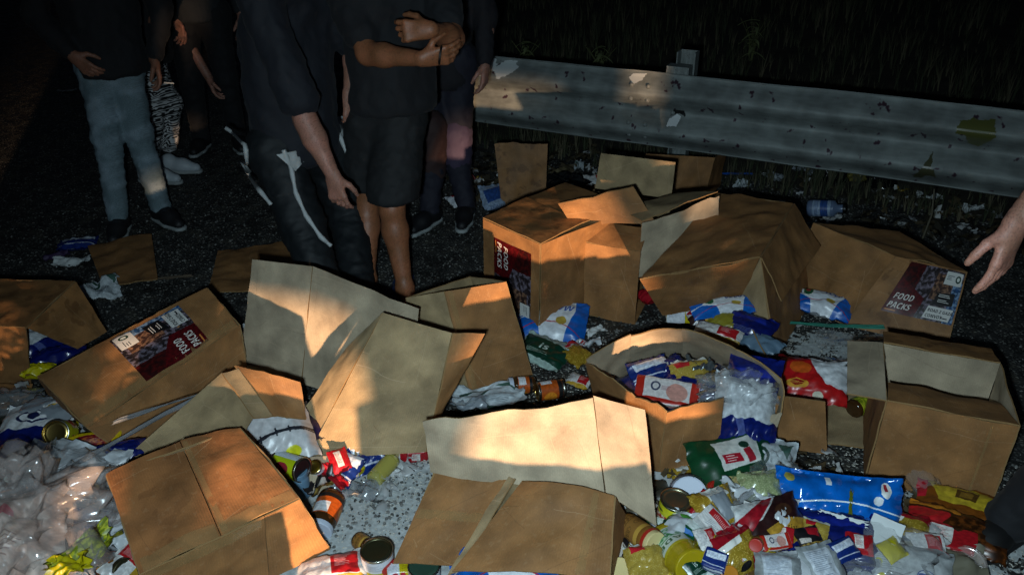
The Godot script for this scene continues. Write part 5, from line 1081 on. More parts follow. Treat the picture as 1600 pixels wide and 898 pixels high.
# a distance field on a grid, from tapered capsules joined by a smooth minimum
class Field:
	var cell: float
	var lo: Vector3
	var nx: int
	var ny: int
	var nz: int
	var d := PackedFloat32Array()
	func _init(a: Vector3, b: Vector3, c: float) -> void:
		cell = c
		lo = a
		nx = int((b.x - a.x) / c) + 2
		ny = int((b.y - a.y) / c) + 2
		nz = int((b.z - a.z) / c) + 2
		d.resize(nx * ny * nz)
		d.fill(1000.0)
	func bone(a: Vector3, b: Vector3, ra: float, rb: float, k := 0.03, flat := Vector3.ZERO, thin := 1.0) -> void:
		var r := maxf(ra, rb) + k + 2.5 * cell
		var l := ((a.min(b) - Vector3.ONE * r - lo) / cell).floor()
		var h := ((a.max(b) + Vector3.ONE * r - lo) / cell).ceil()
		var ab := b - a
		var squash := flat != Vector3.ZERO
		var fl := 1.0 / thin - 1.0
		if squash:
			ab += flat * ab.dot(flat) * fl
		var ll := maxf(ab.length_squared(), 0.000001)
		for z in range(maxi(0, int(l.z)), mini(nz, int(h.z) + 1)):
			for y in range(maxi(0, int(l.y)), mini(ny, int(h.y) + 1)):
				var i := (z * ny + y) * nx
				for x in range(maxi(0, int(l.x)), mini(nx, int(h.x) + 1)):
					var p := Vector3(x, y, z) * cell + lo - a
					if squash:
						p += flat * p.dot(flat) * fl
					var t: float = clampf(p.dot(ab) / ll, 0.0, 1.0)
					var q := (p - ab * t).length() - lerpf(ra, rb, t)
					var o := d[i + x]
					var w := k - absf(o - q)
					d[i + x] = minf(o, q) - (w * w / k * 0.25 if w > 0.0 else 0.0)
	func cut_above(at: Vector3, n: Vector3) -> void:
		for z in nz:
			for y in ny:
				for x in nx:
					var i := (z * ny + y) * nx + x
					if d[i] < 0.3:
						d[i] = maxf(d[i], (Vector3(x, y, z) * cell + lo - at).dot(n))
	func value(p: Vector3) -> float:
		var q := ((p - lo) / cell).round()
		if q.x < 0 or q.y < 0 or q.z < 0 or q.x >= nx or q.y >= ny or q.z >= nz:
			return 1000.0
		return d[(int(q.z) * ny + int(q.y)) * nx + int(q.x)]
	func gradient(p: Vector3) -> Vector3:
		var e := cell
		return Vector3(value(p + Vector3(e, 0, 0)) - value(p - Vector3(e, 0, 0)), value(p + Vector3(0, e, 0)) - value(p - Vector3(0, e, 0)), value(p + Vector3(0, 0, e)) - value(p - Vector3(0, 0, e))).normalized()
	# surface nets into m
	func net(m: MB, fold = null) -> void:
		var at := {}
		var sx := 1
		var sy := nx
		var sz := nx * ny
		var near := 1.9 * cell
		var offs := [0, sx, sy, sx + sy, sz, sx + sz, sy + sz, sx + sy + sz]
		var pos := [Vector3(0, 0, 0), Vector3(1, 0, 0), Vector3(0, 1, 0), Vector3(1, 1, 0), Vector3(0, 0, 1), Vector3(1, 0, 1), Vector3(0, 1, 1), Vector3(1, 1, 1)]
		var edges := [[0, 1], [2, 3], [4, 5], [6, 7], [0, 2], [1, 3], [4, 6], [5, 7], [0, 4], [1, 5], [2, 6], [3, 7]]
		var first := m.v.size()
		var cells := []
		for z in nz - 1:
			for y in ny - 1:
				var row := (z * ny + y) * nx
				for x in nx - 1:
					var i := row + x
					if absf(d[i]) > near:
						continue
					var mask := 0
					for k in 8:
						if d[i + offs[k]] < 0.0:
							mask |= 1 << k
					if mask == 0 or mask == 255:
						continue
					var sum := Vector3.ZERO
					var n := 0
					for e in edges:
						var a: float = d[i + offs[e[0]]]
						var b: float = d[i + offs[e[1]]]
						if (a < 0.0) != (b < 0.0):
							sum += (pos[e[0]] as Vector3).lerp(pos[e[1]], clampf(a / (a - b), 0.02, 0.98))
							n += 1
					var p := (sum / n + Vector3(x, y, z)) * cell + lo
					at[i] = m.pt(p, Vector2(p.x + p.z * 0.6, p.y))
					cells.append(i)
		for i in cells:
			for ax in 3:
				var s: int = [sx, sy, sz][ax]
				var u: int = [sy, sz, sx][ax]
				var w: int = [sz, sx, sy][ax]
				if (d[i] < 0.0) == (d[i + s] < 0.0):
					continue
				if not (at.has(i - u) and at.has(i - w) and at.has(i - u - w)):
					continue
				if d[i] < 0.0:
					m.tri(at[i], at[i - u - w], at[i - u]); m.tri(at[i], at[i - w], at[i - u - w])
				else:
					m.tri(at[i], at[i - u], at[i - u - w]); m.tri(at[i], at[i - u - w], at[i - w])
		if fold != null:
			for j in range(first, m.v.size()):
				var p := m.v[j]
				m.v[j] = p + gradient(p) * float(fold.call(p))

var last_frames := {}
var last_trousers: Field
var taken := {}
var rng := RandomNumberGenerator.new()
var wob := FastNoiseLite.new()
var panel_of := {}
var surf: Callable            # the outside of the panel built last, for prints and tapes on it

func numbered(called: String) -> String:
	var n: int = taken.get(called, -1) + 1
	taken[called] = n
	return called if n == 0 else "%s_%03d" % [called, n]

func tag(o: Node, label: String, category: String, group := "") -> Node:
	o.set_meta("label", label)
	o.set_meta("category", category)
	if group:
		o.set_meta("group", group)
	return o

func thing(called: String, label: String, category: String, at := Vector3.ZERO, group := "") -> Node3D:
	var o := Node3D.new()
	o.name = numbered(called)
	o.position = at
	add_child(o)
	tag(o, label, category, group)
	return o

func put(called: String, mesh: Mesh, parent: Node = null) -> MeshInstance3D:
	var o := MeshInstance3D.new()
	o.mesh = mesh
	if parent == null:
		o.name = numbered(called)
		add_child(o)
	else:
		o.name = called
		parent.add_child(o, true)
	return o

func obj(called: String, mb: MB, m: Material, parent: Node = null, smooth := true) -> MeshInstance3D:
	var mesh := ArrayMesh.new()
	mb.add_to(mesh, m, null, smooth)
	return put(called, mesh, parent)

func structure(o: Node, kind := "structure") -> void:
	o.set_meta("kind", kind)

func nz(p: Vector3, f: float) -> float:
	return wob.get_noise_3d(p.x * f, p.y * f, p.z * f)

func turn(yaw: float, pitch := 0.0, roll := 0.0) -> Basis:
	return Basis(Vector3.UP, deg_to_rad(yaw)) * Basis(Vector3.RIGHT, deg_to_rad(pitch)) * Basis(Vector3.BACK, deg_to_rad(roll))

# ---------------------------------------------------------------- textures and materials
func mat(c: Color, rough := 0.8, o := {}) -> StandardMaterial3D:
	var m := StandardMaterial3D.new()
	m.albedo_color = c
	m.roughness = rough
	for k in o:
		m.set(k, o[k])
	return m

func noise(kind: int, freq: float, sd: int, oct := 4) -> FastNoiseLite:
	var n := FastNoiseLite.new()
	n.noise_type = kind
	n.frequency = freq
	n.seed = sd
	n.fractal_octaves = oct
	return n

func field_bytes(n: FastNoiseLite, w: int, h: int) -> PackedByteArray:
	var im := n.get_seamless_image(w, h)
	im.convert(Image.FORMAT_L8)
	return im.get_data()

func tex_from(w: int, h: int, f: Callable) -> ImageTexture:
	var bytes := PackedByteArray()
	bytes.resize(w * h * 3)
	var k := 0
	for y in h:
		for x in w:
			var c: Color = f.call(x, y, y * w + x)
			bytes[k] = int(clampf(c.r, 0, 1) * 255.0); bytes[k + 1] = int(clampf(c.g, 0, 1) * 255.0); bytes[k + 2] = int(clampf(c.b, 0, 1) * 255.0)
			k += 3
	return ImageTexture.create_from_image(Image.create_from_data(w, h, false, Image.FORMAT_RGB8, bytes))

# kraft board: fibres, blotches, scuffs and damp stains; one picture covers 0.64 m
func board_tex(base: Color, sd: int, stain: float) -> ImageTexture:
	var w := 512
	var blot := field_bytes(noise(FastNoiseLite.TYPE_SIMPLEX_SMOOTH, 0.008, sd, 4), w, w)
	var fib := field_bytes(noise(FastNoiseLite.TYPE_SIMPLEX, 0.12, sd + 1, 3), w, w)
	var wet := field_bytes(noise(FastNoiseLite.TYPE_SIMPLEX_SMOOTH, 0.012, sd + 2, 5), w, w)
	var scuff := field_bytes(noise(FastNoiseLite.TYPE_SIMPLEX, 0.035, sd + 3, 5), w, w)
	# creases and scratches: thin straight lines where the paper is broken
	var line := PackedFloat32Array()
	line.resize(w * w)
	var r := RandomNumberGenerator.new()
	r.seed = sd
	for k in 46:
		var p := Vector2(r.randf() * w, r.randf() * w)
		var d := Vector2.from_angle(r.randf() * TAU if k > 12 else float(k % 4) * PI / 2 + r.randf_range(-0.06, 0.06))
		var s := r.randf_range(-0.30, 0.5)
		for q in (r.randi_range(60, 300) if k < 26 else r.randi_range(8, 40)):
			p += d
			d = d.rotated(r.randf_range(-0.03, 0.03))
			line[posmod(int(p.y), w) * w + posmod(int(p.x), w)] = s
			if k < 8:
				line[posmod(int(p.y) + 1, w) * w + posmod(int(p.x), w)] = s * 0.6
	return tex_from(w, w, func(x: int, y: int, i: int) -> Color:
		var flute := 0.010 * sin(x * TAU * 6.0 / 32.0) * (0.4 + 0.6 * blot[i] / 255.0)
		var k := 0.80 + 0.32 * (blot[i] / 255.0) + 0.10 * (fib[(y * w + (x * 3) % w)] / 255.0 - 0.5) + flute
		var s := smoothstep(0.66, 0.74, wet[i] / 255.0) * stain
		var u := smoothstep(0.76, 0.84, scuff[i] / 255.0) * 0.10
		return Color(base.r * k, base.g * k, base.b * k).lerp(Color(base.r * 0.62, base.g * 0.58, base.b * 0.55), s).lerp(Color(0.78, 0.70, 0.60), u).lerp(Color(0.80, 0.70, 0.58) if line[i] > 0.0 else Color(0.2, 0.13, 0.08), absf(line[i])))

func flute_normal() -> ImageTexture:
	var n := noise(FastNoiseLite.TYPE_SIMPLEX, 0.03, 77, 4)
	var b := field_bytes(n, 512, 512)
	var c := field_bytes(noise(FastNoiseLite.TYPE_SIMPLEX_SMOOTH, 0.008, 78, 3), 512, 512)
	var im := Image.create(512, 512, false, Image.FORMAT_RGBA8)
	for y in 512:
		for x in 512:
			var i := y * 512 + x
			var g := 0.45 + 0.05 * sin(x * TAU * 6.0 / 32.0) + 0.18 * (b[i] / 255.0 - 0.5) + 0.55 * (c[i] / 255.0 - 0.5)
			im.set_pixel(x, y, Color(g, g, g))
	im.bump_map_to_normal_map(6.0)
	return ImageTexture.create_from_image(im)

# lettering drawn into a picture
func letters(im: Image, s: String, at: Vector2, size: int, c: Color, bold := true, font := "Droid Sans", shear := 0.0) -> void:
	var f := SystemFont.new()
	f.font_names = PackedStringArray([font])
	f.font_weight = 700 if bold else 400
	var ts := TextServerManager.get_primary_interface()
	var rid: RID = f.get_rids()[0]
	var pen := at.x
	for ch in s:
		var gi := ts.font_get_glyph_index(rid, size, ch.unicode_at(0), 0)
		ts.font_render_glyph(rid, Vector2i(size, 0), gi)
		var ti := ts.font_get_glyph_texture_idx(rid, Vector2i(size, 0), gi)
		var r := ts.font_get_glyph_uv_rect(rid, Vector2i(size, 0), gi)
		var off := ts.font_get_glyph_offset(rid, Vector2i(size, 0), gi)
		if ti >= 0 and ch != " ":
			var t := ts.font_get_texture_image(rid, Vector2i(size, 0), ti)
			if t:
				t.convert(Image.FORMAT_RGBA8)
				for y in int(r.size.y):
					for x in int(r.size.x):
						var a := t.get_pixel(int(r.position.x) + x, int(r.position.y) + y).a
						var px := int(pen + off.x + x - shear * (y + off.y))
						var py := int(at.y + off.y + y)
						if a > 0.05 and px >= 0 and py >= 0 and px < im.get_width() and py < im.get_height():
							im.set_pixel(px, py, im.get_pixel(px, py).lerp(Color(c, 1), a))
		pen += ts.font_get_glyph_advance(rid, size, gi).x

# a printed film or paper from a list of drawing steps in shares of its size
func print_tex(w: int, h: int, steps: Array) -> ImageTexture:
	var im := Image.create(w, h, false, Image.FORMAT_RGBA8)
	var r := RandomNumberGenerator.new()
	r.seed = steps.size() * 131 + w
	for s in steps:
		match s[0]:
			"f":
				im.fill(Color(s[1]))
			"r":
				im.fill_rect(Rect2i(int(s[1] * w), int(s[2] * h), int(s[3] * w), int(s[4] * h)), Color(s[5]))
			"o":
				for y in range(maxi(0, int((s[2] - s[4]) * h)), mini(h, int((s[2] + s[4]) * h) + 1)):
					for x in range(maxi(0, int((s[1] - s[3]) * w)), mini(w, int((s[1] + s[3]) * w) + 1)):
						if Vector2((float(x) / w - s[1]) / s[3], (float(y) / h - s[2]) / s[4]).length() < 1.0:
							im.set_pixel(x, y, Color(s[5]))
			"p":    # polygon
				var poly := PackedVector2Array()
				for q in s[1]:
					poly.append(Vector2(q[0] * w, q[1] * h))
				for y in h:
					for x in w:
						if Geometry2D.is_point_in_polygon(Vector2(x, y), poly):
							im.set_pixel(x, y, Color(s[2]))
			"g":    # grains: colour a, colour b, how many, size, region x y w h
				for k in s[3]:
					var c := Color(s[1]).lerp(Color(s[2]), r.randf())
					var x: float = (s[5] + r.randf() * s[7]) * w
					var y: float = (s[6] + r.randf() * s[8]) * h
					var t := r.randf() * PI
					for q in int(s[4]) * 2:
						for e in 2:
							var px := int(x + cos(t) * q * 0.5 + e)
							var py := int(y + sin(t) * q * 0.5)
							if px >= 0 and py >= 0 and px < w and py < h:
								im.set_pixel(px, py, c)
			"m":    # mottle: amount, frequency
				var n := noise(FastNoiseLite.TYPE_SIMPLEX, s[2], w + steps.size(), 4)
				for y in h:
					for x in w:
						var q: float = 1.0 + s[1] * n.get_noise_2d(x, y)
						var c := im.get_pixel(x, y)
						im.set_pixel(x, y, Color(c.r * q, c.g * q, c.b * q))
			"c":    # a photograph seen small: blotches of two colours in a region
				var n := noise(FastNoiseLite.TYPE_SIMPLEX, s[7], 5 + w + int(s[1] * 100), 4)
				for y in range(int(s[2] * h), mini(h, int((s[2] + s[4]) * h))):
					for x in range(int(s[1] * w), mini(w, int((s[1] + s[3]) * w))):
						im.set_pixel(x, y, Color(s[5]).lerp(Color(s[6]), smoothstep(-0.25, 0.3, n.get_noise_2d(x, y))))
			"b":    # bar code
				var x := int(s[1] * w)
				while x < int((s[1] + s[3]) * w):
					var q := r.randi_range(1, 3)
					im.fill_rect(Rect2i(x, int(s[2] * h), q, int(s[4] * h)), Color("202020"))
					x += q + r.randi_range(1, 3)
			"l":    # lines of small print
				var y := int(s[2] * h)
				while y < int((s[2] + s[4]) * h):
					im.fill_rect(Rect2i(int(s[1] * w), y, int(s[3] * w * r.randf_range(0.55, 1.0)), maxi(1, int(h * 0.012))), Color(s[5]))
					y += maxi(3, int(h * 0.035))
			"w":    # a waving band: y, swing, thickness, colour
				for x in w:
					var y: float = (s[1] + s[2] * sin(float(x) / w * PI)) * h
					im.fill_rect(Rect2i(x, int(y), 1, maxi(1, int(s[3] * h))), Color(s[4]))
			"q":    # handwriting too small to read: x, y, width, height, colour
				var x: float = s[1]
				while x < s[1] + s[3]:
					for k in 26:
						var t := k / 25.0 * TAU
						im.fill_rect(Rect2i(int((x + s[4] * 0.22 * sin(t * (1.0 if r.randf() > 0.05 else 2.0)) + s[4] * 0.12 * k / 25.0) * w), int((s[2] + s[4] * 0.45 * cos(t) * (1.0 if k < 16 else 0.6)) * h), maxi(1, int(w * 0.010)), maxi(1, int(h * 0.022))), Color(s[5]))
					x += s[4] * 0.5 * h / w
			"t":
				letters(im, s[1], Vector2(s[2] * w, s[3] * h), int(s[4] * h), Color(s[5]), s[6] if s.size() > 6 else true, s[7] if s.size() > 7 else "Droid Sans", s[8] if s.size() > 8 else 0.0)
	return ImageTexture.create_from_image(im)

var films := {}
func film(key: String, rough := 0.32, o := {}) -> StandardMaterial3D:
	if not films.has(key):
		var m := mat(Color.WHITE, rough, o)
		m.albedo_texture = print_of(key)
		m.resource_name = key
		films[key] = m
	return films[key]

# ---------------------------------------------------------------- cardboard
var M := {}

# One panel of board with thickness, a slight warp and ends where the flutes show. a, b, c, d seen from its outside.
func panel(parent: Node, called: String, a: Vector3, b: Vector3, c: Vector3, d: Vector3, o := {}) -> MeshInstance3D:
	var n := (b - a).cross(d - a).normalized()
	var lu := (a.distance_to(b) + d.distance_to(c)) * 0.5
	var lv := (a.distance_to(d) + b.distance_to(c)) * 0.5
	var nu := clampi(int(lu / 0.022), 3, 26)
	var nv := clampi(int(lv / 0.022), 3, 26)
	var warp: float = o.get("warp", 0.006) * 0.8
	var bend: float = o.get("bend", 0.0)
	var bendv: float = o.get("bendv", 0.0)
	var tear: float = o.get("tear", 0.0)
	var crease: Array = o.get("crease", [])
	var t: float = o.get("thick", 0.0045)
	var key := rng.randf() * 50.0
	var f := func(u: float, w: float, off: float) -> Vector3:
		var w2 := w
		if tear > 0.0 and w > 0.6:
			w2 = w - (w - 0.6) / 0.4 * tear / lv * (0.5 + 0.25 * nz(Vector3(u * lu + key, key, 0), 60.0) + 0.9 * nz(Vector3(u * lu, key, 3), 5.0))
		var p := a.lerp(b, u).lerp(d.lerp(c, u), w2)
		var edge := 4.0 * u * (1.0 - u) * 0.6 + 4.0 * w * (1.0 - w) * 0.4
		var q := warp * nz(Vector3(u * lu + key, w * lv, key), 5.0) * 1.6 * (0.35 + edge) + warp * 0.35 * nz(Vector3(u * lu, key, w * lv), 17.0)
		q += bend * 4.0 * u * (1.0 - u) + bendv * 4.0 * w * (1.0 - w)
		for k in crease:
			var line: float = k[0] + k[2] * (w - 0.5)
			q += k[1] * maxf(0.0, 1.0 - absf(u - line) / 0.16)
		return p + n * (q + off)
	surf = func(u: float, w: float, off: float) -> Vector3: return f.call(u, w, t * 0.5 + off)
	var mesh := ArrayMesh.new()
	var mo := MB.new()
	mo.grid(nu, nv, func(u: float, w: float) -> Vector3: return f.call(u, w, t * 0.5), Vector2(lu, lv) / 0.64)
	var mi := MB.new()
	mi.grid(nu, nv, func(u: float, w: float) -> Vector3: return f.call(u, w, -t * 0.5), Vector2(lu, lv) / 0.64, true)
	for m in [mo, mi]:
		for i in m.uv.size():
			m.uv[i] += Vector2(key, key * 1.7)
	mo.add_to(mesh, o.get("out", M.kraft))
	mi.add_to(mesh, o.get("in", M.inner))
	var me := MB.new()
	for side in 4:
		var steps := nu if side % 2 == 0 else nv
		for k in steps:
			var p := []
			for e in [k, k + 1]:
				var s := float(e) / steps
				var uw: Vector2 = [Vector2(s, 0), Vector2(1, s), Vector2(1.0 - s, 1), Vector2(0, 1.0 - s)][side]
				p.append(f.call(uw.x, uw.y, -t * 0.5)); p.append(f.call(uw.x, uw.y, t * 0.5))
			me.quad(p[0], p[2], p[3], p[1])
	me.add_to(mesh, M.edge, null, false)
	var r := put(called, mesh, parent)
	panel_of[surf] = r
	if parent is Node3D and parent != self:
		r.position = -parent.position
	return r

# a printed sheet or strip of tape that follows the outside of the panel built last
func on_panel(parent: Node, called: String, u0: float, w0: float, u1: float, w1: float, m: Material, off := 0.0009, spin := 0) -> MeshInstance3D:
	var f := surf
	var mb := MB.new()
	mb.grid(16, 16, func(u: float, w: float) -> Vector3: return f.call(lerpf(u0, u1, u), lerpf(w0, w1, w), off))
	if spin:
		for i in mb.uv.size():
			var q := mb.uv[i]
			mb.uv[i] = [q, Vector2(q.y, 1.0 - q.x), Vector2.ONE - q, Vector2(1.0 - q.y, q.x)][spin]
	return obj(called, mb, m, parent)

# A carton from the ground corners of its front edge and its back left corner.
func carton(label: String, fl: Vector3, fr: Vector3, bl: Vector3, h: float, o := {}) -> Node3D:
	var root := thing("cardboard_box", label, "cardboard box", Vector3((fl.x + fr.x) / 2, minf(fl.y, fr.y), (fl.z + fr.z) / 2), o.get("group", "cardboard boxes strewn over the roadside"))
	var x := (fr - fl).normalized()
	var bk := (bl - fl) - x * (bl - fl).dot(x)
	var up := x.cross(bk.normalized()) * h
	var br := fr + bk
	bl = fl + bk
	var sides := {"front": [fl, fr, -bk], "right": [fr, br, x], "back": [br, bl, bk], "left": [bl, fl, -x]}
	var skip: Array = o.get("skip", [])
	var flaps: Dictionary = o.get("flaps", {})
	var frames := {}
	if not "bottom" in skip:
		panel(root, "bottom_panel", bl + up.normalized() * 0.006, br + up.normalized() * 0.006, fr + up.normalized() * 0.006, fl + up.normalized() * 0.006, {"out": M.inner, "in": M.kraft})
	for k in sides:
		var s: Array = sides[k]
		var nrm: Vector3 = s[2].normalized()
		var inset: Vector3 = (s[1] - s[0]).normalized() * 0.003
		if not k in skip:
			var po: Dictionary = o.get("panels", {}).get(k, {})
			po = po.merged({"out": o.get("out", M.kraft), "in": o.get("in", M.inner)})
			panel(root, "side_panel", s[0] + inset, s[1] - inset, s[1] - inset + up, s[0] + inset + up, po)
			frames[k] = surf
		if flaps.has(k):
			var ang := deg_to_rad(flaps[k][1])
			var dir := up.normalized() * cos(ang) + nrm * sin(ang)
			var a: Vector3 = s[0] + inset + up * 1.004
			var b: Vector3 = s[1] - inset + up * 1.004
			var e: Vector3 = (b - a).normalized() * (flaps[k][2] if flaps[k].size() > 2 else 0.006)
			var fo: Dictionary = flaps[k][3] if flaps[k].size() > 3 else {}
			fo = fo.merged({"out": o.get("out", M.kraft), "in": o.get("in", M.inner), "warp": 0.008})
			panel(root, "flap", a, b, b + dir * flaps[k][0] - e, a + dir * flaps[k][0] + e, fo)
			frames[k + "_flap"] = surf
	last_frames = frames
	return root

func tape(_root: Node, frame: Callable, u0: float, w0: float, u1: float, w1: float) -> void:
	surf = frame
	on_panel(panel_of[frame], "packing_tape", u0, w0, u1, w1, M.tape, 0.0007)

func sheet_print(_root: Node, frame: Callable, u0: float, w0: float, u1: float, w1: float, spin := 0) -> void:
	surf = frame
	on_panel(panel_of[frame], "printed_sheet", u0, w0, u1, w1, film("food_sheet", 0.35), 0.0009, spin)

# ---------------------------------------------------------------- groceries
# A filled pouch or bag lying flat: w across, h along, t thick; the print's top is its far end.
func pouch(called: String, label: String, category: String, at: Vector3, yaw: float, w: float, h: float, t: float, m: Material, o := {}) -> MeshInstance3D:
	var key := rng.randf() * 40.0
	var wr: float = o.get("wrinkle", 0.5)
	var lump: float = o.get("lump", 0.25)
	var crimp: float = o.get("crimp", 0.07)
	var slump: float = o.get("slump", 0.0)
	var f := func(u: float, v: float, side: float) -> Vector3:
		var a := u * 2.0 - 1.0
		var b := v * 2.0 - 1.0
		var bb := clampf(absf(b) / (1.0 - crimp * 1.6), 0.0, 1.0)
		var prof := pow(maxf(0.0, 1.0 - pow(absf(a), 2.6)), 0.55) * pow(maxf(0.0, 1.0 - pow(bb, 3.2)), 0.6)
		var pinch := 1.0 - 0.10 * prof * (1.0 - absf(b)) - 0.03 * nz(Vector3(b * 3.0, key, 0), 6.0)
		var p := Vector3(a * w * 0.5 * pinch, 0, b * h * 0.5 * (1.0 - 0.05 * (1.0 - a * a)))
		var rad := Vector2(a, b)
		var crumple := nz(Vector3(a * 0.35 + key, b * 0.12, side), 24.0) * (0.35 + 0.65 * absf(b)) + 0.6 * nz(Vector3(a + key, b, side), 3.6)
		p.y = t * 0.5 + side * (0.0012 + t * 0.5 * prof * (1.0 + lump * nz(Vector3(a + key, b * h / w, side * 2.0), 2.2))) + wr * t * 0.16 * crumple * (1.0 if side > 0.0 else 0.4)
		p.y += 0.0035 * sin(a * 60.0) * (1.0 if absf(b) > 1.0 - crimp else 0.0) * 0.5
		p.y += (1.0 - prof) * t * 0.25 * nz(Vector3(a + key, b, 9), 2.5) - slump * b * b
		return p
	var mb := MB.new()
	var res: int = o.get("res", 16)
	mb.grid(res, res, func(u: float, v: float) -> Vector3: return f.call(u, 1.0 - v, 1.0))
	mb.grid(res, res, func(u: float, v: float) -> Vector3: return f.call(u, 1.0 - v, -1.0), Vector2.ONE, true)
	var r := obj(called, mb, m)
	r.transform = Transform3D(turn(yaw, o.get("pitch", 0.0), o.get("roll", 0.0)), at)
	tag(r, label, category, o.get("group", ""))
	return r

# crumpled clear film round nothing or round what it holds
func crumpled_film(called: String, label: String, category: String, at: Vector3, size: Vector3, m: Material, o := {}) -> MeshInstance3D:
	var key := rng.randf() * 60.0
	var mb := MB.new()
	var amp: float = o.get("amp", 0.35)
	var n: int = o.get("res", 30)
	mb.grid(n, n / 2 + 4, func(u: float, v: float) -> Vector3:
		var th := u * TAU
		var ph := (v - 0.5) * PI
		var q := Vector3(cos(ph) * cos(th), sin(ph), -cos(ph) * sin(th))
		var r := 1.0 + amp * nz(q + Vector3.ONE * key, 1.6) - amp * 0.8 * absf(nz(q + Vector3.ONE * key, 3.1)) + amp * 0.28 * absf(nz(q * 2.0 + Vector3.ONE * key, 4.4))
		if o.has("fine"):
			r += 0.05 * absf(nz(q * 1.0 + Vector3.ONE * key, 9.0)) + 0.09 * absf(nz(q + Vector3.ONE * key * 2.0, 6.0))
		q = q * r * size * 0.5
		q.y = maxf(q.y, -size.y * 0.42) + size.y * 0.42
		return q)
	var r := obj(called, mb, m)
	r.transform = Transform3D(turn(o.get("yaw", 0.0), o.get("pitch", 0.0), o.get("roll", 0.0)), at)
	tag(r, label, category, o.get("group", ""))
	return r

# a crumpled piece of paper or film, one sheet with two faces
func scrap(called: String, label: String, category: String, at: Vector3, yaw: float, w: float, h: float, m: Material, o := {}) -> MeshInstance3D:
	var key := rng.randf() * 60.0
	var rise: float = o.get("rise", 0.03)
	var curl: float = o.get("curl", 0.0)
	var ragged: float = o.get("ragged", 0.12)
	var f := func(u: float, v: float, off: float) -> Vector3:
		var a := u * 2.0 - 1.0
		var b := v * 2.0 - 1.0
		var rag := 1.0 - ragged * (0.5 + nz(Vector3(a * 1.5, b * 1.5, key), 2.0)) * maxf(absf(a), absf(b))
		var y := rise * (0.35 + 0.75 * nz(Vector3(a + key, b, 0), 0.8) + 0.30 * absf(nz(Vector3(a, b * 0.6 + key, 2), 1.7)) + 0.10 * nz(Vector3(a + key, b, 5), 4.0))
		return Vector3(a * w * 0.5 * rag, y + curl * a * a * w + off, -b * h * 0.5 * rag)
	var mb := MB.new()
	mb.grid(14, 14, func(u: float, v: float) -> Vector3: return f.call(u, v, 0.0006))
	mb.grid(14, 14, func(u: float, v: float) -> Vector3: return f.call(u, v, -0.0006), Vector2.ONE, true)
	var r := obj(called, mb, m, null, o.get("smooth", true))
	r.transform = Transform3D(turn(yaw, o.get("pitch", 0.0), o.get("roll", 0.0)), at)
	tag(r, label, category, o.get("group", ""))
	return r

func lathed(parent: Node, called: String, prof: Array, m: Material, n := 28) -> MeshInstance3D:
	var mb := MB.new()
	var pr := []
	for q in prof:
		pr.append(Vector2(q[0], q[1]))
	mb.lathe(pr, n)
	return obj(called, mb, m, parent)

# o: pitch 90 lays it down with its lid towards the camera
func stand(root: Node3D, r: float, o: Dictionary) -> void:
	root.basis = turn(o.get("yaw", 0.0), o.get("pitch", 0.0), o.get("roll", 0.0)) * Basis(Vector3.UP, deg_to_rad(o.get("spin", 0.0)))

func can(label: String, at: Vector3, r: float, h: float, lab: Material, lid: Material, o := {}) -> Node3D:
	var root := thing(o.get("called", "tin_can"), label, o.get("category", "tin can"), at, o.get("group", ""))
	lathed(root, "can_body", [[0, 0.004], [r * 0.86, 0.004], [r * 0.9, 0], [r, 0.0], [r * 1.02, 0.002], [r, 0.005], [r * 0.98, 0.007], [r * 0.98, h - 0.007], [r, h - 0.005], [r * 1.02, h - 0.002], [r, h], [r * 0.93, h]], M.tin)
	lathed(root, "label", [[r * 0.985, 0.009], [r * 0.992, 0.0095], [r * 0.992, h - 0.0095], [r * 0.985, h - 0.009]], lab, 32)
	lathed(root, "lid", [[r * 0.93, h], [r * 0.9, h - 0.005], [r * 0.82, h - 0.005], [r * 0.78, h - 0.003], [r * 0.62, h - 0.003], [r * 0.58, h - 0.005], [0, h - 0.005]], lid)
	stand(root, r, o)
	return root

func jar(label: String, at: Vector3, r: float, h: float, body: Material, lab: Material, lid: Material, o := {}) -> Node3D:
	var root := thing(o.get("called", "jar"), label, o.get("category", "jar"), at, o.get("group", ""))
	var nk: float = o.get("neck", 0.86)
	var sh: float = o.get("shoulder", 0.8)
	lathed(root, "jar_body", [[0, 0.003], [r * 0.8, 0.0], [r * 0.96, 0.006], [r, 0.016], [r, h * sh], [r * 0.96, h * (sh + 0.05)], [r * nk, h * (sh + 0.12)], [r * nk, h]], body)
	lathed(root, "label", [[r * 1.004, h * 0.16], [r * 1.012, h * 0.165], [r * 1.012, h * (sh - 0.05)], [r * 1.004, h * (sh - 0.045)]], lab, 32)
	var lr: float = r * o.get("lid_r", 0.98)
	var lh: float = o.get("lid_h", 0.016)
	lathed(root, "lid", [[lr * 0.96, h - lh * 0.4], [lr, h - lh * 0.35], [lr, h + lh * 0.5], [lr * 0.95, h + lh * 0.62], [lr * 0.86, h + lh * 0.56], [0, h + lh * 0.52]], lid)
	stand(root, r, o)
	return root

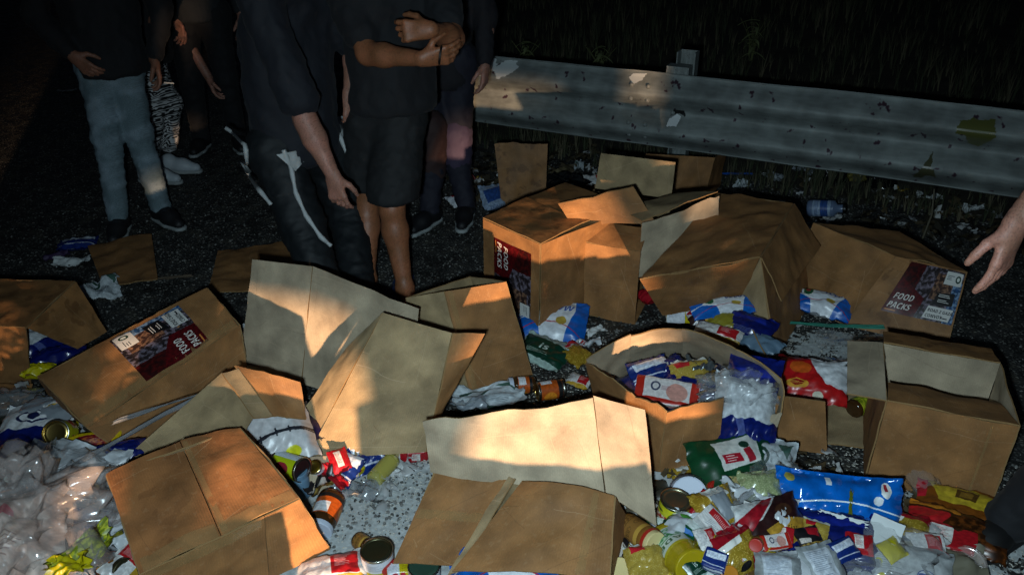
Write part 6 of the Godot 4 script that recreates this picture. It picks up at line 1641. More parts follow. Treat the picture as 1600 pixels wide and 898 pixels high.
# a small printed carton with eased edges
func packet_box(label: String, at: Vector3, yaw: float, w: float, h: float, d: float, m: Material, o := {}) -> MeshInstance3D:
	var mb := MB.new()
	var key := rng.randf() * 30.0
	var e := 0.0025
	var lo := Vector3(-w / 2, 0, -d / 2)
	var hi := Vector3(w / 2, h, d / 2)
	var dent: float = o.get("dent", 0.006)
	for face in 6:
		var ax := face / 2
		var sgn := 1.0 if face % 2 == 0 else -1.0
		var nrm := Vector3.ZERO
		nrm[ax] = sgn
		var uax: Vector3 = [Vector3(0, 0, -sgn), Vector3(1, 0, 0), Vector3(sgn, 0, 0)][ax]
		var vax: Vector3 = [Vector3(0, 1, 0), Vector3(0, 0, -sgn), Vector3(0, 1, 0)][ax]
		mb.grid(8, 8, func(u: float, v: float) -> Vector3:
			var q := nrm + uax * (u * 2.0 - 1.0) + vax * (v * 2.0 - 1.0)
			var p := Vector3(q.x * w, q.y * h, q.z * d) * 0.5
			var inner := p.clamp(Vector3(-w, -h, -d) * 0.5 + Vector3.ONE * e, Vector3(w, h, d) * 0.5 - Vector3.ONE * e)
			p = inner + (p - inner).normalized() * e if p != inner else p
			p += Vector3(nz(p + Vector3.ONE * key, 9.0), nz(p - Vector3.ONE * key, 9.0), nz(p * 1.1 + Vector3.ONE * key, 9.0)) * dent
			return p + Vector3(0, h / 2, 0))
	var r := obj(o.get("called", "food_carton"), mb, m)
	r.transform = Transform3D(turn(yaw, o.get("pitch", 0.0), o.get("roll", 0.0)), at)
	tag(r, label, o.get("category", "food carton"), o.get("group", ""))
	return r

# ---------------------------------------------------------------- printed films and papers
func print_of(key: String) -> ImageTexture:
	match key:
		"food_sheet":
			return print_tex(512, 360, [["f", "3a2f2e"], ["c", 0.28, 0.0, 0.72, 1.0, "2b2426", "6d6470", 0.02], ["c", 0.55, 0.1, 0.3, 0.5, "7c5c48", "3a2a26", 0.025], ["c", 0.0, 0.0, 0.3, 0.55, "42100f", "2c0f10", 0.02], ["p", [[0, 0.3], [0.22, 0.42], [0.5, 0.62], [0.46, 1], [0, 1]], "4c0c10"], ["c", 0.86, 0.2, 0.14, 0.8, "26466e", "6e86a0", 0.03],
				["m", 0.35, 0.03], ["t", "FOOD", 0.05, 0.72, 0.16, "d8d4cc", true, "Droid Sans", 0.15], ["t", "PACKS", 0.03, 0.90, 0.16, "d8d4cc", true, "Droid Sans", 0.15], ["r", 0.03, 0.94, 0.16, 0.02, "c9803c"],
				["p", [[0.66, 0.46], [0.93, 0.42], [0.93, 0.66], [0.64, 0.70]], "141416"], ["l", 0.69, 0.48, 0.2, 0.06, "e8e6e0"], ["l", 0.70, 0.58, 0.18, 0.05, "e8e6e0"], ["p", [[0.60, 0.72], [0.97, 0.72], [0.94, 0.96], [0.57, 0.96]], "cfcdc8"],
				["t", "ROAD 2 GAZA", 0.61, 0.83, 0.082, "16181c", true, "Droid Sans", 0.1], ["t", "CONVOY", 0.60, 0.935, 0.085, "16181c", true, "Droid Sans", 0.1], ["r", 0.82, 0.90, 0.1, 0.02, "16181c"], ["r", 0.69, 0.03, 0.29, 0.25, "cfcfca"], ["o", 0.91, 0.15, 0.045, 0.07, "1f3a2e"], ["o", 0.91, 0.15, 0.025, 0.04, "d8dcd4"], ["l", 0.72, 0.10, 0.12, 0.1, "3c444c"]])
		"flour":       # white above, navy below, an eye-shaped mark between
			return print_tex(160, 220, [["f", "cfd2d4"], ["r", 0, 0.55, 1, 0.45, "0c1a5c"], ["p", [[0, 0.55], [0.2, 0.5], [0.35, 0.56], [0.6, 0.5], [0.8, 0.57], [1, 0.5], [1, 0.62], [0, 0.62]], "0c1a5c"], ["o", 0.5, 0.33, 0.26, 0.10, "1a2146"], ["o", 0.5, 0.33, 0.21, 0.075, "d9dcde"], ["o", 0.5, 0.33, 0.09, 0.055, "1a2146"], ["l", 0.2, 0.1, 0.6, 0.1, "8c949c"], ["m", 0.1, 0.05]])
		"flour_plain":
			return print_tex(160, 220, [["f", "b9bec2"], ["r", 0, 0.62, 1, 0.38, "0c1a5c"], ["p", [[0, 0.62], [0.2, 0.56], [0.35, 0.62], [0.6, 0.57], [0.8, 0.64], [1, 0.57], [1, 0.7], [0, 0.7]], "0c1a5c"], ["l", 0.2, 0.1, 0.4, 0.1, "9ca2a8"], ["p", [[0.3, 0.6], [0.42, 0.6], [0.55, 1], [0.4, 1]], "46528a"], ["m", 0.14, 0.05]])
		"pink_pack":
			return print_tex(160, 160, [["f", "a89488"], ["c", 0, 0, 1, 1, "9c8478", "c4b4aa", 0.02], ["p", [[0.1, 0.5], [0.3, 0.42], [0.34, 0.5], [0.14, 0.6]], "8c2430"], ["o", 0.6, 0.36, 0.06, 0.05, "a83044"], ["l", 0.5, 0.6, 0.3, 0.2, "74564e"], ["m", 0.25, 0.06]])
		"navy":
			return print_tex(128, 160, [["f", "0d1856"], ["r", 0.0, 0.0, 1.0, 0.12, "101c66"], ["p", [[0.1, 0.3], [0.8, 0.22], [0.85, 0.36], [0.15, 0.44]], "16247a"], ["l", 0.2, 0.7, 0.5, 0.15, "7c88b4"], ["m", 0.2, 0.04]])
		"navy_white":
			return print_tex(160, 128, [["f", "122a6c"], ["p", [[0.08, 0.2], [0.94, 0.1], [0.96, 0.45], [0.1, 0.52]], "c8d0dc"], ["l", 0.15, 0.25, 0.6, 0.15, "5c6c94"], ["r", 0.0, 0.78, 1.0, 0.05, "b4bccc"], ["m", 0.15, 0.05]])
		"wash":        # pale bag with a navy badge and dark writing
			return print_tex(160, 200, [["f", "b9b9bb"], ["r", 0.0, 0.0, 1.0, 0.14, "20206c"], ["o", 0.62, 0.18, 0.16, 0.12, "1c2a78"], ["o", 0.62, 0.18, 0.12, 0.09, "ccd2dc"], ["l", 0.5, 0.15, 0.24, 0.07, "1c2a78"], ["w", 0.62, -0.04, 0.035, "23262e"], ["w", 0.66, -0.05, 0.02, "23262e"], ["r", 0.15, 0.56, 0.03, 0.12, "23262e"], ["r", 0.4, 0.53, 0.03, 0.13, "23262e"], ["r", 0.62, 0.55, 0.03, 0.1, "23262e"], ["o", 0.6, 0.88, 0.12, 0.06, "c8c820"], ["m", 0.1, 0.04]])
		"blue_milk":   # bright blue bag, white arcs, oval red and white marks
			return print_tex(256, 220, [["f", "0a62bc"], ["r", 0, 0.62, 0.62, 0.38, "123c86"], ["w", 0.40, -0.10, 0.02, "e6ecf2"], ["w", 0.68, -0.04, 0.016, "b4202c"], ["o", 0.86, 0.14, 0.045, 0.09, "e8e8e4"], ["r", 0.845, 0.08, 0.03, 0.08, "a8303a"], ["o", 0.80, 0.26, 0.04, 0.05, "dfe4e8"], ["o", 0.8, 0.70, 0.07, 0.14, "eef0ec"], ["o", 0.8, 0.70, 0.045, 0.10, "2c6a3c"], ["r", 0.78, 0.64, 0.04, 0.1, "b83838"], ["o", 0.1, 0.1, 0.04, 0.05, "a89a48"], ["r", 0.38, 0.06, 0.045, 0.09, "dfe4ea"], ["t", "KDI", 0.22, 0.86, 0.07, "7ec0ee"], ["o", 0.56, 0.84, 0.05, 0.04, "dcdfe6"], ["m", 0.12, 0.02]])
		"blue_white":  # white panel between blue, red edge, oval emblem
			return print_tex(200, 160, [["f", "d3d8de"], ["p", [[0, 0], [0.3, 0], [0.12, 0.5], [0, 0.55]], "0c5cb4"], ["p", [[0.7, 1], [0.84, 0.3], [0.8, 0], [1, 0], [1, 1]], "0c5cb4"], ["p", [[0.12, 0.52], [0.32, 0.66], [0.40, 1], [0, 1], [0, 0.6]], "0c5cb4"], ["w", 0.9, -0.3, 0.02, "b02430"], ["o", 0.24, 0.30, 0.11, 0.26, "e6e8e4"], ["o", 0.24, 0.30, 0.08, 0.21, "2c6444"], ["r", 0.2, 0.16, 0.07, 0.18, "b23a3a"], ["t", "WW", 0.5, 0.3, 0.2, "2c4c9c", true, "Droid Sans", 0.2], ["o", 0.66, 0.56, 0.08, 0.1, "ac9440"], ["m", 0.1, 0.04]])
		"green_rice":  # dark green bag, white label, red mark, pasta below
			return print_tex(200, 220, [["f", "0e3c22"], ["p", [[0.30, 0.05], [0.86, 0.02], [0.80, 0.38], [0.28, 0.44]], "c9ccc6"], ["r", 0.34, 0.24, 0.24, 0.12, "a41c2c"], ["l", 0.38, 0.26, 0.16, 0.08, "e6d4d0"], ["o", 0.66, 0.14, 0.06, 0.05, "1c3a2c"], ["p", [[0.62, 0.2], [0.72, 0.18], [0.74, 0.36], [0.64, 0.38]], "9c2430"], ["c", 0.28, 0.5, 0.5, 0.35, "0e3c22", "a89464", 0.03], ["g", "b8a268", "d8c894", 60, 6, 0.3, 0.52, 0.45, 0.3], ["m", 0.12, 0.04]])
		"green_white":
			return print_tex(160, 200, [["f", "c8d2ce"], ["p", [[0, 0.25], [0.6, 0.4], [1, 0.3], [1, 0.72], [0.4, 0.8], [0, 0.7]], "0f4a2c"], ["t", "ADI", 0.28, 0.66, 0.20, "e8eee8"], ["o", 0.3, 0.42, 0.12, 0.05, "4878b8"], ["p", [[0, 0.05], [0.3, 0.1], [0.2, 0.22], [0, 0.2]], "3c8c34"], ["p", [[0.7, 0.0], [1, 0.0], [1, 0.2], [0.85, 0.16]], "b02030"], ["m", 0.12, 0.05]])
		"pasta":       # clear film full of small pasta, white label, red foot
			return print_tex(200, 220, [["f", "8c7020"], ["g", "a8862c", "d8bc5c", 900, 4, 0, 0, 1, 1], ["g", "6c5418", "b89a3c", 300, 3, 0, 0, 1, 1], ["p", [[0.28, 0.0], [0.76, 0.0], [0.78, 0.26], [0.3, 0.3]], "cfd2cc"], ["l", 0.34, 0.06, 0.34, 0.16, "8c949c"]])
		"pasta_red":
			return print_tex(200, 220, [["f", "8c7424"], ["g", "a48430", "dcc46c", 900, 4, 0, 0, 1, 1], ["p", [[0, 0], [1, 0], [1, 0.22], [0, 0.36]], "8a1420"], ["p", [[0.0, 0.36], [0.55, 0.27], [0.5, 0.42], [0.0, 0.5]], "d4d4ce"], ["p", [[0.55, 0.78], [1, 0.66], [1, 1], [0.6, 1]], "a81c24"], ["o", 0.4, 0.88, 0.1, 0.07, "18181a"]])
		"pasta_fine":
			return print_tex(200, 220, [["f", "a08838"], ["g", "988034", "d8c880", 1600, 2, 0, 0, 1, 1], ["r", 0.0, 0.0, 1.0, 0.1, "c8ccc6"], ["p", [[0.1, 0.12], [0.5, 0.1], [0.45, 0.3], [0.12, 0.32]], "b4202a"]])
		"pasta_green":
			return print_tex(180, 180, [["f", "8a946a"], ["g", "9ca678", "c8cca4", 700, 5, 0, 0, 1, 1], ["g", "6c7c4c", "a8b084", 300, 4, 0, 0, 1, 1]])
		"brown_red":   # dark red and black with gold foot and pale writing
			return print_tex(200, 160, [["f", "2a1414"], ["p", [[0, 0], [0.7, 0], [0.3, 0.4], [0, 0.5]], "b8bcbc"], ["p", [[0, 0.3], [0.5, 0.0], [0.66, 0.0], [0.1, 0.56]], "8c1420"], ["p", [[0.3, 0.6], [0.66, 0.46], [1, 0.5], [0.95, 0.9], [0.4, 1]], "a8802c"], ["t", "Kiv", 0.58, 0.74, 0.18, "302010", false, "Droid Serif", 0.2], ["o", 0.7, 0.3, 0.14, 0.12, "3c2418"], ["m", 0.2, 0.04]])
		"cake":        # brown pouch with yellow front and a dark square
			return print_tex(220, 160, [["f", "6a3a10"], ["p", [[0.1, 0.0], [0.85, 0.05], [0.8, 0.62], [0.2, 0.6]], "ac9428"], ["p", [[0.42, 0.14], [0.66, 0.18], [0.62, 0.46], [0.38, 0.42]], "4a3410"], ["p", [[0.46, 0.2], [0.6, 0.23], [0.57, 0.4], [0.43, 0.37]], "7c5c20"], ["p", [[0.85, 0.0], [1, 0.04], [1, 0.5], [0.88, 0.52]], "a81820"], ["t", "A", 0.9, 0.4, 0.2, "e8d0c0"], ["p", [[0, 0], [0.12, 0.0], [0.06, 0.5], [0, 0.5]], "a01c28"], ["m", 0.15, 0.04]])
		"sauce":
			return print_tex(160, 120, [["f", "3a1c08"], ["p", [[0.0, 0.0], [0.5, 0.1], [0.5, 0.3], [0.0, 0.2]], "c87c20"], ["p", [[0, 0.25], [0.42, 0.35], [0.3, 0.7], [0, 0.6]], "a81c20"], ["c", 0.4, 0.3, 0.6, 0.7, "2c1606", "5c3010", 0.04], ["m", 0.2, 0.05]])
		"red_white":   # white paper torn over red with a gold emblem
			return print_tex(180, 180, [["f", "b01a1c"], ["p", [[0.42, 0], [1, 0.0], [1, 0.7], [0.7, 0.66], [0.5, 0.35]], "d2d5d8"], ["o", 0.26, 0.72, 0.17, 0.10, "c89030"], ["o", 0.26, 0.70, 0.1, 0.06, "8c1418"], ["l", 0.12, 0.68, 0.28, 0.06, "d8a848"], ["p", [[0, 0], [0.3, 0], [0.2, 0.2], [0, 0.26]], "6c1014"], ["o", 0.3, 0.35, 0.16, 0.14, "c0541c"], ["o", 0.58, 0.9, 0.08, 0.07, "c8c4b0"], ["m", 0.12, 0.04]])
		"biscuit":     # white front between red ends with a round pink picture
			return print_tex(220, 110, [["f", "cbc6c4"], ["r", 0, 0, 0.14, 1, "a82418"], ["r", 0.86, 0, 0.14, 1, "a82418"], ["r", 0, 0.82, 1, 0.18, "a82418"], ["o", 0.32, 0.36, 0.08, 0.2, "3c4058"], ["o", 0.32, 0.36, 0.05, 0.13, "cbc6c4"], ["o", 0.66, 0.5, 0.16, 0.34, "c08c80"], ["l", 0.42, 0.3, 0.16, 0.2, "84505c"], ["m", 0.1, 0.05]])
		"milk_label":  # clear bag with white paper label and bar code
			return print_tex(200, 220, [["f", "8c9294"], ["r", 0.12, 0.1, 0.62, 0.8, "b9c0c8"], ["l", 0.18, 0.14, 0.5, 0.34, "7c8698"], ["l", 0.2, 0.55, 0.42, 0.12, "6c7890"], ["b", 0.36, 0.7, 0.24, 0.10, "202020"], ["l", 0.18, 0.8, 0.5, 0.07, "7c8698"], ["m", 0.12, 0.04]])
		"milk_bag":    # clouded film over pale powder and navy print
			return print_tex(256, 220, [["f", "888e94"], ["p", [[0.0, 0.0], [0.45, 0.0], [0.3, 0.3], [0.0, 0.26]], "1c2a68"], ["l", 0.1, 0.36, 0.6, 0.2, "6c747c"], ["p", [[0.45, 0.3], [0.9, 0.2], [1, 0.9], [0.6, 1]], "9c9c94"], ["r", 0.3, 0.84, 0.14, 0.08, "a01c28"], ["o", 0.12, 0.8, 0.05, 0.1, "a8a428"], ["o", 0.22, 0.2, 0.03, 0.04, "a0a038"], ["m", 0.18, 0.05]])
		"round_logo":  # pale bag with a round blue and white emblem
			return print_tex(256, 220, [["f", "a9adae"], ["r", 0.0, 0.0, 1.0, 0.16, "8f9698"], ["l", 0.08, 0.3, 0.35, 0.3, "7f868c"], ["o", 0.72, 0.6, 0.13, 0.15, "1c3a84"], ["o", 0.72, 0.6, 0.12, 0.138, "c4cad2"], ["w", 0.58, 0.0, 0.001, "a9adae"], ["o", 0.68, 0.56, 0.07, 0.05, "1c3a84"], ["o", 0.76, 0.65, 0.07, 0.05, "1c3a84"], ["o", 0.72, 0.6, 0.045, 0.05, "1c3a84"], ["o", 0.72, 0.6, 0.025, 0.03, "c4cad2"], ["r", 0.32, 0.82, 0.13, 0.08, "b01c2a"], ["o", 0.2, 0.78, 0.06, 0.12, "b4b020"], ["o", 0.14, 0.5, 0.04, 0.05, "a8a838"], ["m", 0.1, 0.04]])
		"yellow_can":
			return print_tex(256, 128, [["f", "b8b41c"], ["r", 0.0, 0.0, 1.0, 0.28, "c8c424"], ["c", 0.05, 0.4, 0.3, 0.55, "8c3c1c", "d8c8a8", 0.05], ["o", 0.2, 0.6, 0.12, 0.26, "b43028"], ["r", 0.42, 0.45, 0.2, 0.4, "d8d8d0"], ["l", 0.43, 0.5, 0.16, 0.3, "484c50"], ["c", 0.66, 0.35, 0.3, 0.6, "c8b8a0", "9c3020", 0.05], ["q", 0.1, 0.2, 0.16, 0.07, "2c3c1c"], ["q", 0.6, 0.2, 0.16, 0.07, "2c3c1c"], ["m", 0.08, 0.04]])
		"lime_can":
			return print_tex(256, 128, [["f", "a8b814"], ["r", 0.0, 0.0, 0.12, 1.0, "b8c4cc"], ["r", 0.5, 0.0, 0.12, 1.0, "b8c4cc"], ["o", 0.25, 0.5, 0.07, 0.3, "8c2430"], ["o", 0.75, 0.5, 0.07, 0.3, "8c2430"], ["l", 0.33, 0.3, 0.12, 0.35, "3c4c14"], ["l", 0.83, 0.3, 0.12, 0.35, "3c4c14"]])
		"white_yellow":
			return print_tex(256, 128, [["f", "c4c8d0"], ["r", 0.0, 0.55, 1.0, 0.45, "c0ac14"], ["o", 0.3, 0.5, 0.1, 0.3, "b0302c"], ["o", 0.8, 0.5, 0.1, 0.3, "b0302c"], ["l", 0.05, 0.15, 0.18, 0.3, "5c6474"], ["l", 0.55, 0.15, 0.18, 0.3, "5c6474"]])
		"oil":
			return print_tex(256, 160, [["f", "b0a020"], ["r", 0.1, 0.1, 0.34, 0.8, "bcc6bc"], ["r", 0.62, 0.1, 0.34, 0.8, "bcc6bc"], ["c", 0.12, 0.4, 0.3, 0.45, "a8bcac", "3c7848", 0.06], ["c", 0.64, 0.4, 0.3, 0.45, "a8bcac", "3c7848", 0.06], ["t", "ADE", 0.14, 0.36, 0.2, "3c5c3c", true, "Droid Sans"], ["t", "ADE", 0.66, 0.36, 0.2, "3c5c3c"]])
		"brown_jar":
			return print_tex(256, 128, [["f", "8a6230"], ["r", 0, 0, 1, 0.2, "b89040"], ["q", 0.05, 0.5, 0.4, 0.2, "1e140c"], ["q", 0.55, 0.5, 0.4, 0.2, "1e140c"], ["w", 0.72, 0.08, 0.04, "4c3418"], ["c", 0.0, 0.75, 1.0, 0.25, "8a6230", "5c3c1c", 0.05]])
		"orange_jar":
			return print_tex(256, 128, [["f", "a84c18"], ["r", 0.1, 0.05, 0.2, 0.5, "c8ccd0"], ["r", 0.6, 0.05, 0.2, 0.5, "c8ccd0"], ["p", [[0.3, 0.1], [0.5, 0.6], [0.3, 0.9]], "c89c28"], ["r", 0, 0.8, 1, 0.2, "1a1a1a"], ["o", 0.85, 0.4, 0.1, 0.3, "c87c24"], ["m", 0.15, 0.05]])
		"maroon_cup":
			return print_tex(256, 128, [["f", "c6c8cc"], ["r", 0, 0.5, 1, 0.5, "5c0c28"], ["l", 0.1, 0.1, 0.25, 0.3, "60687c"], ["l", 0.6, 0.1, 0.25, 0.3, "60687c"], ["o", 0.5, 0.6, 0.1, 0.3, "18181c"]])
		"red_carton":
			return print_tex(160, 128, [["f", "a01820"], ["r", 0.3, 0.1, 0.35, 0.7, "d2cec8"], ["l", 0.34, 0.2, 0.26, 0.45, "a01820"], ["m", 0.15, 0.05]])
		"yellow_red":
			return print_tex(200, 140, [["f", "b89c10"], ["p", [[0.2, 0.1], [0.85, 0.16], [0.8, 0.75], [0.25, 0.7]], "6c1420"], ["c", 0.3, 0.2, 0.5, 0.5, "6c1420", "a85c30", 0.05], ["l", 0.35, 0.3, 0.35, 0.2, "d8b8a0"], ["m", 0.12, 0.05]])
		"white_red":
			return print_tex(160, 128, [["f", "c8c8c6"], ["r", 0.5, 0.1, 0.42, 0.7, "a81c22"], ["l", 0.56, 0.2, 0.3, 0.4, "d8d0cc"], ["l", 0.06, 0.2, 0.34, 0.5, "8c9098"], ["p", [[0, 0.85], [1, 0.8], [1, 1], [0, 1]], "b08c2c"], ["m", 0.12, 0.05]])
		"black_red":
			return print_tex(160, 160, [["f", "17161a"], ["p", [[0.5, 0], [1, 0.2], [0.9, 0.6], [0.45, 0.4]], "a01824"], ["p", [[0.05, 0.5], [0.5, 0.6], [0.45, 0.8], [0.05, 0.74]], "b8b0a8"], ["c", 0, 0.8, 1, 0.2, "5c4420", "8c7438", 0.05], ["m", 0.15, 0.05]])
		"white_yellow_carton":
			return print_tex(180, 120, [["f", "b8a814"], ["r", 0, 0, 0.48, 1, "c8ccd2"], ["o", 0.3, 0.2, 0.12, 0.2, "a82430"], ["o", 0.6, 0.15, 0.1, 0.18, "a82430"], ["l", 0.06, 0.5, 0.34, 0.3, "8890a0"], ["l", 0.56, 0.5, 0.34, 0.3, "5c5410"], ["m", 0.1, 0.05]])
		"silver_blue":
			return print_tex(140, 180, [["f", "8a9cb4"], ["p", [[0.1, 0.2], [0.9, 0.1], [0.85, 0.5], [0.15, 0.6]], "2c4a84"], ["l", 0.2, 0.7, 0.6, 0.2, "3c5080"], ["m", 0.2, 0.05]])
		"white_print":
			return print_tex(160, 180, [["f", "b4bcc0"], ["o", 0.3, 0.35, 0.2, 0.14, "2a4038"], ["o", 0.3, 0.35, 0.14, 0.09, "b4bcc0"], ["l", 0.4, 0.6, 0.5, 0.25, "5c6870"], ["p", [[0.6, 0.1], [0.9, 0.05], [0.85, 0.3]], "3c5a50"], ["m", 0.15, 0.05]])
		"green_foil":
			return print_tex(160, 180, [["f", "9ab0a8"], ["p", [[0, 0.1], [1, 0.3], [1, 0.9], [0.1, 0.8]], "0c3426"], ["t", "is", 0.4, 0.55, 0.26, "b8c8c0"], ["l", 0.2, 0.62, 0.6, 0.12, "a0b4a8"], ["m", 0.15, 0.05]])
		"mesh_lime":
			return print_tex(128, 128, [["f", "8c9a18"], ["c", 0, 0, 1, 1, "6c7a14", "b0b42c", 0.06], ["w", 0.2, 0.1, 0.015, "3c440c"], ["w", 0.45, -0.1, 0.015, "3c440c"], ["w", 0.7, 0.1, 0.015, "3c440c"], ["w", 0.9, -0.1, 0.015, "3c440c"], ["r", 0.25, 0, 0.015, 1, "3c440c"], ["r", 0.5, 0, 0.015, 1, "3c440c"], ["r", 0.75, 0, 0.015, 1, "3c440c"]])
		"denim":
			var a := field_bytes(noise(FastNoiseLite.TYPE_SIMPLEX_SMOOTH, 0.012, 31, 4), 256, 256)
			var b := field_bytes(noise(FastNoiseLite.TYPE_SIMPLEX, 0.3, 32, 2), 256, 256)
			return tex_from(256, 256, func(x: int, y: int, i: int) -> Color: return Color("66787f").lerp(Color("8696a0"), smoothstep(0.2, 0.85, a[i] / 255.0)) * (0.85 + 0.3 * b[i] / 255.0))
		"zebra":
			var a := field_bytes(noise(FastNoiseLite.TYPE_SIMPLEX_SMOOTH, 0.02, 41, 3), 256, 256)
			return tex_from(256, 256, func(x: int, y: int, i: int) -> Color: return Color("c8c8c8") if sin(y * TAU / 16.0 + a[i] / 255.0 * 16.0) > 0.15 else Color("0c0c0e"))
	return print_tex(16, 16, [["f", "808080"]])

# ---------------------------------------------------------------- people
# Joints of a standing figure from the ground point under the pelvis, the way it faces, and its height.
func figure(at: Vector3, fw: Vector3, tall := 1.72, stance := 0.11) -> Dictionary:
	fw = fw.normalized()
	var rt := fw.cross(Vector3.UP).normalized()
	var s := tall / 1.72
	var j := {"fw": fw, "rt": rt, "s": s, "at": at}
	j.pel = at + Vector3.UP * 0.93 * s
	j.belly = at + Vector3.UP * 1.10 * s + fw * 0.01
	j.chest = at + Vector3.UP * 1.30 * s
	j.neck = at + Vector3.UP * 1.47 * s - fw * 0.01
	j.head = at + Vector3.UP * 1.62 * s + fw * 0.02
	for k in ["L", "R"]:
		var d: Vector3 = rt * (1.0 if k == "R" else -1.0)
		j["hip" + k] = j.pel + d * 0.095 * s - Vector3.UP * 0.04
		j["kn" + k] = at + d * stance * s + Vector3.UP * 0.49 * s + fw * 0.02
		j["an" + k] = at + d * (stance + 0.01) * s + Vector3.UP * 0.09 * s - fw * 0.02
		j["toe" + k] = fw + d * 0.2
		j["sh" + k] = at + d * 0.185 * s + Vector3.UP * 1.40 * s
		j["el" + k] = at + d * 0.25 * s + Vector3.UP * 1.12 * s - fw * 0.02
		j["wr" + k] = at + d * 0.27 * s + Vector3.UP * 0.88 * s + fw * 0.05
		j["hd" + k] = (Vector3.DOWN + fw * 0.2).normalized()
		j["pn" + k] = -d
		j["curl" + k] = 0.5
	return j

# A hand: palm, four fingers of two bends, and a thumb from the side of the palm.
func hand(m: MB, wr: Vector3, dir: Vector3, palm: Vector3, thumb: Vector3, curl: float, cell := 0.004, el := Vector3.ZERO) -> void:
	dir = dir.normalized()
	palm = (palm - dir * palm.dot(dir)).normalized()
	thumb = (thumb - dir * thumb.dot(dir) - palm * thumb.dot(palm)).normalized()
	var f := Field.new(wr - Vector3.ONE * 0.2, wr + Vector3.ONE * 0.2, cell)
	if el != Vector3.ZERO:
		f.bone(wr.lerp(el, 0.35), wr, 0.031, 0.026, 0.01, palm, 0.85)
	f.bone(wr, wr + dir * 0.03, 0.027, 0.028, 0.02, palm, 0.72)
	for k in 4:
		var off: float = [0.030, 0.010, -0.010, -0.029][k]
		f.bone(wr + dir * 0.02 + thumb * off * 0.6, wr + dir * 0.088 + thumb * off, 0.015, 0.0115, 0.014, palm, 0.95)
	for k in 4:
		var off: float = [0.031, 0.010, -0.011, -0.030][k]
		var len: float = [0.072, 0.080, 0.075, 0.058][k]
		var base := wr + dir * (0.088 - absf(off - 0.01) * 0.14) + thumb * off
		var c: float = curl * [0.75, 0.95, 1.1, 1.25][k]
		var d1 := (dir * cos(c * 0.7) + palm * sin(c * 0.7) + thumb * off * 1.6).normalized()
		var d2 := (dir * cos(c * 1.7) + palm * sin(c * 1.7) + thumb * off * 0.8).normalized()
		var d3 := (dir * cos(c * 2.4) + palm * sin(c * 2.4)).normalized()
		var p1 := base + d1 * len * 0.46
		var p2 := p1 + d2 * len * 0.30
		var p3 := p2 + d3 * len * 0.24
		f.bone(base, p1, 0.0098, 0.0088, 0.006)
		f.bone(p1, p2, 0.0088, 0.0080, 0.004)
		f.bone(p2, p3, 0.0080, 0.0068, 0.004)
	var t0 := wr + dir * 0.022 + thumb * 0.020 + palm * 0.006
	var t1 := t0 + (dir * 0.55 + thumb * 0.65 + palm * 0.35).normalized() * 0.042
	var t2 := t1 + (dir * 0.85 + thumb * 0.28 + palm * 0.30 * (1.0 + curl)).normalized() * 0.032
	var t3 := t2 + (dir * 0.95 + palm * 0.35 * (1.0 + curl)).normalized() * 0.024
	f.bone(t0, t1, 0.016, 0.0115, 0.012)
	f.bone(t1, t2, 0.0112, 0.0100, 0.005)
	f.bone(t2, t3, 0.0100, 0.0078, 0.004)
	f.net(m)

func span(j: Dictionary, keys: Array, pad: float) -> Array:
	var lo: Vector3 = j[keys[0]]
	var hi := lo
	for k in keys:
		lo = lo.min(j[k]); hi = hi.max(j[k])
	return [lo - Vector3.ONE * pad, hi + Vector3.ONE * pad]

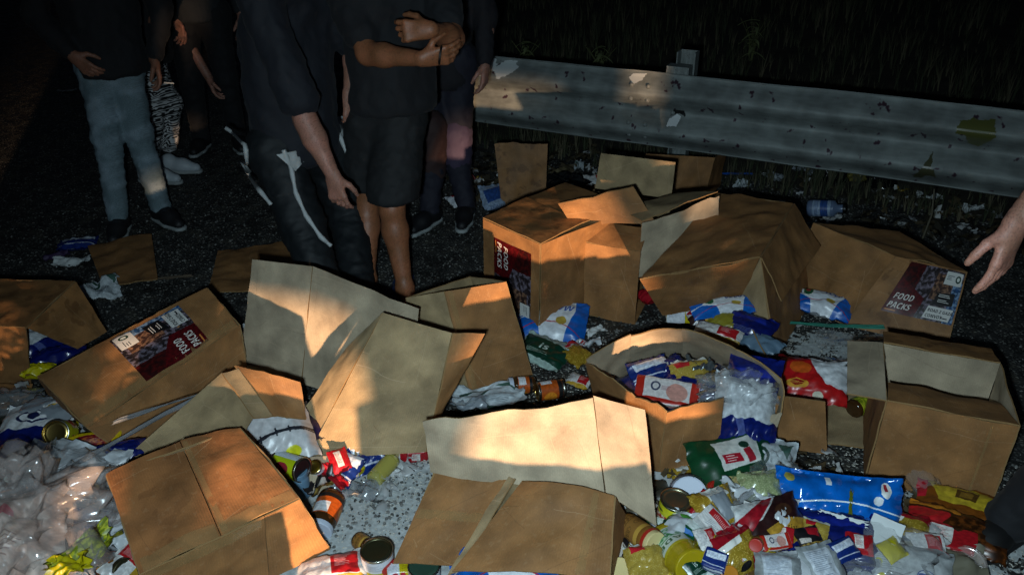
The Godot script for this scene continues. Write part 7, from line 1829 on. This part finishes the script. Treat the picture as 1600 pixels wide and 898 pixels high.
# o: skin, shirt, trousers, shoes, hair materials; sleeve (share of the arm from the shoulder), leg (share of the leg), hem
func person(label: String, j: Dictionary, o: Dictionary) -> Node3D:
	var root := thing("person", label, "person", Vector3(j.pel.x, 0, j.pel.z), o.get("group", "people standing round the spilled parcels"))
	var fw: Vector3 = j.fw
	var rt: Vector3 = j.rt
	var s: float = j.s
	var shift := Transform3D(Basis.IDENTITY, -root.position)
	var bare: bool = o.get("bare_feet", false)
	# skin
	var body := MB.new()
	var b: Array = span(j, ["head", "neck", "shL", "shR", "elL", "elR", "wrL", "wrR"], 0.2)
	var f := Field.new(b[0], b[1], 0.012)
	f.bone(j.neck - Vector3.UP * 0.05, j.head - Vector3.UP * 0.04, 0.058, 0.055, 0.03)
	f.bone(j.head + Vector3.UP * 0.045 - fw * 0.012, j.head - fw * 0.005, 0.088, 0.082, 0.04, rt, 0.88)
	f.bone(j.head - Vector3.UP * 0.03 + fw * 0.02, j.head - Vector3.UP * 0.085 + fw * 0.05, 0.062, 0.036, 0.04)
	f.bone(j.head + fw * 0.092 + Vector3.UP * 0.012, j.head + fw * 0.112 - Vector3.UP * 0.028, 0.010, 0.016, 0.012)
	f.bone(j.head + fw * 0.082 - Vector3.UP * 0.058 - rt * 0.018, j.head + fw * 0.082 - Vector3.UP * 0.058 + rt * 0.018, 0.010, 0.010, 0.01)
	for d in [-1.0, 1.0]:
		f.bone(j.head + rt * 0.082 * d + Vector3.UP * 0.02, j.head + rt * 0.084 * d - Vector3.UP * 0.025, 0.018, 0.012, 0.008, rt, 0.5)
	for k in ["L", "R"]:
		f.bone(j["sh" + k], j["el" + k], 0.050 * s, 0.040 * s, 0.03)
		f.bone(j["el" + k], (j["el" + k] as Vector3).lerp(j["wr" + k], 0.3), 0.040 * s, 0.042 * s, 0.03)
		f.bone((j["el" + k] as Vector3).lerp(j["wr" + k], 0.3), j["wr" + k], 0.042 * s, 0.027 * s, 0.03)
	f.net(body)
	if o.get("leg", 1.0) < 0.8 or bare:
		b = span(j, ["hipL", "hipR", "knL", "knR", "anL", "anR"], 0.24)
		f = Field.new(b[0], b[1], 0.010)
		for k in ["L", "R"]:
			var kn: Vector3 = j["kn" + k]
			var an: Vector3 = j["an" + k]
			var back: Vector3 = -(j["toe" + k] as Vector3).normalized()
			f.bone(j["hip" + k], kn, 0.075 * s, 0.052 * s, 0.03)
			f.bone(kn, kn.lerp(an, 0.3) + back * 0.014, 0.050 * s, 0.054 * s, 0.03)
			f.bone(kn.lerp(an, 0.3) + back * 0.014, an, 0.054 * s, 0.034 * s, 0.03)
			if bare:
				var toe: Vector3 = (j["toe" + k] as Vector3).normalized()
				var gd := Vector3.DOWN * (an.y - 0.035)
				f.bone(an, an + gd * 0.75 + toe * -0.03, 0.036, 0.034, 0.02)
				f.bone(an + gd * 0.4, an + gd + toe * 0.13, 0.036, 0.026, 0.03)
				var side := toe.cross(Vector3.UP)
				for q in 5:
					var st: Vector3 = an + gd + Vector3.DOWN * 0.004 + toe * 0.12 + side * (q - 2.0) * 0.016
					f.bone(st, st + toe * (0.055 - absf(q - 1.0 if k == "L" else 3.0 - q) * 0.007), 0.013, 0.009, 0.008)
		f.net(body)
	for k in ["L", "R"]:
		if o.get("hands", true):
			var wr: Vector3 = j["wr" + k]
			hand(body, wr, j["hd" + k], j["pn" + k], j.get("th" + k, fw), j["curl" + k], o.get("hand_cell", 0.005), j["el" + k])
	body.moved(shift)
	obj("body", body, o.skin, root)
	# hair
	var hair := MB.new()
	f = Field.new(j.head - Vector3.ONE * 0.18, j.head + Vector3.ONE * 0.2, 0.012)
	f.bone(j.head + Vector3.UP * 0.062 - fw * 0.022, j.head + Vector3.UP * 0.02 - fw * 0.03, 0.090, 0.086, 0.03, rt, 0.9)
	f.net(hair, func(p: Vector3) -> float: return 0.006 * nz(p, 60.0))
	hair.moved(shift)
	obj("hair", hair, o.hair, root)
	# shirt
	var shirt := MB.new()
	var hem: float = o.get("hem", 0.0)
	b = span(j, ["pel", "belly", "chest", "neck", "shL", "shR", "elL", "elR", "wrL", "wrR"], 0.34)
	b[0].y = minf(b[0].y, j.pel.y - hem - 0.2)
	f = Field.new(b[0], b[1], 0.014)
	var big: float = o.get("bulk", 1.0) * s
	f.bone(j.shL, j.shR, 0.070 * big, 0.070 * big, 0.05)
	f.bone(j.chest + rt * 0.06, j.belly + rt * 0.05, 0.125 * big, 0.118 * big, 0.05, fw, 0.85)
	f.bone(j.chest - rt * 0.06, j.belly - rt * 0.05, 0.125 * big, 0.118 * big, 0.05, fw, 0.85)
	f.bone(j.belly, j.pel - Vector3.UP * hem, 0.150 * big, 0.175 * big, 0.06, fw, 0.80)
	f.bone(j.neck - Vector3.UP * 0.06, j.neck, 0.075 * big, 0.062, 0.03)
	var sleeve: float = o.get("sleeve", 0.5)
	for k in ["L", "R"]:
		var sh: Vector3 = j["sh" + k]
		var el: Vector3 = j["el" + k]
		var wr: Vector3 = j["wr" + k]
		if sleeve <= 0.5:
			f.bone(sh, sh.lerp(el, sleeve * 2.0), 0.068 * big, 0.062 * big, 0.03)
		else:
			f.bone(sh, el, 0.066 * big, 0.054 * big, 0.03)
			f.bone(el, el.lerp(wr, sleeve * 2.0 - 1.0), 0.054 * big, 0.042 * big, 0.03)
	f.cut_above(j.pel - Vector3.UP * (hem + 0.06), Vector3.DOWN)
	f.net(shirt, func(p: Vector3) -> float: return 0.012 * nz(Vector3(p.x, p.y * 0.45, p.z), 8.0) + 0.010 * absf(nz(Vector3(p.x + p.y * 0.6, p.y * 0.5, p.z - p.y * 0.4), 11.0)) + 0.003 * nz(p, 28.0))
	shirt.moved(shift)
	obj(o.get("top_name", "shirt"), shirt, o.shirt, root)
	# trousers or shorts
	var tr := MB.new()
	var leg: float = o.get("leg", 1.0)
	b = span(j, ["pel", "hipL", "hipR", "knL", "knR", "anL", "anR"], 0.26)
	f = Field.new(b[0], b[1], o.get("leg_cell", 0.013))
	f.bone(j.hipL, j.hipR, (o.get("thigh", 0.100) + 0.005) * s, (o.get("thigh", 0.100) + 0.005) * s, 0.05, fw, 0.95)
	f.bone(j.pel + Vector3.UP * 0.02, j.pel + Vector3.UP * 0.06, 0.13 * s, 0.125 * s, 0.04, fw, 0.85)
	var loose: float = o.get("loose", 1.0)
	for k in ["L", "R"]:
		var hp: Vector3 = j["hip" + k]
		var kn: Vector3 = j["kn" + k]
		var an: Vector3 = j["an" + k]
		if leg < 0.6:
			f.bone(hp, hp.lerp(kn, leg * 2.0), 0.105 * s, 0.088 * s * loose, 0.04)
		else:
			f.bone(hp, kn, o.get("thigh", 0.100) * s, 0.070 * s * loose, 0.04)
			f.bone(kn, kn.lerp(an, leg * 2.0 - 1.0), 0.070 * s * loose, 0.052 * s * loose, 0.03)
	f.cut_above(j.pel + Vector3.UP * 0.13, Vector3.UP)
	if leg < 0.6:
		f.cut_above(Vector3(0, lerpf(j.hipL.y, j.knL.y, leg * 2.0) - 0.02, 0), Vector3.DOWN)
	f.net(tr, func(p: Vector3) -> float: return 0.008 * nz(Vector3(p.x, p.y * 1.3, p.z), 10.0) + 0.006 * absf(nz(Vector3(p.x + p.y * 0.5, p.y, p.z), 17.0)) + 0.009 * absf(nz(Vector3(p.x * 0.5, p.y * 1.5, p.z * 0.5), 16.0)) * smoothstep(0.5, 0.15, absf(p.y - 0.30)))
	tr.moved(shift)
	obj("shorts" if leg < 0.6 else "trousers", tr, o.trousers, root)
	last_trousers = f
	# shoes
	for k in ["L", "R"]:
		if bare:
			break
		var an: Vector3 = j["an" + k]
		var toe: Vector3 = ((j["toe" + k] as Vector3) * Vector3(1, 0, 1)).normalized()
		var side := toe.cross(Vector3.UP)
		var gd := Vector3(an.x, 0.0, an.z)
		var sm := MB.new()
		f = Field.new(gd - Vector3(0.26, 0.03, 0.26), gd + Vector3(0.26, 0.2, 0.26), 0.008)
		f.bone(an + Vector3.DOWN * 0.015, gd - toe * 0.03 + Vector3.UP * 0.05, 0.045, 0.042, 0.02)
		f.bone(gd - toe * 0.03 + Vector3.UP * 0.045, gd + toe * 0.09 + Vector3.UP * 0.048, 0.040, 0.042, 0.03)
		f.bone(gd + toe * 0.08 + Vector3.UP * 0.042, gd + toe * 0.17 + Vector3.UP * 0.032, 0.043, 0.030, 0.03)
		f.cut_above(Vector3(0, 0.018, 0), Vector3.DOWN)
		f.net(sm)
		sm.moved(shift)
		obj("shoe", sm, o.shoes, root)
		var so := MB.new()
		f = Field.new(gd - Vector3(0.26, 0.03, 0.26), gd + Vector3(0.26, 0.1, 0.26), 0.008)
		f.bone(gd - toe * 0.045 + Vector3.UP * 0.014, gd + toe * 0.08 + Vector3.UP * 0.014, 0.042, 0.046, 0.02)
		f.bone(gd + toe * 0.08 + Vector3.UP * 0.014, gd + toe * 0.175 + Vector3.UP * 0.014, 0.046, 0.036, 0.02)
		f.cut_above(Vector3(0, 0.021, 0), Vector3.UP)
		f.cut_above(Vector3(0, 0.001, 0), Vector3.DOWN)
		f.net(so)
		so.moved(shift)
		obj("sole", so, o.get("soles", M.rubber_white), root)
	return root

# moves a point along dir until it meets the surface of the field
func onto(f: Field, p: Vector3, dir: Vector3) -> Vector3:
	for k in 260:
		if f.value(p) < 0.014:
			return p
		p += dir * 0.006
	return p
